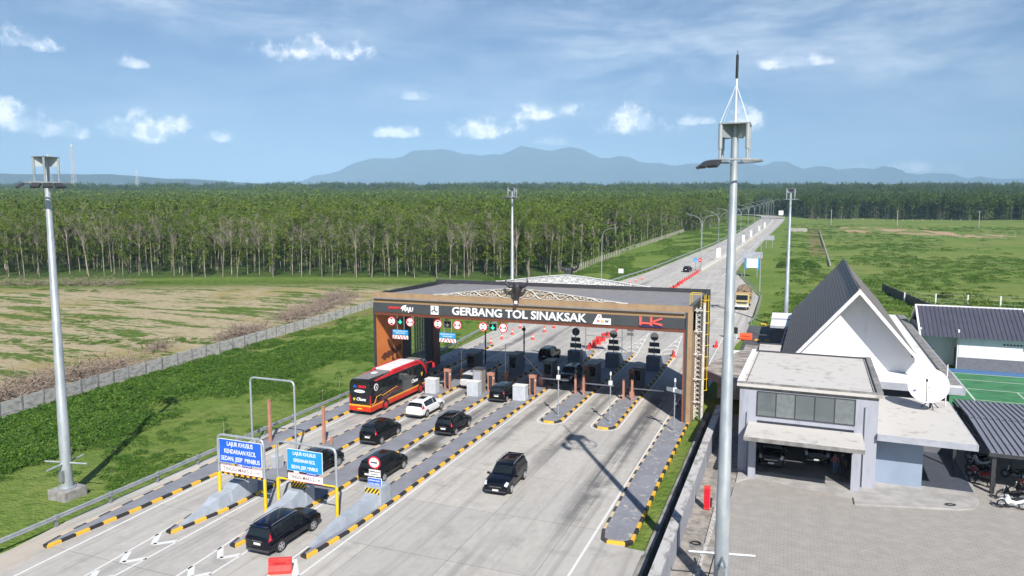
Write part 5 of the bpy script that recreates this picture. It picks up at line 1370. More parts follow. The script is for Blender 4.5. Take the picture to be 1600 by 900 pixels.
# bus
def make_bus():
    L, W, H = 12.0, 1.25, 3.72
    t = thing('coach_bus', 'black and red coach with white roof panel waiting in the far left lane', 'bus', (-38.75, 64.4, 0))
    X0, Y0 = -38.75, 64.4
    M_bb = mat('bus_black', (.012, .011, .013), .2, coat=.6); M_br = mat('bus_red', (.62, .02, .03), .25, coat=.4, c2=(.56, .02, .03)); M_bo = mat('bus_orange_red', (.60, .035, .010), .3, c2=(.54, .03, .010)); M_by = mat('bus_yellow', (.90, .42, .03), .3)
    b = MB()
    sec = [(-W, .42), (-W, 2.2), (-W + .05, 3.1), (-W + .16, 3.45), (-W + .40, 3.60), (W - .40, 3.60), (W - .16, 3.45), (W - .05, 3.1), (W, 2.2), (W, .42)]
    n = len(sec)
    for y, k, dz in ((-6, .97, -.04), (-5.85, 1, 0), (-3, 1, 0), (0, 1, 0), (3, 1, 0), (4.6, 1, 0), (5.6, .99, -.08), (5.9, .96, -.30), (6.0, .9, -.9)):
        for x, z in sec: b.v.append((X0 + x * k, Y0 + y, z + (dz if z > 2.9 else 0)))
    for i in range(8):
        for j in range(n):
            q = (i * n + j, i * n + (j + 1) % n, (i + 1) * n + (j + 1) % n, (i + 1) * n + j); b.f.append(q); b.m.append(0)
    b.f.append(tuple(range(n))); b.m.append(0); b.f.append(tuple(8 * n + j for j in reversed(range(n)))); b.m.append(0)
    b.build('body', M_bb, t, smooth=35)
    b = MB(); b.box(X0 - .82, X0 + .82, Y0 - 5.7, Y0 + 5.2, 3.60, 3.63); b.build('roof_skin', mat('bus_roof_grey', (.17, .165, .165), .6, c2=(.26, .25, .25), scale=3), t)
    b = MB(); b.box(X0 - .95, X0 + .86, Y0 - 1.6, Y0 + 3.4, 3.62, 3.80); b.build('roof_panel', mat('bus_roof_white', (.80, .78, .78), .5), t, bevel=.05)
    b = MB(); b.box(X0 - .35, X0 + .15, Y0 - 3.5, Y0 - 2.9, 3.62, 3.72); b.build('roof_hatch', M_white, t, bevel=.03)
    for sx in (1, -1):
        b = MB(); x0 = X0 + sx * (W - .02)
        pts = [(Y0 - 4.9, 3.30), (Y0 - 3, 3.34), (Y0 + 2, 3.37), (Y0 + 4.0, 3.30), (Y0 + 4.9, 2.6), (Y0 + 5.3, 1.9)]
        up = [(Y0 + 5.45, 1.95), (Y0 + 5.15, 2.8), (Y0 + 4.3, 3.50), (Y0 + 2, 3.58), (Y0 - 3, 3.55), (Y0 - 5.3, 3.38)]
        b.prism(pts + up, x0 - sx * .14, x0 + sx * .035, 'x'); b.build('red_arch_trim', M_br, t)
        b = MB(); b.tube([(X0 + sx * (W - .20), Y0 - 2.2, 3.52), (X0 + sx * (W - .14), Y0 - 1.6, 3.68), (X0 + sx * (W - .14), Y0 + 3.4, 3.68), (X0 + sx * (W - .22), Y0 + 4.2, 3.50)], .13, 8); b.build('roof_side_rail', M_br, t, smooth=50)
        b = MB(); b.box(x0 + sx * .015, x0 + sx * .03, Y0 - 5.95, Y0 + 5.4, .45, .92, 0); b.box(x0 + sx * .015, x0 + sx * .034, Y0 - 5.95, Y0 + 5.4, .92, 1.06, 1); b.build('lower_stripe', [M_bo, M_by], t)
        for k in range(6):
            y0 = Y0 - 4.35 + k * 1.52
            b = MB(); b.box(x0 + sx * .004, x0 + sx * .024, y0, y0 + 1.42, 2.12, 3.12); b.build('side_window', mat('bus_window_glass', (.016, .021, .024), .05), t)
        b = MB(); b.tube([(x0 + sx * .03, Y0 - 5.9, 1.15), (x0 + sx * .03, Y0 - 5.4, 1.2), (x0 + sx * .03, Y0 - 5.0, 1.75), (x0 + sx * .03, Y0 - 4.2, 1.80), (x0 + sx * .03, Y0 - 3.9, 1.62), (x0 + sx * .03, Y0 - 1.2, 1.95), (x0 + sx * .03, Y0 - 1.0, 1.85)], .03, 4)
        b.build('gold_line', M_by, t)
        b = MB(); b.tube([(x0 + sx * .03, Y0 - 5.6, 1.08), (x0 + sx * .03, Y0 - 4.9, 1.35), (x0 + sx * .03, Y0 - 4.5, 1.12), (x0 + sx * .03, Y0 - 2.6, 1.42), (x0 + sx * .03, Y0 - 2.2, 1.62), (x0 + sx * .03, Y0 - .6, 1.80), (x0 + sx * .03, Y0 - .3, 1.55)], .018, 4)
        b.build('red_line', M_br, t)
        for yy in (-3.35, 3.9):
            b = MB(); b.disc((X0 + sx * (W - .12), Y0 + yy, .52), .52, 'x', .30, 24); w_ = b.build('wheel', M_tyre, t, bevel=.04)
            b = MB(); b.disc((X0 + sx * (W + .035), Y0 + yy, .52), .32, 'x', .04, 18); b.build('rim', M_br, w_)
            b = MB(); b.prism([(Y0 + yy + .62 * math.cos(a), max(.42, .52 + .62 * math.sin(a))) for a in [math.pi * k / 12 for k in range(13)]], X0 + sx * (W - .1), X0 + sx * (W + .018), 'x'); b.build('wheel_arch', M_black, t)
    yb = Y0 - 6.0
    b = MB(); b.box(X0 - 1.22, X0 + 1.22, yb - .05, yb + .1, .45, .92, 0); b.box(X0 - 1.22, X0 + 1.22, yb - .055, yb + .1, .92, 1.08, 1); b.build('rear_bumper', [M_bo, M_by], t, bevel=.02)
    b = MB(); b.box(X0 - .98, X0 + .98, yb - .015, yb, 2.15, 3.2); b.build('rear_window', MATS['bus_window_glass'], t, bevel=.01)
    for sx in (1, -1):
        b = MB(); b.box(X0 + sx * 1.17 - .07, X0 + sx * 1.17 + .07, yb - .03, yb + .1, 1.1, 2.05); b.build('tail_light', M_tail, t, bevel=.02)
        b = MB(); b.tube([(X0 + sx * 1.1, Y0 + 5.8, 3.0), (X0 + sx * 1.35, Y0 + 6.3, 3.1), (X0 + sx * 1.55, Y0 + 6.45, 2.9)], .05, 6); b.cbox((X0 + sx * 1.56, Y0 + 6.45, 2.65), (.25, .14, .5)); b.build('mirror', M_br, t, bevel=.03)
    b = MB(); b.cbox((X0, yb - .07, .70), (.5, .02, .13)); b.build('number_plate', M_yellow, t)
    b = MB(); b.disc((X0 - .02, yb - .03, 2.42), .62, 'y', .02, 24, 0, .15); e_ = b.build('rear_badge', M_signwhite, t)
    o = text('Eksekutif', .18, M_charcoal, e_, (X0 - .02, yb - .045, 2.42), ext=.004)
    text('SHD', .30, M_signred, t, (X0 + .30, yb - .03, 2.88), ext=.006, fat=.02, sx=1.5)
    b = MB(); b.prism([(X0 - .75, 2.78), (X0 - .35, 2.78), (X0 - .45, 2.95), (X0 - .6, 3.02)], yb - .03, yb - .015, 'y'); b.build('blue_emblem', M_blue, t)
    text('Chana', .42, M_signwhite, t, (X0 + .1, yb - .02, 1.62), ext=.006, fat=.012, shear=.35)
    b = MB(); b.prism([(X0 - .78, 1.72), (X0 - .5, 1.72), (X0 - .58, 1.5), (X0 - .66, 1.44), (X0 - .72, 1.5)], yb - .03, yb - .015, 'y'); b.build('gold_emblem', M_yellow, t)
    text('Chana', .55, M_signwhite, t, (X0 + W + .03, Y0 + 2.55, 1.72), rz=math.pi / 2, ext=.006, fat=.015, shear=.35)
    b = MB(); b.prism([(Y0 + 4.0, 2.3), (Y0 + 4.4, 2.3), (Y0 + 4.3, 1.95), (Y0 + 4.2, 1.85), (Y0 + 4.1, 1.95)], X0 + W + .02, X0 + W + .035, 'x'); b.build('gold_emblem', M_yellow, t)
    b = MB(); b.disc((X0 + W + .005, Y0 - 5.05, 2.72), .36, 'x', .03, 20, 0); r_ = b.build('round_badge', M_signwhite, t)
    b = MB(); b.disc((X0 + W + .015, Y0 - 5.05, 2.72), .25, 'x', .03, 20, 0); b.build('badge_centre', M_bb, r_)
    b = MB(); b.prism([(Y0 - 5.15, 2.6), (Y0 - 5.05, 2.86), (Y0 - 4.95, 2.6)], X0 + W + .02, X0 + W + .04, 'x'); b.build('badge_mark', M_signwhite, r_)
make_bus()

# truck
def make_truck():
    X0, Y0 = -8.1, 147.5; z = TZ(X0, Y0 + 1); t = thing('cargo_truck', 'yellow cab truck with high brown load facing the gate on the road shoulder', 'truck', (X0, Y0, z))
    b = MB(); b.prism([(Y0 - 3.6, z + .7), (Y0 - 3.6, z + 1.45), (Y0 - 3.3, z + 2.35), (Y0 - 1.9, z + 2.4), (Y0 - 1.9, z + .7)], X0 - .98, X0 + .98, 'x'); b.build('cab', mat('truck_yellow', (.52, .42, .14), .5, c2=(.45, .38, .2)), t, bevel=.06)
    b = MB(); b.prism([(Y0 - 3.62, z + 1.52), (Y0 - 3.36, z + 2.25), (Y0 - 3.32, z + 2.25), (Y0 - 3.58, z + 1.52)], X0 - .85, X0 + .85, 'x'); b.build('windscreen', M_glass, t)
    b = MB(); b.box(X0 - 1.0, X0 + 1.0, Y0 - 3.7, Y0 - 3.55, z + .45, z + .75); b.build('bumper', M_plate, t)
    b = MB(); b.box(X0 - .8, X0 + .8, Y0 - 3.63, Y0 - 3.6, z + .95, z + 1.2); b.build('grille', M_dark, t)
    for sx in (1, -1):
        b = MB(); b.cbox((X0 + sx * .8, Y0 - 3.66, z + .88), (.28, .08, .2)); b.build('headlight', M_head, t)
        b = MB(); b.cbox((X0 + sx * 1.25, Y0 - 3.3, z + 1.9), (.16, .08, .35)); b.tube([(X0 + sx * .95, Y0 - 3.2, z + 2.0), (X0 + sx * 1.25, Y0 - 3.3, z + 2.0)], .03, 5); b.build('wing_mirror', M_black, t)
        for yy in (-2.7, 1.5, 2.6):
            b = MB(); b.disc((X0 + sx * .85, Y0 + yy, z + .45), .45, 'x', .3, 18); w_ = b.build('wheel', M_tyre, t, bevel=.03)
            b = MB(); b.disc((X0 + sx * 1.01, Y0 + yy, z + .45), .22, 'x', .03, 12); b.build('rim', M_plate, w_)
    b = MB(); b.box(X0 - 1.1, X0 + 1.1, Y0 - 1.7, Y0 + 4, z + .8, z + 1.0)
    for k in range(4): b.box(X0 - 1.15, X0 + 1.15, Y0 - 1.75, Y0 - 1.68, z + 1.0 + k * .42, z + 1.3 + k * .42)
    for sx in (1, -1):
        for k in range(3): b.box(X0 + sx * 1.12 - .03, X0 + sx * 1.12 + .03, Y0 - 1.7, Y0 + 4, z + 1.0 + k * .42, z + 1.3 + k * .42)
    b.build('cargo_bed', mat('wooden_bed', (.46, .30, .16), .8), t)
    r_ = random.Random(4); b = MB()
    for i in range(9):
        for j in range(7):
            pass
    NU, NV = 14, 10
    for i in range(NU + 1):
        for j in range(NV + 1):
            u, v = i / NU, j / NV; y = Y0 - 1.6 + 5.5 * u; x = X0 - 1.08 + 2.16 * v
            h = 1.95 * (math.sin(math.pi * min(1, max(0, v * .94 + .03))) ** .28) * (math.sin(math.pi * (u * .92 + .04)) ** .25)
            b.v.append((x, y, z + 1.5 + h + r_.uniform(-.12, .12)))
    for i in range(NU):
        for j in range(NV): k = i * (NV + 1) + j; b.f.append((k, k + 1, k + NV + 2, k + NV + 1)); b.m.append(0)
    b.box(X0 - 1.08, X0 + 1.08, Y0 - 1.62, Y0 + 3.9, z + 1.0, z + 2.4)
    b.build('load', mat('bundled_load', (.24, .18, .12), .95, c2=(.13, .10, .07), scale=3, bump=.5), t)
make_truck()
bpy.data.objects['cargo_truck'].scale = (1.25, 1.25, 1.25); bpy.data.objects['cargo_truck'].location.x -= .5

# motorcycles
def make_bike(paint, label, detail=True):
    t = thing('motorcycle', label, 'motorcycle', (0, 0, 0), 'motorcycles under the shelter')
    def tor(y, r, w):
        b = MB(); P = [(0, y + r * math.cos(a), r + r * math.sin(a)) for a in [2 * math.pi * k / 20 for k in range(21)]]
        b.tube([(p[0], p[1], p[2] + .05) for p in P], w, 7); return b
    for y, s_ in ((.62, 0), (-.62, 1)):
        o = tor(y, .25, .05).build('wheel', M_tyre, t, smooth=True)
        b = MB(); b.disc((0, y, .30), .06, 'x', .12, 10)
        for k in range(6): a = math.pi * k / 3; b.tube([(0, y, .30), (0, y + .23 * math.cos(a), .30 + .23 * math.sin(a))], .012, 4)
        b.build('rim', M_rim, o)
    b = MB(); b.tube([(0, .62, .30), (0, .42, .72), (0, .36, .98)], [.035, .045, .03], 6); b.build('front_fork', M_chrome, t)
    b = MB(); b.prism([(.47, .55), (.38, .95), (.28, .98), (.10, .62), (-.20, .55), (-.62, .74), (-.78, .70), (-.55, .48), (-.15, .32), (.30, .32)], -.10, .10, 'x'); b.build('fairing', paint, t, bevel=.04)
    b = MB(); b.prism([(.75, .62), (.9, .52), (.62, .66), (.45, .62), (.62, .72)], -.06, .06, 'x'); b.build('mudguard', paint, t)
    b = MB(); b.prism([(.05, .66), (-.10, .74), (-.60, .82), (-.66, .77), (-.2, .62)], -.12, .12, 'x'); b.build('seat', M_black, t, bevel=.03)
    b = MB(); b.tube([(-.33, .24, 1.0), (-.12, .34, 1.02), (.12, .34, 1.02), (.33, .24, 1.0)], .018, 6); b.build('handlebar', M_black, t)
    for sx in (1, -1):
        b = MB(); b.tube([(sx * .2, .33, 1.02), (sx * .26, .36, 1.16)], .008, 4); b.cbox((sx * .27, .35, 1.18), (.11, .02, .07)); b.build('mirror', M_black, t)
    b = MB(); b.cbox((0, .42, .90), (.16, .1, .12)); b.build('headlight', M_head, t, bevel=.03)
    b = MB(); b.tube([(.13, .1, .25), (.14, -.3, .26), (.15, -.75, .36)], [.025, .04, .05], 8); b.build('exhaust', M_chrome, t)
    b = MB(); b.cbox((0, .08, .34), (.2, .34, .22)); b.build('engine', M_galvd, t, bevel=.03)
    return t
bikes = [(make_bike(M_carwht, ''), 0), (make_bike(M_carblk, ''), 0), (make_bike(mat('bike_red', (.35, .02, .02), .3), ''), 0)]
bikes = [[a, False] for a, _ in bikes]
BL = [(14.35, 55.6, 95, 0, 'white and black motorcycle nearest the camera beside the shelter post'), (14.6, 57.1, 88, 1, 'black motorcycle with lime stripe just behind the white one'), (15.6, 58.5, 80, 1, 'black motorcycle second in the right hand row under the shelter'),
      (16.3, 60.0, 85, 2, 'dark red motorcycle at the right edge under the shelter roof'), (13.3, 59.6, 60, 1, 'black motorcycle first behind the shelter post on the left'), (13.4, 61.0, 60, 2, 'dark red motorcycle in the left row behind the post'),
      (13.6, 62.4, 62, 1, 'black motorcycle third in the left row in deep shade'), (13.9, 63.8, 60, 0, 'pale motorcycle deep in the shade of the shelter'), (14.0, 65.3, 58, 1, 'black motorcycle farthest back in the left row'), (15.9, 62.2, 86, 1, 'black motorcycle in the middle of the shelter in shade')]
for x, y, a, k, lb in BL:
    o = place(bikes[k][0], bikes[k][1], (*pre(x - .0, y), .03), R(a) + ROT, lb); bikes[k][1] = True
b = MB(); b.box(14.2, 14.6, 57.0, 57.06, .72, .78)

# people
M_shirtw = mat('shirt_white', (.62, .62, .60), .8); M_pantsb = mat('trousers_dark', (.02, .022, .03), .8); M_brownp = mat('trousers_brown', (.11, .065, .045), .8); M_jean = mat('jeans_blue', (.05, .12, .28), .8); M_blkc = mat('shirt_black', (.02, .02, .022), .8); M_hair = mat('black_hair', (.012, .01, .01), .6)
def person(label, loc, rz, shirt, pants, pose='stand', h=1.70, cap=None):
    k = h / 1.70; sk = bpy.data.meshes.new('person')
    J = {'pel': (0, 0, .93, .145), 'wai': (0, .0, 1.08, .13), 'che': (0, .0, 1.30, .155), 'nek': (0, .01, 1.44, .062), 'hd0': (0, .015, 1.53, .082), 'hd1': (0, .015, 1.62, .088)}
    for s_, q in ((1, 'l'), (-1, 'r')):
        arm = {'stand': ((.22, .0, 1.12), (.24, .05, .90), (.24, .08, .80)), 'reach': ((.20, .12, 1.16), (.16, .36, 1.16), (.15, .46, 1.17)), 'hip': ((.28, -.02, 1.14), (.20, .14, 1.02), (.15, .17, 1.0))}[pose if s_ > 0 or pose == 'stand' else ('reach' if pose == 'reach' else 'stand')]
        J['sh' + q] = (s_ * .17, 0, 1.38, .062)
        for n_, p_, r_ in zip(('el', 'wr', 'ha'), arm, (.045, .032, .036)): J[n_ + q] = (s_ * p_[0], p_[1], p_[2], r_)
        J['hi' + q] = (s_ * .09, 0, .86, .095); J['kn' + q] = (s_ * .10, .02, .48, .062); J['an' + q] = (s_ * .105, -.01, .09, .045); J['fo' + q] = (s_ * .12, .15, .045, .04)
    names = list(J); E = [('pel', 'wai'), ('wai', 'che'), ('che', 'nek'), ('nek', 'hd0'), ('hd0', 'hd1')]
    for q in 'lr': E += [('che', 'sh' + q), ('sh' + q, 'el' + q), ('el' + q, 'wr' + q), ('wr' + q, 'ha' + q), ('pel', 'hi' + q), ('hi' + q, 'kn' + q), ('kn' + q, 'an' + q), ('an' + q, 'fo' + q)]
    for q, s_ in (('l', 1), ('r', -1)):     # fingers and thumb
        hx, hy, hz, _ = J['ha' + q]; w = J['wr' + q]; d = (Vector((hx, hy, hz)) - Vector(w[:3])).normalized()
        side = d.cross(Vector((1, 0, 0))).normalized()
        for f in range(4):
            n1 = 'f%d%s' % (f, q); p = Vector((hx, hy, hz)) + d * (.085 - .008 * abs(f - 1.4)) + side * (f - 1.5) * .021; J[n1] = (*p, .009); names.append(n1); E.append(('ha' + q, n1))
        p = Vector((hx, hy, hz)) + d * .035 + side * .055; J['th' + q] = (*p, .010); names.append('th' + q); E.append(('ha' + q, 'th' + q))
    sk.from_pydata([tuple(c * k for c in J[n_][:3]) for n_ in names], [(names.index(a), names.index(c)) for a, c in E], [])
    o = bpy.data.objects.new('person', sk); COL.objects.link(o)
    m1 = o.modifiers.new('skin', 'SKIN'); m2 = o.modifiers.new('sub', 'SUBSURF'); m2.levels = 1; m2.render_levels = 1
    for i, n_ in enumerate(names):
        v = sk.skin_vertices[0].data[i]; r_ = J[n_][3] * k; v.radius = (r_ * (1.15 if n_ in ('pel', 'wai', 'che') else 1), r_ * (.75 if n_ in ('pel', 'wai', 'che') else 1)); v.use_root = (n_ == 'pel')
    dg = bpy.context.evaluated_depsgraph_get(); dg.update()
    me = bpy.data.meshes.new_from_object(o.evaluated_get(dg)); bpy.data.objects.remove(o)
    me.name = 'person'; me.materials.clear()
    for mm in (M_skin, shirt, pants, M_black): me.materials.append(mm)
    for p in me.polygons:
        c = p.center / k; p.use_smooth = True
        p.material_index = 3 if c.z < .10 else 2 if c.z < .98 and abs(c.x) < .19 else 1 if c.z < 1.44 and (c.z > 1.17 or abs(c.x) < .18) and c.y < .22 else 0
    o = bpy.data.objects.new('person', me); COL.objects.link(o); o.location = loc; o.rotation_euler = (0, 0, rz); tag(o, label, 'person')
    b = MB(); cz = 1.60 * k
    rings = []
    for j in range(6):
        a = math.pi / 2 * j / 5; r_ = .102 * k * math.cos(a) + .002; z_ = cz + .10 * k * math.sin(a)
        rings.append([(r_ * math.cos(2 * math.pi * i / 12), .0 + r_ * 1.1 * math.sin(2 * math.pi * i / 12) - (.012 if j < 3 else 0), z_ - (.05 if j == 0 and math.sin(2 * math.pi * i / 12) < .2 else 0)) for i in range(12)])
    for r0, r1 in zip(rings, rings[1:]):
        for i in range(12): b.face([r0[i], r0[(i + 1) % 12], r1[(i + 1) % 12], r1[i]])
    hme = b.mesh('hair' if not cap else 'cap', cap or M_hair, smooth=True); ho = bpy.data.objects.new('hair' if not cap else 'cap', hme); COL.objects.link(ho); ho.parent = o
    f = MB(); y0 = .098 * k
    for s_ in (1, -1): f.cbox((s_ * .03 * k, y0, 1.585 * k), (.018, .008, .008))
    f.cbox((0, y0 + .004, 1.56 * k), (.016, .016, .03)); f.cbox((0, y0 - .004, 1.525 * k), (.035, .01, .006))
    fo = bpy.data.objects.new('face_features', f.mesh('face_features', mat('face_dark', (.10, .045, .03), .6))); COL.objects.link(fo); fo.parent = o
    return o
person('guard in pale shirt and brown trousers standing on the island beside the bus front', (-35.85, 71.7, .17), R(-20), M_shirtw, M_brownp, 'stand', 1.72, cap=M_dark)
person('attendant in dark clothes reaching to the car at the payment post', (-31.3, 75.2, .17), R(85), M_blkc, M_pantsb, 'reach', 1.68)
x, y = pre(3.55, 57.4); person('person in blue jeans and maroon top standing in the garage mouth', (x, y, GZ), R(200), mat('shirt_maroon', (.22, .10, .13), .8), M_jean, 'hip', 1.70)
x, y = pre(4.05, 57.5); person('person in all black clothes standing at the right in the garage mouth', (x, y, GZ), R(160), M_blkc, M_pantsb, 'hip', 1.78)

# ------------------------------------------------------------------ light masts
def mast(x, y, label, hr=22.0, zb=None, near=False):
    z0 = (TZ(x, y) if zb is None else zb)
    t = thing('light_mast', label, 'light mast', (x, y, z0), 'tall galvanised light masts round the toll plaza')
    def Z(v): return z0 + v
    b = MB(); b.box(x - .85, x + .85, y - .85, y + .85, z0 - .4, z0 + .55); b.build('base_plinth', M_slate, t, bevel=.04)
    b = MB(); sg = [(0.5, .40), (1.4, .375), (6, .335), (6.02, .325), (12, .275), (12.02, .265), (18, .215), (18.02, .205), (hr + 1.7, .165)]
    b.tube([(x, y, Z(h)) for h, _ in sg], [r for _, r in sg], 16); b.disc((x, y, Z(.6)), .55, 'z', .06, 16); b.build('mast_pole', M_galv, t, smooth=40)
    for a in (0, 90):
        c, s_ = math.cos(R(a + 12)), math.sin(R(a + 12)); b = MB()
        b.tube([(x - c * 1.65, y - s_ * 1.65, Z(2.35)), (x + c * 1.65, y + s_ * 1.65, Z(2.35))], .07, 4); b.build('cross_arm', M_galv, t)
    b = MB(); b.cbox((x + .05, y - .42, Z(1.5)), (.35, .18, .8)); b.build('access_box', M_galvd, t)
    b = MB(); b.box(x - .72, x + .72, y - .72, y + .72, Z(hr + 1.70), Z(hr + 1.75)); b.build('top_plate', M_galvd, t)
    for ax, ay in ((-1, -1), (1, -1), (1, 1), (-1, 1)):
        b = MB(); b.tube([(x + ax * .62, y + ay * .62, Z(hr + 1.7)), (x + ax * .62, y + ay * .62, Z(hr + .55))], .10, 8); b.tube([(x + ax * .62, y + ay * .62, Z(hr + .55)), (x + ax * .62, y + ay * .62, Z(hr))], .065, 8); b.build('guide_tube', M_galv, t, smooth=40)
        b = MB(); b.prism([(0, 0), (1, 0), (1, 1), (0, 1)], 0, 0) if False else None
        p0 = (x + ax * .12, y + ay * .12); p1 = (x + ax * .58, y + ay * .58)
        d = (ay * .012, -ax * .012)
        for sg_ in (1,):
            b.face([(p0[0], p0[1], Z(hr + 1.1)), (p1[0], p1[1], Z(hr + 1.1)), (p1[0], p1[1], Z(hr + 1.7)), (p0[0], p0[1], Z(hr + 1.7))])
            b.face([(p0[0] + d[0], p0[1] + d[1], Z(hr + 1.1)), (p1[0] + d[0], p1[1] + d[1], Z(hr + 1.1)), (p1[0] + d[0], p1[1] + d[1], Z(hr + 1.7)), (p0[0] + d[0], p0[1] + d[1], Z(hr + 1.7))])
        b.build('gusset_plate', M_galv, t)
    b = MB(); b.tube([(x + 1.3 * math.cos(a), y + 1.3 * math.sin(a), Z(hr)) for a in [2 * math.pi * k / 24 for k in range(25)]], .05, 6, caps=False)
    for a in range(4): b.tube([(x + .3 * math.cos(a * 1.57), y + .3 * math.sin(a * 1.57), Z(hr)), (x + 1.3 * math.cos(a * 1.57), y + 1.3 * math.sin(a * 1.57), Z(hr))], .035, 5)
    b.build('light_ring', M_galv, t, smooth=40)
    ang = {'near': (195, 218, 240), 'l': (250, 300, 325, 350), 'm': (220, 260, 300), 'r': (200, 225, 330)}[near]
    for a in ang:
        c, s_ = math.cos(R(a)), math.sin(R(a)); cx, cy = x + 1.55 * c, y + 1.55 * s_
        b = MB(); q = []
        u = Vector((-s_, c, 0)); w = Vector((c * .8, s_ * .8, -.6)).normalized(); n_ = Vector((c * .6, s_ * .6, .8)); cc = Vector((cx, cy, Z(hr - .22)))
        P = [cc + u * (i * .27) + w * (j * .22) for i, j in ((-1, -1), (1, -1), (1, 1), (-1, 1))]
        b.face([tuple(p + n_ * .1) for p in P]); b.face([tuple(p - n_ * .04) for p in reversed(P)])
        for i in range(4): b.face([tuple(P[i] - n_ * .04), tuple(P[(i + 1) % 4] - n_ * .04), tuple(P[(i + 1) % 4] + n_ * .1), tuple(P[i] + n_ * .1)])
        f_ = b.build('floodlight', M_dark, t)
        b = MB(); b.face([tuple(cc + u * (i * .22) + w * (j * .17) - n_ * .05) for i, j in ((-1, -1), (1, -1), (1, 1), (-1, 1))]); b.build('lens', mat('flood_lens', (.62, .58, .48), .25), f_)
    if near == 'l':
        for ch in t.children:
            if ch.name.split('.')[0] in ('top_plate', 'guide_tube', 'gusset_plate'): ch.scale = (.80, .80, 1)
    if near == 'near':
        b = MB(); b.tube([(x, y, Z(hr + 1.7)), (x, y, Z(hr + 4.0))], [.055, .045], 8); a_ = b.build('antenna', M_white, t)
        b = MB(); b.tube([(x, y, Z(hr + 3.9)), (x, y, Z(hr + 5.0))], .065, 8); b.tube([(x, y, Z(hr + 5.0)), (x, y, Z(hr + 5.2))], .015, 4); b.build('antenna_tip', M_black, a_)
        for ax, ay in ((-1, -1), (1, -1), (1, 1), (-1, 1)):
            b = MB(); b.tube([(x + ax * .65, y + ay * .65, Z(hr + 1.72)), (x, y, Z(hr + 3.6))], .014, 4); b.build('guy_wire', M_white, a_)
    return t
mast(-46.75, 33.9, 'tall light mast on the grass bank outside the left guard rail', 21.7, None, 'l')
mast(-2.77, 36.6, 'tall light mast with antenna nearest the camera beside the yard wall', 22.2, 0, 'near')
mast(-48.6, 124.5, 'tall light mast rising behind the left half of the gate roof', 21.6, None, 'm')
mast(-.55, 126.5, 'tall light mast in the grass behind the guard house', 21.3, None, 'r')

# ------------------------------------------------------------------ street lamps
lamp2 = thing('street_lamp', '', 'street lamp', (0, 0, 0), 'double arm street lamps along the median')
b = MB(); b.tube([(0, 0, 0), (0, 0, 12.8)], [.13, .08], 8); b.build('lamp_post', M_galv, lamp2, smooth=40)
for s_ in (1, -1):
    b = MB(); b.tube([(0, 0, 12.8), (s_ * .25, 0, 14.2), (s_ * 1.0, 0, 15.3), (s_ * 2.2, 0, 15.9), (s_ * 4.0, 0, 16.3)], [.08, .07, .06, .055, .05], 7); a_ = b.build('arm', M_galv, lamp2, smooth=40)
    b = MB(); b.prism([(s_ * 3.8, 16.26), (s_ * 4.9, 16.50), (s_ * 4.85, 16.62), (s_ * 3.8, 16.40)], -.16, .16, 'y'); b.build('lamp_head', M_galvd, a_)
lamp1 = thing('street_lamp', '', 'street lamp', (0, 0, 0), 'single arm street lamps at the road sides')
b = MB(); b.tube([(0, 0, 0), (0, 0, 10.5)], [.13, .08], 8); b.build('lamp_post', M_galv, lamp1, smooth=40)
b = MB(); b.tube([(0, 0, 10.5), (.15, 0, 11.6), (.7, 0, 12.6), (1.8, 0, 13.1), (3.4, 0, 13.4)], [.08, .07, .06, .055, .05], 7); a_ = b.build('arm', M_galv, lamp1, smooth=40)
b = MB(); b.prism([(3.2, 13.34), (4.3, 13.56), (4.25, 13.68), (3.2, 13.48)], -.16, .16, 'y'); b.build('lamp_head', M_galvd, a_)
for k, (x, y) in enumerate(((-24.36, 213), (-22.9, 247), (-21.6, 278), (-20.3, 314), (-19.35, 349), (-18.4, 385), (-17.4, 420), (-16.5, 451), (-16.0, 483), (-15.8, 519), (-15.6, 567), (-15.5, 625))):
    o = place(lamp2, k > 0, (x, y, TZ(x, y)), 0, 'double arm street lamp on the median, ' + ORD[k] + ' beyond the gate')
    sc = min(1.0 + k * .012, 1.1); o.scale = (1, 1, sc)
for k, (x, y, rz, lb) in enumerate(((-46.4, 183.4, 0, 'single arm street lamp standing on the left bank beyond the gate roof'), (-6.4, 167.8, math.pi, 'single arm street lamp beside the right guard rail near the blank billboard'),
        (-30.6, 430, 0, 'single arm street lamp at the left road edge near the forest corner'), (-28.8, 520, 0, 'farthest single arm street lamp at the left road edge'), (-34.6, 300, 0, 'single arm street lamp at the left road edge halfway to the bend'))):
    place(lamp1, k > 0, (x, y, TZ(x, y)), rz, lb)

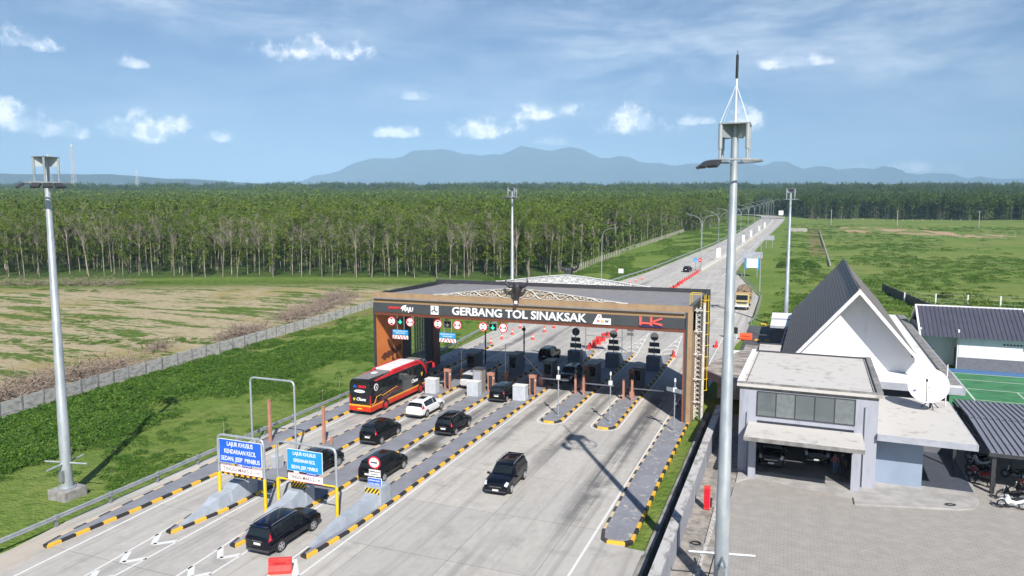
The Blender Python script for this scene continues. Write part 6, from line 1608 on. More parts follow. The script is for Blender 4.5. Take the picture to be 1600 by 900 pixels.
# ------------------------------------------------------------------ guard rails
def guardrail(name, pts, side, label, step=4.0, h=.78):
    t = thing(name, label, 'guard rail', (*pts[0], TZ(*pts[0])))
    P = []
    for (x0, y0), (x1, y1) in zip(pts, pts[1:]):
        L = math.hypot(x1 - x0, y1 - y0); k = max(1, int(L / 4))
        P += [(x0 + (x1 - x0) * i / k, y0 + (y1 - y0) * i / k) for i in range(k)]
    P.append(pts[-1]); b = MB()
    prof = [(0, -.16), (.04, -.11), (.045, -.06), (-.015, 0), (.045, .06), (.04, .11), (0, .16)]
    n = len(prof)
    for i, (x, y) in enumerate(P):
        a = Vector(P[max(0, i - 1)]); c = Vector(P[min(len(P) - 1, i + 1)]); d = (c - a).normalized(); nr = Vector((d.y, -d.x)) * side
        for u, v in prof: b.v.append((x + nr.x * (u + .12), y + nr.y * (u + .12), TZ(x, y) + h - .12 + v))
    for i in range(len(P) - 1):
        for j in range(n - 1): b.f.append((i * n + j, i * n + j + 1, (i + 1) * n + j + 1, (i + 1) * n + j)); b.m.append(0)
    b.build('rail', M_galv, t, smooth=True, norm=False)
    acc = 0; last = None; posts = []
    for i in range(len(P) - 1):
        L = math.hypot(P[i + 1][0] - P[i][0], P[i + 1][1] - P[i][1]); q = 0
        while acc <= L: posts.append((P[i][0] + (P[i + 1][0] - P[i][0]) * acc / L, P[i][1] + (P[i + 1][1] - P[i][1]) * acc / L)); acc += step
        acc -= L
    for x, y in posts[:95]:
        b = MB(); z = TZ(x, y); b.box(x - .06, x + .06, y - .09, y + .09, z - .3, z + h + .04); b.box(x - .1 + side * .08, x + .1 + side * .08, y - .1, y + .1, z + h - .3, z + h - .02); b.build('post', M_galvd, t)
    return t
guardrail('guard_rail', [(-42.3, 18), (-42.6, 30), (-43.6, 62), (-45.2, 90), (-46.4, 107), (-46.7, 142), (-41.9, 178), (-38.8, 205), (-37.4, 229), (-35.4, 266), (-32.6, 318), (-30.0, 421), (-28.8, 560), (-28.3, 680)], 1, 'long galvanised guard rail along the left side of the road')
guardrail('guard_rail', [(-6.0, 128), (-5.6, 133), (-5.7, 163), (-9.3, 183), (-13.6, 209), (-14.1, 214)], -1, 'short bent guard rail on the right beside the truck', 3.0)

# ------------------------------------------------------------------ concrete panel wall on the left
wl = thing('panel_wall', 'long weathered grey concrete panel wall at the edge of the bare field', 'wall', (-71.5, 46, 0))
WP = [(-69.0, 30), (-70.4, 44.7), (-71.4, 52), (-72.8, 61.2), (-73.8, 71.9), (-74.5, 85), (-74.9, 101.2), (-75.4, 118), (-76, 135)]
M_pan = mat('weathered_wall_panel', (.46, .45, .43), .9, c2=(.24, .235, .225), scale=1.3, stretch=(1, 1, 2.5), lo=.42, hi=.7, bump=.3)
cur = []
for (x0, y0), (x1, y1) in zip(WP, WP[1:]):
    L = math.hypot(x1 - x0, y1 - y0); k = round(L / 2.45)
    cur += [(x0 + (x1 - x0) * i / k, y0 + (y1 - y0) * i / k) for i in range(k)]
rw = random.Random(3)
for (x0, y0), (x1, y1) in zip(cur, cur[1:]):
    z = (TZ(x0, y0) + TZ(x1, y1)) / 2 - .15; H_ = 1.75 + rw.uniform(-.03, .03); b = MB()
    n_ = Vector((y1 - y0, -(x1 - x0))).normalized() * .04
    for q in range(4):
        a0, a1 = z + q * H_ / 4 + .008, z + (q + 1) * H_ / 4 - .008
        vs = [(x0 - n_.x, y0 - n_.y), (x1 - n_.x, y1 - n_.y), (x1 + n_.x, y1 + n_.y), (x0 + n_.x, y0 + n_.y)]
        b.prism(vs, a0, a1, 'z')
    b.build('wall_panel', M_pan, wl)
for x0, y0 in cur:
    z = TZ(x0, y0) - .15; b = MB(); b.box(x0 - .08, x0 + .08, y0 - .09, y0 + .09, z, z + 1.86); b.build('post', M_slabd, wl)

# ------------------------------------------------------------------ fences
def post_fence(name, pts, label, step, h, r, wires=3, m=M_white, cap=95):
    t = thing(name, label, 'fence', (*pts[0], TZ(*pts[0]))); P = []; acc = 0
    for (x0, y0), (x1, y1) in zip(pts, pts[1:]):
        L = math.hypot(x1 - x0, y1 - y0)
        while acc <= L: P.append((x0 + (x1 - x0) * acc / L, y0 + (y1 - y0) * acc / L)); acc += step
        acc -= L
    for x, y in P[:cap]:
        z = TZ(x, y) - .1; b = MB(); b.box(x - r, x + r, y - r, y + r, z, z + h); b.build('post', m, t)
    b = MB()
    for k in range(wires):
        for (x0, y0), (x1, y1) in zip(P, P[1:]): b.tube([(x0, y0, TZ(x0, y0) + .3 + k * (h - .5) / max(1, wires - 1)), (x1, y1, TZ(x1, y1) + .3 + k * (h - .5) / max(1, wires - 1))], .010, 3, caps=False)
    b.build('wire', M_galvd, t)
M_cpost = mat('concrete_post', (.42, .40, .34), .85)
post_fence('post_fence', [(-57.0, 192), (-58.5, 215), (-59.3, 280), (-59.4, 430)], 'long row of pale concrete fence posts along the forest edge on the left', 2.6, 1.9, .10, 2, M_cpost)
post_fence('wire_fence', [(22.0, 166.5), (60, 168.5), (90, 170)], 'white posted wire fence behind the outbuilding roof on the right', 5.7, 2.1, .12, 3)
post_fence('far_fence', [(60, 420), (200, 470)], 'far line of small white posts crossing the pasture at the right', 7, 1.6, .14, 1, M_cpost, 30)
post_fence('forest_side_fence', [(20, 700), (74, 655), (186, 725)], 'thin line of pale posts in front of the far forest on the right', 9, 1.8, .16, 1, M_cpost, 30)
df = thing('mossy_wall', 'dark mossy low wall running down behind the hall on the right', 'wall', (20.6, 178, TZ(20.6, 178)))
for k in range(11):
    x0, y0 = 19.6 + k * .46, 184 - k * 2.9; z = TZ(x0, y0); b = MB(); b.prism([(x0, y0), (x0 + .42, y0 - 2.7), (x0 + .6, y0 - 2.7), (x0 + .18, y0)], z - .3, z + 1.7, 'z'); b.build('panel', mat('mossy_dark_panel', (.085, .085, .075), .9, c2=(.14, .13, .11)), df)
b = MB()
for (x0, y0), (x1, y1) in (((11.2, 243), (12.6, 330)), ((12.6, 330), (14.9, 475))):
    b.tube([(x0, y0, TZ(x0, y0) + .25), (x1, y1, TZ(x1, y1) + .25)], .32, 4)
tag(b.build('low_boundary_wall', M_cpost), 'long low pale wall dividing the verge from the pasture', 'wall')
b = MB(); rr_ = random.Random(8)
for k in range(46):
    x = rr_.uniform(-1.5, 7.5); y = 468 + rr_.uniform(-12, 12) + (x - 3) * .8; z = TZ(x, y); b.cbox((x, y, z + .4), (rr_.uniform(.8, 2.2), rr_.uniform(.8, 2.2), rr_.uniform(.8, 1.5)))
tag(b.build('rubble_heap', M_cpost), 'pale heap of concrete rubble beside the road far off', 'rubble')
for k, (x, y, lb) in enumerate(((24.8, 555, 'utility pole left of the other two in front of the far forest'), (66.9, 560, 'utility pole between the other two in front of the far forest'), (114.5, 556, 'utility pole right of the other two in front of the far forest'))):
    t = thing('utility_pole', lb, 'utility pole', (x, y, TZ(x, y)), 'utility poles in front of the far forest'); z = TZ(x, y)
    b = MB(); b.tube([(x, y, z - .5), (x, y, z + 11)], [.28, .2], 6); b.build('pole', M_cpost, t); b = MB(); b.box(x - 1.1, x + 1.1, y - .1, y + .1, z + 10.1, z + 10.3); b.build('crossarm', M_galvd, t)

# ------------------------------------------------------------------ median barrier, red barriers, cones
mb = thing('median_barrier', 'long white concrete barrier on the median beyond the gate', 'barrier', (-24.4, 214, TZ(-24.4, 214)))
mp = [(y, lerp_tab(MED, y)) for y in range(214, 640, 8)]
for k, ((y0, x0), (y1, x1)) in enumerate(zip(mp, mp[1:])):
    z0, z1 = TZ(x0, y0), TZ(x1, y1); b = MB(); s0 = [(-.30, 0), (-.28, .2), (-.14, .45), (-.10, 1.0), (.10, 1.0), (.14, .45), (.28, .2), (.30, 0)]
    i0 = len(b.v); b.v += [(x0 + u * 1.3, y0, z0 + v * 1.1) for u, v in s0] + [(x1 + u * 1.3, y1 - .08, z1 + v * 1.1) for u, v in s0]
    for j in range(7): b.f.append((j, j + 1, j + 9, j + 8)); b.m.append(0)
    b.f.append(tuple(range(8))); b.m.append(0); b.f.append(tuple(range(15, 7, -1))); b.m.append(0)
    b.build('barrier_block', mat('barrier_white', (.60, .59, .56), .8, c2=(.46, .45, .42)), mb)
for k, y in enumerate((247, 250, 330, 372, 430, 480)):
    x = lerp_tab(MED, y); z = TZ(x, y); b = MB(); b.box(x - .5, x + .5, y - .1, y + .1, z + 1.1, z + 4.2)
    tag(b.build('marker_board', M_signwhite), 'white upright board on the median barrier, %s from the gate' % ORD[k], 'board', 'white boards on the median barrier')
def make_barrier():
    t = thing('plastic_barrier', '', 'barrier', (0, 0, 0), 'red plastic barriers in the slanting row')
    b = MB(); b.prism([(-.24, 0), (-.24, .18), (-.12, .45), (-.10, .85), (.10, .85), (.12, .45), (.24, .18), (.24, 0)], -.62, .62, 'y'); b.build('body', M_red, t, bevel=.03)
    b = MB(); b.box(-.13, .13, -.35, .35, .52, .62); b.build('groove', mat('barrier_shadow_red', (.38, .015, .02), .6), t)
    return t
pb_ = make_barrier(); used = False
row = [(-26.6, 99 + k * 1.36) for k in range(24)] + [(-26.2 + k * .055, 134.5 + k * 3.25) for k in range(24)]
for k, (x, y) in enumerate(row[:39]):
    rz = rng.uniform(-.3, .3) + (.25 if k % 2 else -.2); x2 = x + (.28 if k % 2 else -.1) if k < 24 else x
    place(pb_, used, (x2, y, TZ(x2, y)), rz, 'red plastic barrier, %s from the gate in the slanting row' % ORD[k]); used = True
for k in range(9):
    x, y = -25.4 + k * .1, 183 + k * 3.2; o = place(pb_, True, (x, y, TZ(x, y)), .2, 'red plastic barrier, %s back from the median barrier end' % ORD[8 - k])
for x, y, rz, lb in ((-25.6, 30.45, R(-62), 'red plastic barrier on the road at the bottom edge of the photo'), (-14.6, 98.2, R(15), 'lone red barrier at the tip of the rightmost far island'), (-9.8, 107, 0, 'red barrier half hidden behind the tall near mast')):
    o = place(pb_, True, (x, y, TZ(x, y)), rz, lb); del o['group']
o = thing('water_barrier', 'bright orange plastic barrier closing the asphalt side road', 'barrier', (-6.1, 114.4, TZ(-6.1, 114.4)))
z = TZ(-6.1, 114.4); b = MB(); b.prism([(114.1, z), (114.1, z + .3), (114.28, z + 1.0), (114.5, z + 1.0), (114.7, z + .3), (114.7, z)], -7.0, -5.2, 'x'); b.build('body', M_orange, o, bevel=.04)
b = MB(); b.box(-6.8, -5.4, 114.12, 114.2, z + .45, z + .62); b.build('groove', mat('orange_dark', (.55, .05, .01), .6), o)
bb_ = thing('black_board', 'black board on white legs beside the orange barrier', 'sign', (-8.3, 114.8, TZ(-8.3, 114.8)))
b = MB(); b.box(-9.3, -7.35, 114.7, 114.8, z + .75, z + 1.75); b.build('panel', M_black, bb_)
for x in (-9.2, -7.45):
    b = MB(); b.box(x - .05, x + .05, 114.72, 114.8, z, z + .75); b.build('leg', M_white, bb_)
def make_cone():
    t = thing('traffic_cone', '', 'traffic cone', (0, 0, 0), 'orange traffic cones beyond the gate')
    b = MB(); b.tube([(0, 0, .05), (0, 0, .36), (0, 0, .50), (0, 0, .95)], [.21, .14, .11, .035], 12); o = b.build('cone', mat('cone_orange', (.80, .07, .03), .5), t, smooth=40)
    b = MB(); b.tube([(0, 0, .42), (0, 0, .58)], [.135, .105], 12); b.build('reflective_band', M_signwhite, o)
    b = MB(); b.box(-.26, .26, -.26, .26, 0, .06); b.build('base', MATS['cone_orange'], t)
    return t
cn = make_cone()
CN = [(-41.3, 97), (-41.2, 101.1), (-41, 105), (-41.7, 110.5), (-41.2, 115.5), (-41.3, 121), (-41.1, 127)]; CN2 = [(-36.6, 102.4), (-36.9, 108.9), (-36.6, 112.8), (-36.4, 118)]; CN3 = [(-38.9, 166), (-38.2, 171), (-37.4, 176.5), (-36.8, 181), (-36.2, 186)]
used = False
for L_, nm in ((CN, 'left row nearest the guard rail'), (CN2, 'right row behind the gate'), (CN3, 'far row above the gate roof')):
    for k, (x, y) in enumerate(L_):
        o = place(cn, used, (x, y, TZ(x, y)), rng.random(), 'orange traffic cone, %s in the %s' % (ORD[k], nm)); used = True; o.scale = (1.05, 1.05, 1.05)

# ------------------------------------------------------------------ island equipment
def xbox(name, x0, x1, y0, y1, z0, z1, m, parent, bev=.02, **k):
    b = MB(); b.box(x0, x1, y0, y1, z0, z1); return b.build(name, m, parent, bevel=bev)
IS = .16
# crash cushions with hazard boards at the near ends of the entry islands
def hazard(b, x0, x1, y, z0, z1, n=4, chev=False):
    b.box(x0, x1, y - .01, y + .01, z0, z1, 0); w = (x1 - x0)
    for k in range(-1, n + 1):
        a = x0 + w * (k + .1) / n; s_ = w / n * .52; sl = (z1 - z0) * .8
        pts = [(a, z0), (a + s_, z0), (a + s_ + sl, z1), (a + sl, z1)]
        if chev: pass
        # clip to the board
        def clip(P, f, inter):
            Q = []
            for p, q in zip(P, P[1:] + P[:1]):
                if f(p): Q.append(p)
                if f(p) != f(q): Q.append(inter(p, q))
            return Q
        def ix(v): return lambda p, q: (v, p[1] + (q[1] - p[1]) * (v - p[0]) / (q[0] - p[0]))
        pts = clip(pts, lambda p: p[0] >= x0, ix(x0)); 
        if len(pts) > 2: pts = clip(pts, lambda p: p[0] <= x1, ix(x1))
        if len(pts) > 2: b.prism(pts, y - .022, y - .012, 'y', 1)
NOSE = [(-35.7, -34.5, 32.6, 39.0, 'leftmost'), (-30.85, -29.65, 32.6, 39.0, 'middle'), (-26.4, -25.05, 33.2, 41.2, 'rightmost')]
for k, (x0, x1, y0, y1, nm) in enumerate(NOSE):
    xc = (x0 + x1) / 2
    t = thing('crash_cushion', 'grey sloping concrete crash wedge on the %s of the three near island noses' % nm, 'crash wedge', (xc, y0, IS), 'concrete crash wedges on the near island noses')
    b = MB()
    prof = [(y0, .12, .16), (y0 + 3.0, .55, .55), (y1 - 2.2, .80, .62), (y1 - 1.2, 1.0, .80)] if k == 2 else [(y0, .12, .16), (y0 + 2.2, .65, .50), (y0 + 2.9, .85, .80), (y1 - 2.2, 1.0, .90), (y1 - 1.5, 1.0, 1.2)]
    hw = (x1 - x0) / 2
    last = None
    for yy, wf, h in prof + [(y1, 1.0, prof[-1][2])]:
        w = hw * wf; ring = [(xc - w, yy, IS - .02), (xc - w * .72, yy, IS + h), (xc + w * .72, yy, IS + h), (xc + w, yy, IS - .02)]
        if last:
            for j in range(4): b.face([last[j], last[(j + 1) % 4], ring[(j + 1) % 4], ring[j]])
        else: b.face(ring)
        last = ring
    b.face(list(reversed(last)))
    b.build('wedge', M_cement, t)
    xbox('block', x0 + .02, x1 - .02, y1 - 1.2 if k == 2 else y1 - .9, y1, IS, IS + (1.2 if k == 2 else 1.3), M_cement, t)
    b = MB()
    if k == 2: hazard(b, x0 + .12, x1 - .12, y1 - 1.25, .78, 1.28)
    else: hazard(b, xc - .6, xc + .6, y1 - .95, 1.30, 1.95, 5)
    b.build('hazard_board', [M_yellow, M_kblk], t)
    if k < 2:
        b = MB()
        for yy in (y0 + 3.9, y1 - 2.4): b.tube([(xc - .55, yy, .3), (xc - .42, yy + .03, 1.05), (xc + .42, yy + .03, 1.05), (xc + .58, yy, .3)], .025, 4)
        b.build('edge_strip', M_trim, t)
# no entry sign group on the rightmost wedge
t = thing('lane_sign_post', 'round red rimmed no entry sign over white and blue plates on the wedge', 'sign', (-26.0, 42.6, 1.9))
b = MB(); b.tube([(-25.85, 42.7, 1.9), (-25.85, 42.7, 4.6)], .04, 8); b.build('pole', M_galv, t)
b = MB(); b.disc((-25.85, 42.62, 4.35), .50, 'y', .03, 28); o = b.build('round_sign', M_signred, t)
b = MB(); b.disc((-25.85, 42.60, 4.35), .39, 'y', .03, 28); o2 = b.build('sign_face', M_signwhite, o)
b = MB(); b.box(-26.12, -25.58, 42.57, 42.6, 4.30, 4.40); b.build('black_bar', M_black, o2)
b = MB(); b.box(-26.3, -25.35, 42.6, 42.63, 3.22, 3.75); o = b.build('white_plate', M_signwhite, t)
text('TEMPELKAN', .17, M_dark, o, (-25.83, 42.59, 3.60), ext=.003, fat=.004); text('KARTU', .17, M_dark, o, (-25.83, 42.59, 3.38), ext=.003, fat=.004)
b = MB(); b.box(-26.38, -25.25, 42.57, 42.62, 2.42, 3.12, 0); o = b.build('plate_border', M_signwhite, t, bevel=.01)
b = MB(); b.box(-26.34, -25.29, 42.55, 42.58, 2.46, 3.08); o = b.build('blue_plate', M_blue, t)
q = text('PASTIKAN SALDO', .15, M_signwhite, o, (-25.82, 42.54, 2.90), ext=.003, fat=.004); fitx(q, .92)
q = text('E-TOLL CUKUP', .15, M_signwhite, o, (-25.82, 42.54, 2.65), ext=.003, fat=.004); fitx(q, .85)
t.location = (-25.98, 40.45, .78); t.scale = (.95, 1, .86)
# height limit portals
def portal(x0, x1, y, h, panel, lines, label, px0, px1, pz0, pz1, font):
    t = thing('height_limit_portal', label, 'sign portal', (x0, y, 0))
    for x in (x0, x1):
        b = MB(); b.tube([(x, y, .1), (x, y, 2.35)], .11, 10); b.build('leg', M_yellow, t, smooth=40)
    b = MB(); b.tube([(x0, y, 2.35), (x0, y, h - .35), (x0 + .1, y, h - .08), (x0 + .35, y, h), (x1 - .35, y, h), (x1 - .1, y, h - .08), (x1, y, h - .35), (x1, y, 2.35)], .085, 10); b.build('frame', M_galv, t, smooth=50)
    b = MB(); b.box(px0 - .03, px1 + .03, y - .10, y - .06, pz0 - .03, pz1 + .03); o = b.build('sign_border', M_signwhite, t)
    b = MB(); b.box(px0, px1, y - .115, y - .09, pz0, pz1); o = b.build('sign_panel', panel, t)
    n = len(lines)
    for k, (s_, wd) in enumerate(lines):
        q = text(s_, font, M_signwhite, o, ((px0 + px1) / 2, y - .12, pz1 - (pz1 - pz0) * (k + .55) / (n + .1)), ext=.004, fat=.004); fitx(q, wd * (px1 - px0))
    b = MB(); b.box(px0 + .02, px1 + .02, y - .10, y - .06, pz0 - .70, pz0 - .17, 0)
    for a_ in ((px0 + .02, px1 + .02, pz0 - .70, pz0 - .67), (px0 + .02, px1 + .02, pz0 - .20, pz0 - .17)): b.box(a_[0], a_[1], y - .105, y - .10, a_[2], a_[3], 1)
    o = b.build('height_board', [M_signwhite, M_signred], t)
    q = text('TINGGI MAKS 2.1 m', .34, mat('board_brown_text', (.22, .10, .09), .6), o, ((px0 + px1) / 2 + .02, y - .11, pz0 - .435), ext=.003, fat=.002); fitx(q, .88 * (px1 - px0))
    b = MB(); b.box((px0 + px1) / 2 + .15, (px0 + px1) / 2 + .95, y - .13, y - .11, pz0 - .15, pz0 + .02); o = b.build('small_plate', M_blue, t)
    q = text('HATI-HATI JALAN', .10, M_signwhite, o, ((px0 + px1) / 2 + .55, y - .14, pz0 - .065), ext=.002, fat=.002); fitx(q, .7)
    return t
t = portal(-35.42, -31.62, 36.4, 4.98, M_blue, [('LAJUR KHUSUS', .62), ('KENDARAAN KECIL', .76), ('SEDAN, JEEP  MINIBUS', .93)], 'dark blue lane sign on yellow legged portal, left of the light blue one', -35.2, -31.75, 3.15, 4.72, .42)
b = MB()
for k in range(8): b.tube([(-35.4 + k * .47, 36.4, 2.35), (-35.4 + k * .47 + .24, 36.4, 2.35)], .075, 6, m=0); b.tube([(-35.4 + k * .47 + .24, 36.4, 2.35), (-35.4 + (k + 1) * .47, 36.4, 2.35)], .075, 6, m=1)
b.build('striped_bar', [M_yellow, M_kblk], t)
t = portal(-31.05, -26.45, 37.0, 4.85, M_cyan, [('LAJUR KHUSUS', .66), ('KENDARAAN KECIL', .62), ('SEDAN, JEEP, MINIBUS', .76)], 'light blue lane sign on yellow legged portal above the nearest suv', -30.15, -27.45, 3.05, 4.45, .32)
b = MB(); b.tube([(-31.0, 37, 2.35), (-26.5, 37, 2.35)], .06, 8); b.build('lower_bar', M_yellow, t)
t = thing('empty_portal', 'tall thin empty grey portal over the bus lane', 'portal', (-36.8, 46.2, 0))
for x in (-41.25, -36.85):
    b = MB(); b.tube([(x, 46.2, .1), (x, 46.2, 5.9)], .085, 10); b.build('leg', M_galv, t, smooth=40)
b = MB(); b.tube([(-41.25, 46.2, 5.9), (-41.15, 46.2, 6.15), (-40.9, 46.2, 6.25), (-37.2, 46.2, 6.25), (-36.95, 46.2, 6.15), (-36.85, 46.2, 5.9)], .085, 10); b.build('beam', M_galv, t, smooth=50)
# copper posts
for x, y, h, lb in ((-41.1, 48.2, 3.8, 'copper brown square post on the left kerb island under the thin portal'), (-36.45, 49.4, 3.4, 'copper brown square post between bus lane and second lane'),
                    (-21.35, 73.6, 2.3, 'copper post, first of four at the exit barriers'), (-20.35, 73.3, 2.35, 'copper post, second of four at the exit barriers'), (-16.0, 73.3, 2.35, 'copper post, third of four at the exit barriers'), (-15.05, 73.1, 2.3, 'copper post, fourth of four at the exit barriers')):
    t = thing('copper_post', lb, 'post', (x, y, IS)); xbox('post', x - .11, x + .11, y - .11, y + .11, IS, h, M_copper, t); xbox('cap', x - .13, x + .13, y - .13, y + .13, h, h + .05, M_copper, t, .01)
t = thing('camera_base', 'small copper bracket beside the second copper post', 'bracket', (-35.5, 49.3, IS)); xbox('foot', -35.7, -35.4, 49.1, 49.3, IS, .35, M_galvd, t); xbox('bracket', -35.65, -35.45, 49.1, 49.25, .35, .95, M_copper, t)
t = thing('ground_cabinet', 'small pale cabinet on the island below the dark blue sign', 'cabinet', (-36.4, 42.4, IS)); xbox('cabinet', -36.75, -36.05, 43.1, 43.7, IS, 1.15, M_block, t); xbox('door', -36.7, -36.1, 43.07, 43.1, .25, 1.05, M_trim, t, .005)
# pale payment cabinets
for x0, x1, y, lb in ((-36.75, -35.45, 67.9, 'leftmost'), (-31.95, -30.65, 68.4, 'middle'), (-26.75, -25.35, 68.6, 'rightmost')):
    t = thing('payment_cabinet', 'pale grey block in front of the payment posts, %s of three' % lb, 'cabinet', (x0, y, IS), 'pale cabinets in front of the payment posts')
    xbox('cabinet', x0, x1, y, y + 1.0, IS, 1.72, M_block, t, .04); xbox('lid', x0 - .03, x1 + .03, y - .03, y + 1.03, 1.72, 1.77, M_white, t, .01)
# card readers, framed copper machines, queue barriers
def machine(xc, y, label, tall=2.3):
    t = thing('payment_machine', label, 'payment machine', (xc, y, IS))
    for dx_ in (-.28, .28): xbox('upright', xc + dx_ - .07, xc + dx_ + .07, y - .2, y + .2, IS, tall, M_copper, t)
    xbox('head', xc - .38, xc + .38, y - .22, y + .22, tall - .35, tall, M_copper, t); xbox('reader', xc - .2, xc + .2, y - .15, y + .12, IS + .4, tall - .4, M_dark, t)
    b = MB(); b.disc((xc + .38, y - .1, tall - .6), .12, 'x', .03, 14); b.build('round_lens', M_signwhite, t)
    return t
machine(-35.2, 70.4, 'copper payment machine on the island at the bus front', 2.5)
machine(-30.3, 71.2, 'copper payment machine beside the silver car', 2.3); machine(-25.5, 71.4, 'copper payment machine beside the rightmost pale cabinet', 2.4)
def arm_gate(xc, y, x1, z1, label, up=None, m=M_white, hc=1.25):
    t = thing('barrier_gate', label, 'barrier gate', (xc, y, IS)); xbox('cabinet', xc - .25, xc + .25, y - .25, y + .25, IS, hc, M_copper, t)
    b = MB()
    if up: b.tube([(xc, y - .3, hc - .1), up], .045, 6)
    else: b.box(min(xc, x1), max(xc, x1), y - .36, y - .28, z1 - .06, z1 + .07)
    b.build('arm', m, t)
arm_gate(-26.0, 75.8, -22.7, 1.10, 'lowered white barrier arm across the first exit lane'); arm_gate(-20.9, 75.2, -17.4, 1.10, 'lowered white barrier arm across the middle exit lane'); arm_gate(-15.4, 74.8, -12.0, 1.10, 'lowered white barrier arm across the rightmost exit lane')
arm_gate(-36.0, 76, 0, 0, 'raised striped barrier arm beside the bus lane', up=(-36.0, 75.6, 4.4)); arm_gate(-30.6, 76.5, 0, 0, 'raised striped barrier arm beside the second lane', up=(-30.6, 76.2, 4.6)); arm_gate(-26.2, 76.8, 0, 0, 'half raised white barrier arm over the third lane', up=(-28.7, 77.2, 3.2))
# toll booths and dark cabinets in the shade
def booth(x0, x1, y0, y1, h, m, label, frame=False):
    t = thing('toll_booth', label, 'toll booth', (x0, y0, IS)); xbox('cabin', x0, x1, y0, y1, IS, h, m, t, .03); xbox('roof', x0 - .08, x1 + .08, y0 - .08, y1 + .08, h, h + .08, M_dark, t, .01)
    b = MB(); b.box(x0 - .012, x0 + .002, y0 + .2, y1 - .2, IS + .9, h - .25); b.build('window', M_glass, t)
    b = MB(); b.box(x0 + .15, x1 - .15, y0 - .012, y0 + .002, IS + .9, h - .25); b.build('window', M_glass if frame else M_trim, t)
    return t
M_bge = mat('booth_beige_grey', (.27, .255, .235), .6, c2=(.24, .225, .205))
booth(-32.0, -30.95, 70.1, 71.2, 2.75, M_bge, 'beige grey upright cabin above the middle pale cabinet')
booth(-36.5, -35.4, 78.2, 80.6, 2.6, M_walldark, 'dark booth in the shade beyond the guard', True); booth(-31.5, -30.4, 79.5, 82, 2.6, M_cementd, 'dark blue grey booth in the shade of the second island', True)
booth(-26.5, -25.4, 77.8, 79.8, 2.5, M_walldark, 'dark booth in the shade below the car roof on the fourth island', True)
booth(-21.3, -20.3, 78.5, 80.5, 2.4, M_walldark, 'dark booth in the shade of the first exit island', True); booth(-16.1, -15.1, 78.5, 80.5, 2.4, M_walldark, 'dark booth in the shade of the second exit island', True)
for x, y, lb in ((-21.0, 77.0, 'first'), (-15.8, 77.0, 'second')):
    t = thing('ticket_cabinet', 'brown upright cabinet in the shade of the %s exit island' % lb, 'cabinet', (x, y, IS)); xbox('cabinet', x - .4, x + .2, y - .3, y + .3, IS, 2.6, M_gbrown, t); xbox('screen', x - .3, x + .1, y - .33, y - .3, 1.4, 2.2, M_black, t, .005)
# framed signal posts near the far side of the entry lanes
for x, y, lb in ((-36.6, 84.2, 'left'), (-31.4, 84.6, 'right')):
    t = thing('signal_post', 'black post with round lamp at the far end of the %s entry island' % lb, 'signal', (x, y, IS))
    b = MB(); b.tube([(x, y, IS), (x, y, 5.4)], .09, 8); b.build('pole', M_black, t); b = MB(); b.disc((x, y - .1, 5.0), .24, 'y', .12, 16); b.build('lamp', M_black, t); b = MB(); b.cbox((x, y, 3.3), (.2, .12, .28)); b.build('junction_box', M_black, t)
    b = MB(); b.tube([(x, y, IS), (x, y, IS + .06)], .3, 8); b.build('foot', M_dark, t)
# sensor poles on the exit islands
for x, y, rot_, lb in ((-20.55, 64.9, 0, 'first exit island'), (-15.3, 64.4, 0, 'second exit island'), (-9.3, 63.9, 1, 'long right edge island')):
    t = thing('sensor_pole', 'thin grey pole with white box standing on the ' + lb, 'sensor pole', (x, y, IS))
    b = MB(); b.tube([(x, y, IS), (x, y, 4.8)], .05, 8); b.build('pole', M_galv, t, smooth=40); xbox('foot', x - .2, x + .2, y - .2, y + .2, IS, IS + .03, M_galv, t, .005)
    xbox('white_box', x - .17, x + .17, y - .12, y + .12, 3.75, 4.15, M_white, t); b = MB(); b.tube([(x, y, 4.7), (x, y, 5.0)], [.10, .07], 8); b.build('camera_head', M_white, t)
    b = MB(); b.cbox((x + .1, y, 2.7), (.12, .12, .2)); b.cbox((x + .07, y, 3.1), (.06, .08, .1)); b.build('small_sensor', M_galvd, t)
    if rot_:
        b = MB(); b.prism([(x - .8, y + .35), (x + .7, y - .55), (x + .72, y - .48), (x - .78, y + .42)], 3.75, 4.1, 'z'); b.build('detector_bar', M_galv, t)
# far side noses, seen from behind, with sign boards
for k, x in enumerate((-25.8, -20.8, -15.6)):
    lb = ('left', 'middle', 'right')[k]
    t = thing('rear_crash_block', 'dark blue grey crash block at the far end of the island, %s of three' % lb, 'crash wedge', (x, 88, IS), 'crash blocks at the far ends of the exit islands')
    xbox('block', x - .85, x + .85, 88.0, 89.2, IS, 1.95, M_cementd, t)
    b = MB(); last = None
    for yy, wf, h in ((89.2, 1, 1.5), (91.5, .8, 1.2), (96.5, .2, .25)):
        w = .8 * wf; ring = [(x - w, yy, IS - .02), (x - w * .7, yy, IS + h), (x + w * .7, yy, IS + h), (x + w, yy, IS - .02)]
        if last:
            for j in range(4): b.face([last[j], last[(j + 1) % 4], ring[(j + 1) % 4], ring[j]])
        last = ring
    b.face(last[::-1]); b.build('wedge', M_cement, t)
    s_ = thing('sign_stack', 'round sign over two boards seen from behind, on the %s far block' % lb, 'sign', (x, 88.8, 1.95), 'signs seen from behind on the far blocks')
    b = MB(); b.tube([(x, 88.8, 1.9), (x, 88.8, 4.6)], .05, 6); b.build('pole', M_galvd, s_)
    M_sb = mat('sign_back', (.13, .135, .14), .6)
    b = MB(); b.disc((x, 88.86, 4.35), .52, 'y', .03, 24); b.build('round_sign', M_sb, s_)
    xbox('upper_board', x - .62, x + .62, 88.84, 88.88, 3.08, 3.62, M_sb, s_, .005); xbox('lower_board', x - .75, x + .75, 88.84, 88.88, 2.25, 2.85, M_sb, s_, .005)
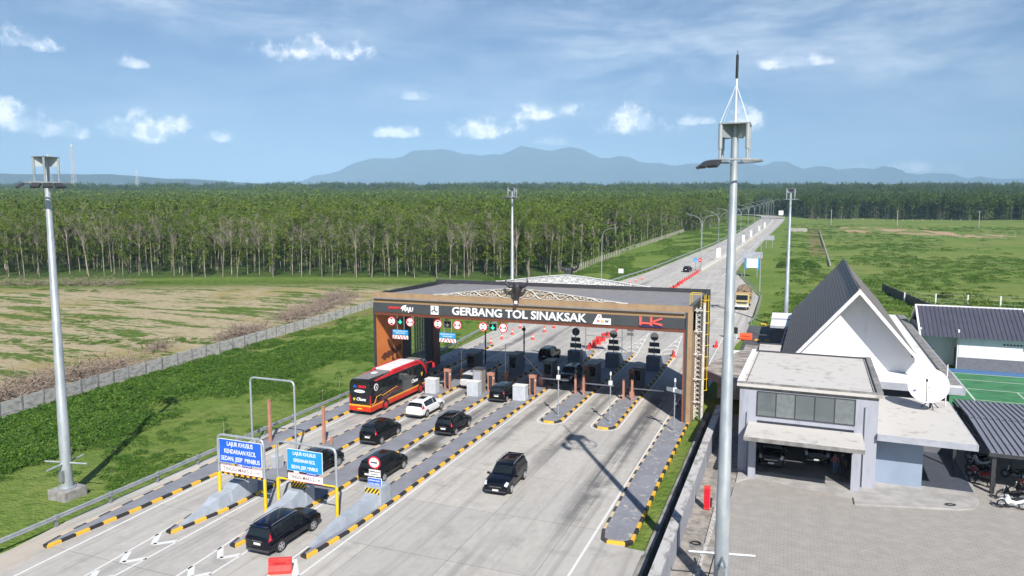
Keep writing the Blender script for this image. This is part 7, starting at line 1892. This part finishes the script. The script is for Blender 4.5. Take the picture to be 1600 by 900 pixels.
# far height portal and sign near the barrier row
t = thing('rear_portal', 'thin grey height portal behind the left far block', 'portal', (-26.9, 96.8, 0))
for x in (-26.6, -21.4):
    b = MB(); b.tube([(x, 96.6, .1), (x, 96.6, 5.0)], .07, 8); b.build('leg', M_galvd, t)
b = MB(); b.tube([(-26.6, 96.6, 2.6), (-21.4, 96.6, 2.6)], .05, 6); b.build('bar', M_galvd, t)
xbox('rear_sign_panel', -25.9, -22.4, 96.55, 96.6, 3.3, 5.0, mat('sign_back_pale', (.40, .42, .42), .6), t, .005)
t = thing('small_sign_pole', 'thin pole with dark and pale plates right of the rear portal', 'sign', (-20.4, 98.5, .1))
b = MB(); b.tube([(-20.3, 97.5, .1), (-20.3, 97.5, 5.4)], .06, 6); b.build('pole', M_galvd, t)
for z0_, z1_, m_ in ((4.3, 5.3, M_blue), (3.4, 3.9, M_sb), (2.8, 3.2, M_sb)): xbox('plate', -20.9, -20.0, 97.4, 97.44, z0_, z1_, m_, t, .005)
# hydrant box, hose, manhole in the side path
t = thing('hydrant_box', 'tall red box leaning by the inner side of the boundary wall', 'hydrant box', (-4.6, 47.7, 0)); xbox('box', -4.85, -4.45, 47.5, 47.75, .05, 1.65, M_red, t); xbox('door', -4.80, -4.50, 47.48, 47.5, .2, 1.5, M_signred, t, .005)
b = MB(); b.box(-4.4, -3.7, 48.0, 49.4, 0, .5, 0); tag(b.build('stone_ledge', M_slate, bevel=.08), 'stained concrete ledge behind the red hydrant box', 'ledge')
t = thing('manhole', 'round pale manhole cover with a black hose coil on it', 'manhole', (-4.62, 42.0, 0)); b = MB(); b.disc((-4.6, 42.0, .03), .42, 'z', .06, 24); b.build('cover', M_slabd, t)
b = MB(); b.tube([(-4.7 + (.28 + .05 * math.sin(a * .7)) * math.cos(a), 42.15 + (.2 + .04 * math.cos(a)) * math.sin(a), .09 + a * .004) for a in [k * .4 for k in range(40)]], .025, 5); tag(b.build('hose_coil', M_black), 'coil of black hose lying on the round manhole cover', 'hose')
b = MB(); b.tube([(pre(10.6 + .3 * math.cos(a) * (1 + .2 * math.sin(2 * a)), 54.4 + .18 * math.sin(a))[0], pre(10.6, 54.4 + .18 * math.sin(a))[1], .16 + a * .003) for a in [k * .4 for k in range(34)]], .022, 5); tag(b.build('hose_coil', M_black), 'coil of black hose on the apron near the motorcycles', 'hose')
b = MB(); b.box(-3.9, -3.45, 47.6, 50.4, .005, .03); struct(b.build('drain_grate', M_dark))
# signs beyond the gate
t = thing('billboard', 'white and blue billboard with grey top board on the right verge', 'billboard', (-10.3, 203, TZ(-10.3, 203))); z = TZ(-10.3, 203)
for x in (-11.8, -8.6):
    b = MB(); b.tube([(x, 203.2, z), (x, 203.2, z + 5.2)], .12, 8); b.build('leg', M_galv, t)
xbox('top_board', -12.6, -7.3, 203, 203.1, z + 5.0, z + 6.7, M_trim, t, .01); xbox('white_panel', -11.3, -8.4, 203, 203.1, z + 2.4, z + 4.9, M_signwhite, t, .01)
xbox('blue_edge', -11.75, -11.3, 203, 203.1, z + 2.0, z + 4.9, M_cyan, t, .01); xbox('blue_edge', -8.4, -8.1, 203, 203.1, z + 2.0, z + 4.9, M_cyan, t, .01)
t = thing('grey_road_sign', 'blank grey road sign on two legs farther along the right verge', 'sign', (-8.8, 312, TZ(-8.8, 312))); z = TZ(-8.8, 312)
for x in (-10, -7.6):
    b = MB(); b.tube([(x, 312.2, z), (x, 312.2, z + 4.6)], .12, 6); b.build('leg', M_galv, t)
xbox('panel', -10.6, -6.9, 312, 312.1, z + 3.3, z + 5.2, M_trim, t, .01)
t = thing('white_notice', 'small white notice board in the grass on the left bank', 'sign', (-43.6, 194.3, TZ(-43.6, 194.3))); z = TZ(-43.6, 194.3)
xbox('panel', -44.4, -43.0, 194.3, 194.36, z + .5, z + 1.7, M_signwhite, t, .01)
for x in (-44.2, -43.2):
    b = MB(); b.box(x - .05, x + .05, 194.37, 194.45, z, z + .5); b.build('leg', M_galvd, t)
t = thing('no_entry_sign', 'blue arrow and red no entry discs at the head of the median barrier', 'sign', (-25.2, 212, TZ(-25, 212))); z = TZ(-25.2, 212)
for x, m_, w_ in ((-25.9, M_cyan, 0), (-24.6, M_signred, 1)):
    b = MB(); b.disc((x, 212, z + 3.2), .58, 'y', .06, 20); o = b.build('disc', m_, t)
    b = MB()
    if w_: b.box(x - .4, x + .4, 211.92, 211.96, z + 3.12, z + 3.28)
    else: b.prism([(x - .25, z + 3.4), (x - .2, z + 3.45), (x + .25, z + 3.0), (x + .3, z + 3.2), (x + .3, z + 2.85), (x - .05, z + 2.85), (x + .15, z + 2.92)], 211.92, 211.96, 'y')
    b.build('mark', M_signwhite, o)
    b = MB(); b.tube([(x, 212.1, z), (x, 212.1, z + 2.7)], .05, 6); b.build('pole', M_galvd, t)
t = thing('far_sign', 'small white sign at the road bend near the far forest', 'sign', (-11, 690, TZ(-11, 690))); z = TZ(-11, 690)
xbox('panel', -12.5, -8.5, 690, 690.2, z + 3, z + 7, M_signwhite, t, .02)
b = MB(); b.tube([(-10.5, 690.3, z), (-10.5, 690.3, z + 3)], .2, 6); b.build('pole', M_galvd, t)
# saplings and lattice towers
def sapling(x, y, h, lb):
    t = thing('sapling', lb, 'sapling', (x, y, TZ(x, y))); z = TZ(x, y) - .1; b = MB(); b.tube([(x, y, z), (x + .05, y, z + h)], .035, 5); b.build('stem', M_trunk, t)
    r_ = random.Random(int(x * 7)); c = MB()
    for k in range(60): leaf_quad(c, (x + r_.gauss(0, .3), y + r_.gauss(0, .3), z + h * r_.uniform(.5, 1.1)), .13, r_)
    c.build('crown', M_weed, t, norm=False)
sapling(-47.5, 67.5, 1.7, 'thin sapling on the bank left of the orange gate wall'); sapling(-46.6, 48.6, 1.5, 'small sapling on the bank behind the thin portal'); sapling(-45.8, 62.0, 1.2, 'short white trunked sapling by the guard rail left of the bus')
def bush(x, y, r, lb, m=M_leaf):
    r_ = random.Random(int(x * 13 + y)); c = MB(); z = TZ(x, y)
    for k in range(420):
        a = r_.uniform(0, 6.28); d = r * math.sqrt(r_.random()); c_ = (x + math.cos(a) * d, y + math.sin(a) * d, z + .1 + r * .9 * max(0, 1 - (d / r) ** 2) ** .5 * r_.uniform(.3, 1)); leaf_quad(c, c_, .22, r_)
    tag(c.build('bush', m, norm=False), lb, 'bush')
bush(34.5, 163, 2.6, 'round green bush at the white posted fence behind the outbuilding'); bush(3.2, 131, 1.9, 'brownish green bush at the foot of the third light mast', M_leafd); bush(31, 176, 1.6, 'smaller green bush in the pasture beyond the white posts')
for k in range(7):
    a = k * .9; x, y = 2 + 5 * math.cos(a), 232 + 9 * math.sin(a) + k; bush(x, y, 1.6 + .3 * (k % 3), 'green shrub in the verge patch, %s of the cluster behind the mast' % ORD[k], M_weed)
def tower(px, top, s, h, lb):
    t_ = (px - 800) / FPX * s; x, y = CA * t_ - SA * s, SA * t_ + CA * s; z = CAMZ + (333 - top) * s / FPX - h
    o = thing('lattice_tower', lb, 'transmission tower', (x, y, z), 'lattice towers on the left horizon'); b = MB(); w0, w1 = 4.5, 1.0; n = 10
    for sx, sy in ((1, 1), (1, -1), (-1, -1), (-1, 1)): b.tube([(x + sx * w0, y + sy * w0, z), (x + sx * w1, y + sy * w1, z + h)], .35, 4)
    for k in range(n):
        f0, f1 = k / n, (k + 1) / n; a0 = w0 + (w1 - w0) * f0; a1 = w0 + (w1 - w0) * f1
        for (sx, sy), (tx, ty) in (((1, 1), (1, -1)), ((1, -1), (-1, -1)), ((-1, -1), (-1, 1)), ((-1, 1), (1, 1))):
            b.tube([(x + sx * a0, y + sy * a0, z + h * f0), (x + tx * a1, y + ty * a1, z + h * f1)], .2, 3); b.tube([(x + tx * a0, y + ty * a0, z + h * f0), (x + sx * a1, y + sy * a1, z + h * f1)], .2, 3)
    b.build('lattice', mat('pale_tower_steel', (.5, .5, .5), .5), o)
    b = MB(); b.cbox((x, y, z + h - 2), (3, 3, 5)); b.build('antenna', M_white, o)
tower(85, 243, 1500, 95, 'shorter lattice tower beside the left light mast head'); tower(122, 228, 1500, 115, 'taller lattice tower right of the left light mast head'); tower(220, 268, 1900, 75, 'small faint lattice tower farther right on the left horizon')

# ------------------------------------------------------------------ haze: the air between here and the hills
b = MB(); b.box(-18000, 10500, -400, 18500, -3.0, 1330)
hm = bpy.data.materials.new('haze_air'); hm.use_nodes = True; t = hm.node_tree
t.nodes.remove(t.nodes['Principled BSDF']); pv = NN(t, 'ShaderNodeVolumePrincipled'); pv.inputs['Color'].default_value = (.46, .73, 1.0, 1); pv.inputs['Anisotropy'].default_value = -.3; pv.inputs['Density'].default_value = .000100
LK(t, pv.outputs[0], t.nodes['Material Output'].inputs['Volume'])
tag(b.build('haze', hm), 'thin blue haze over the whole landscape', 'haze', kind='stuff')
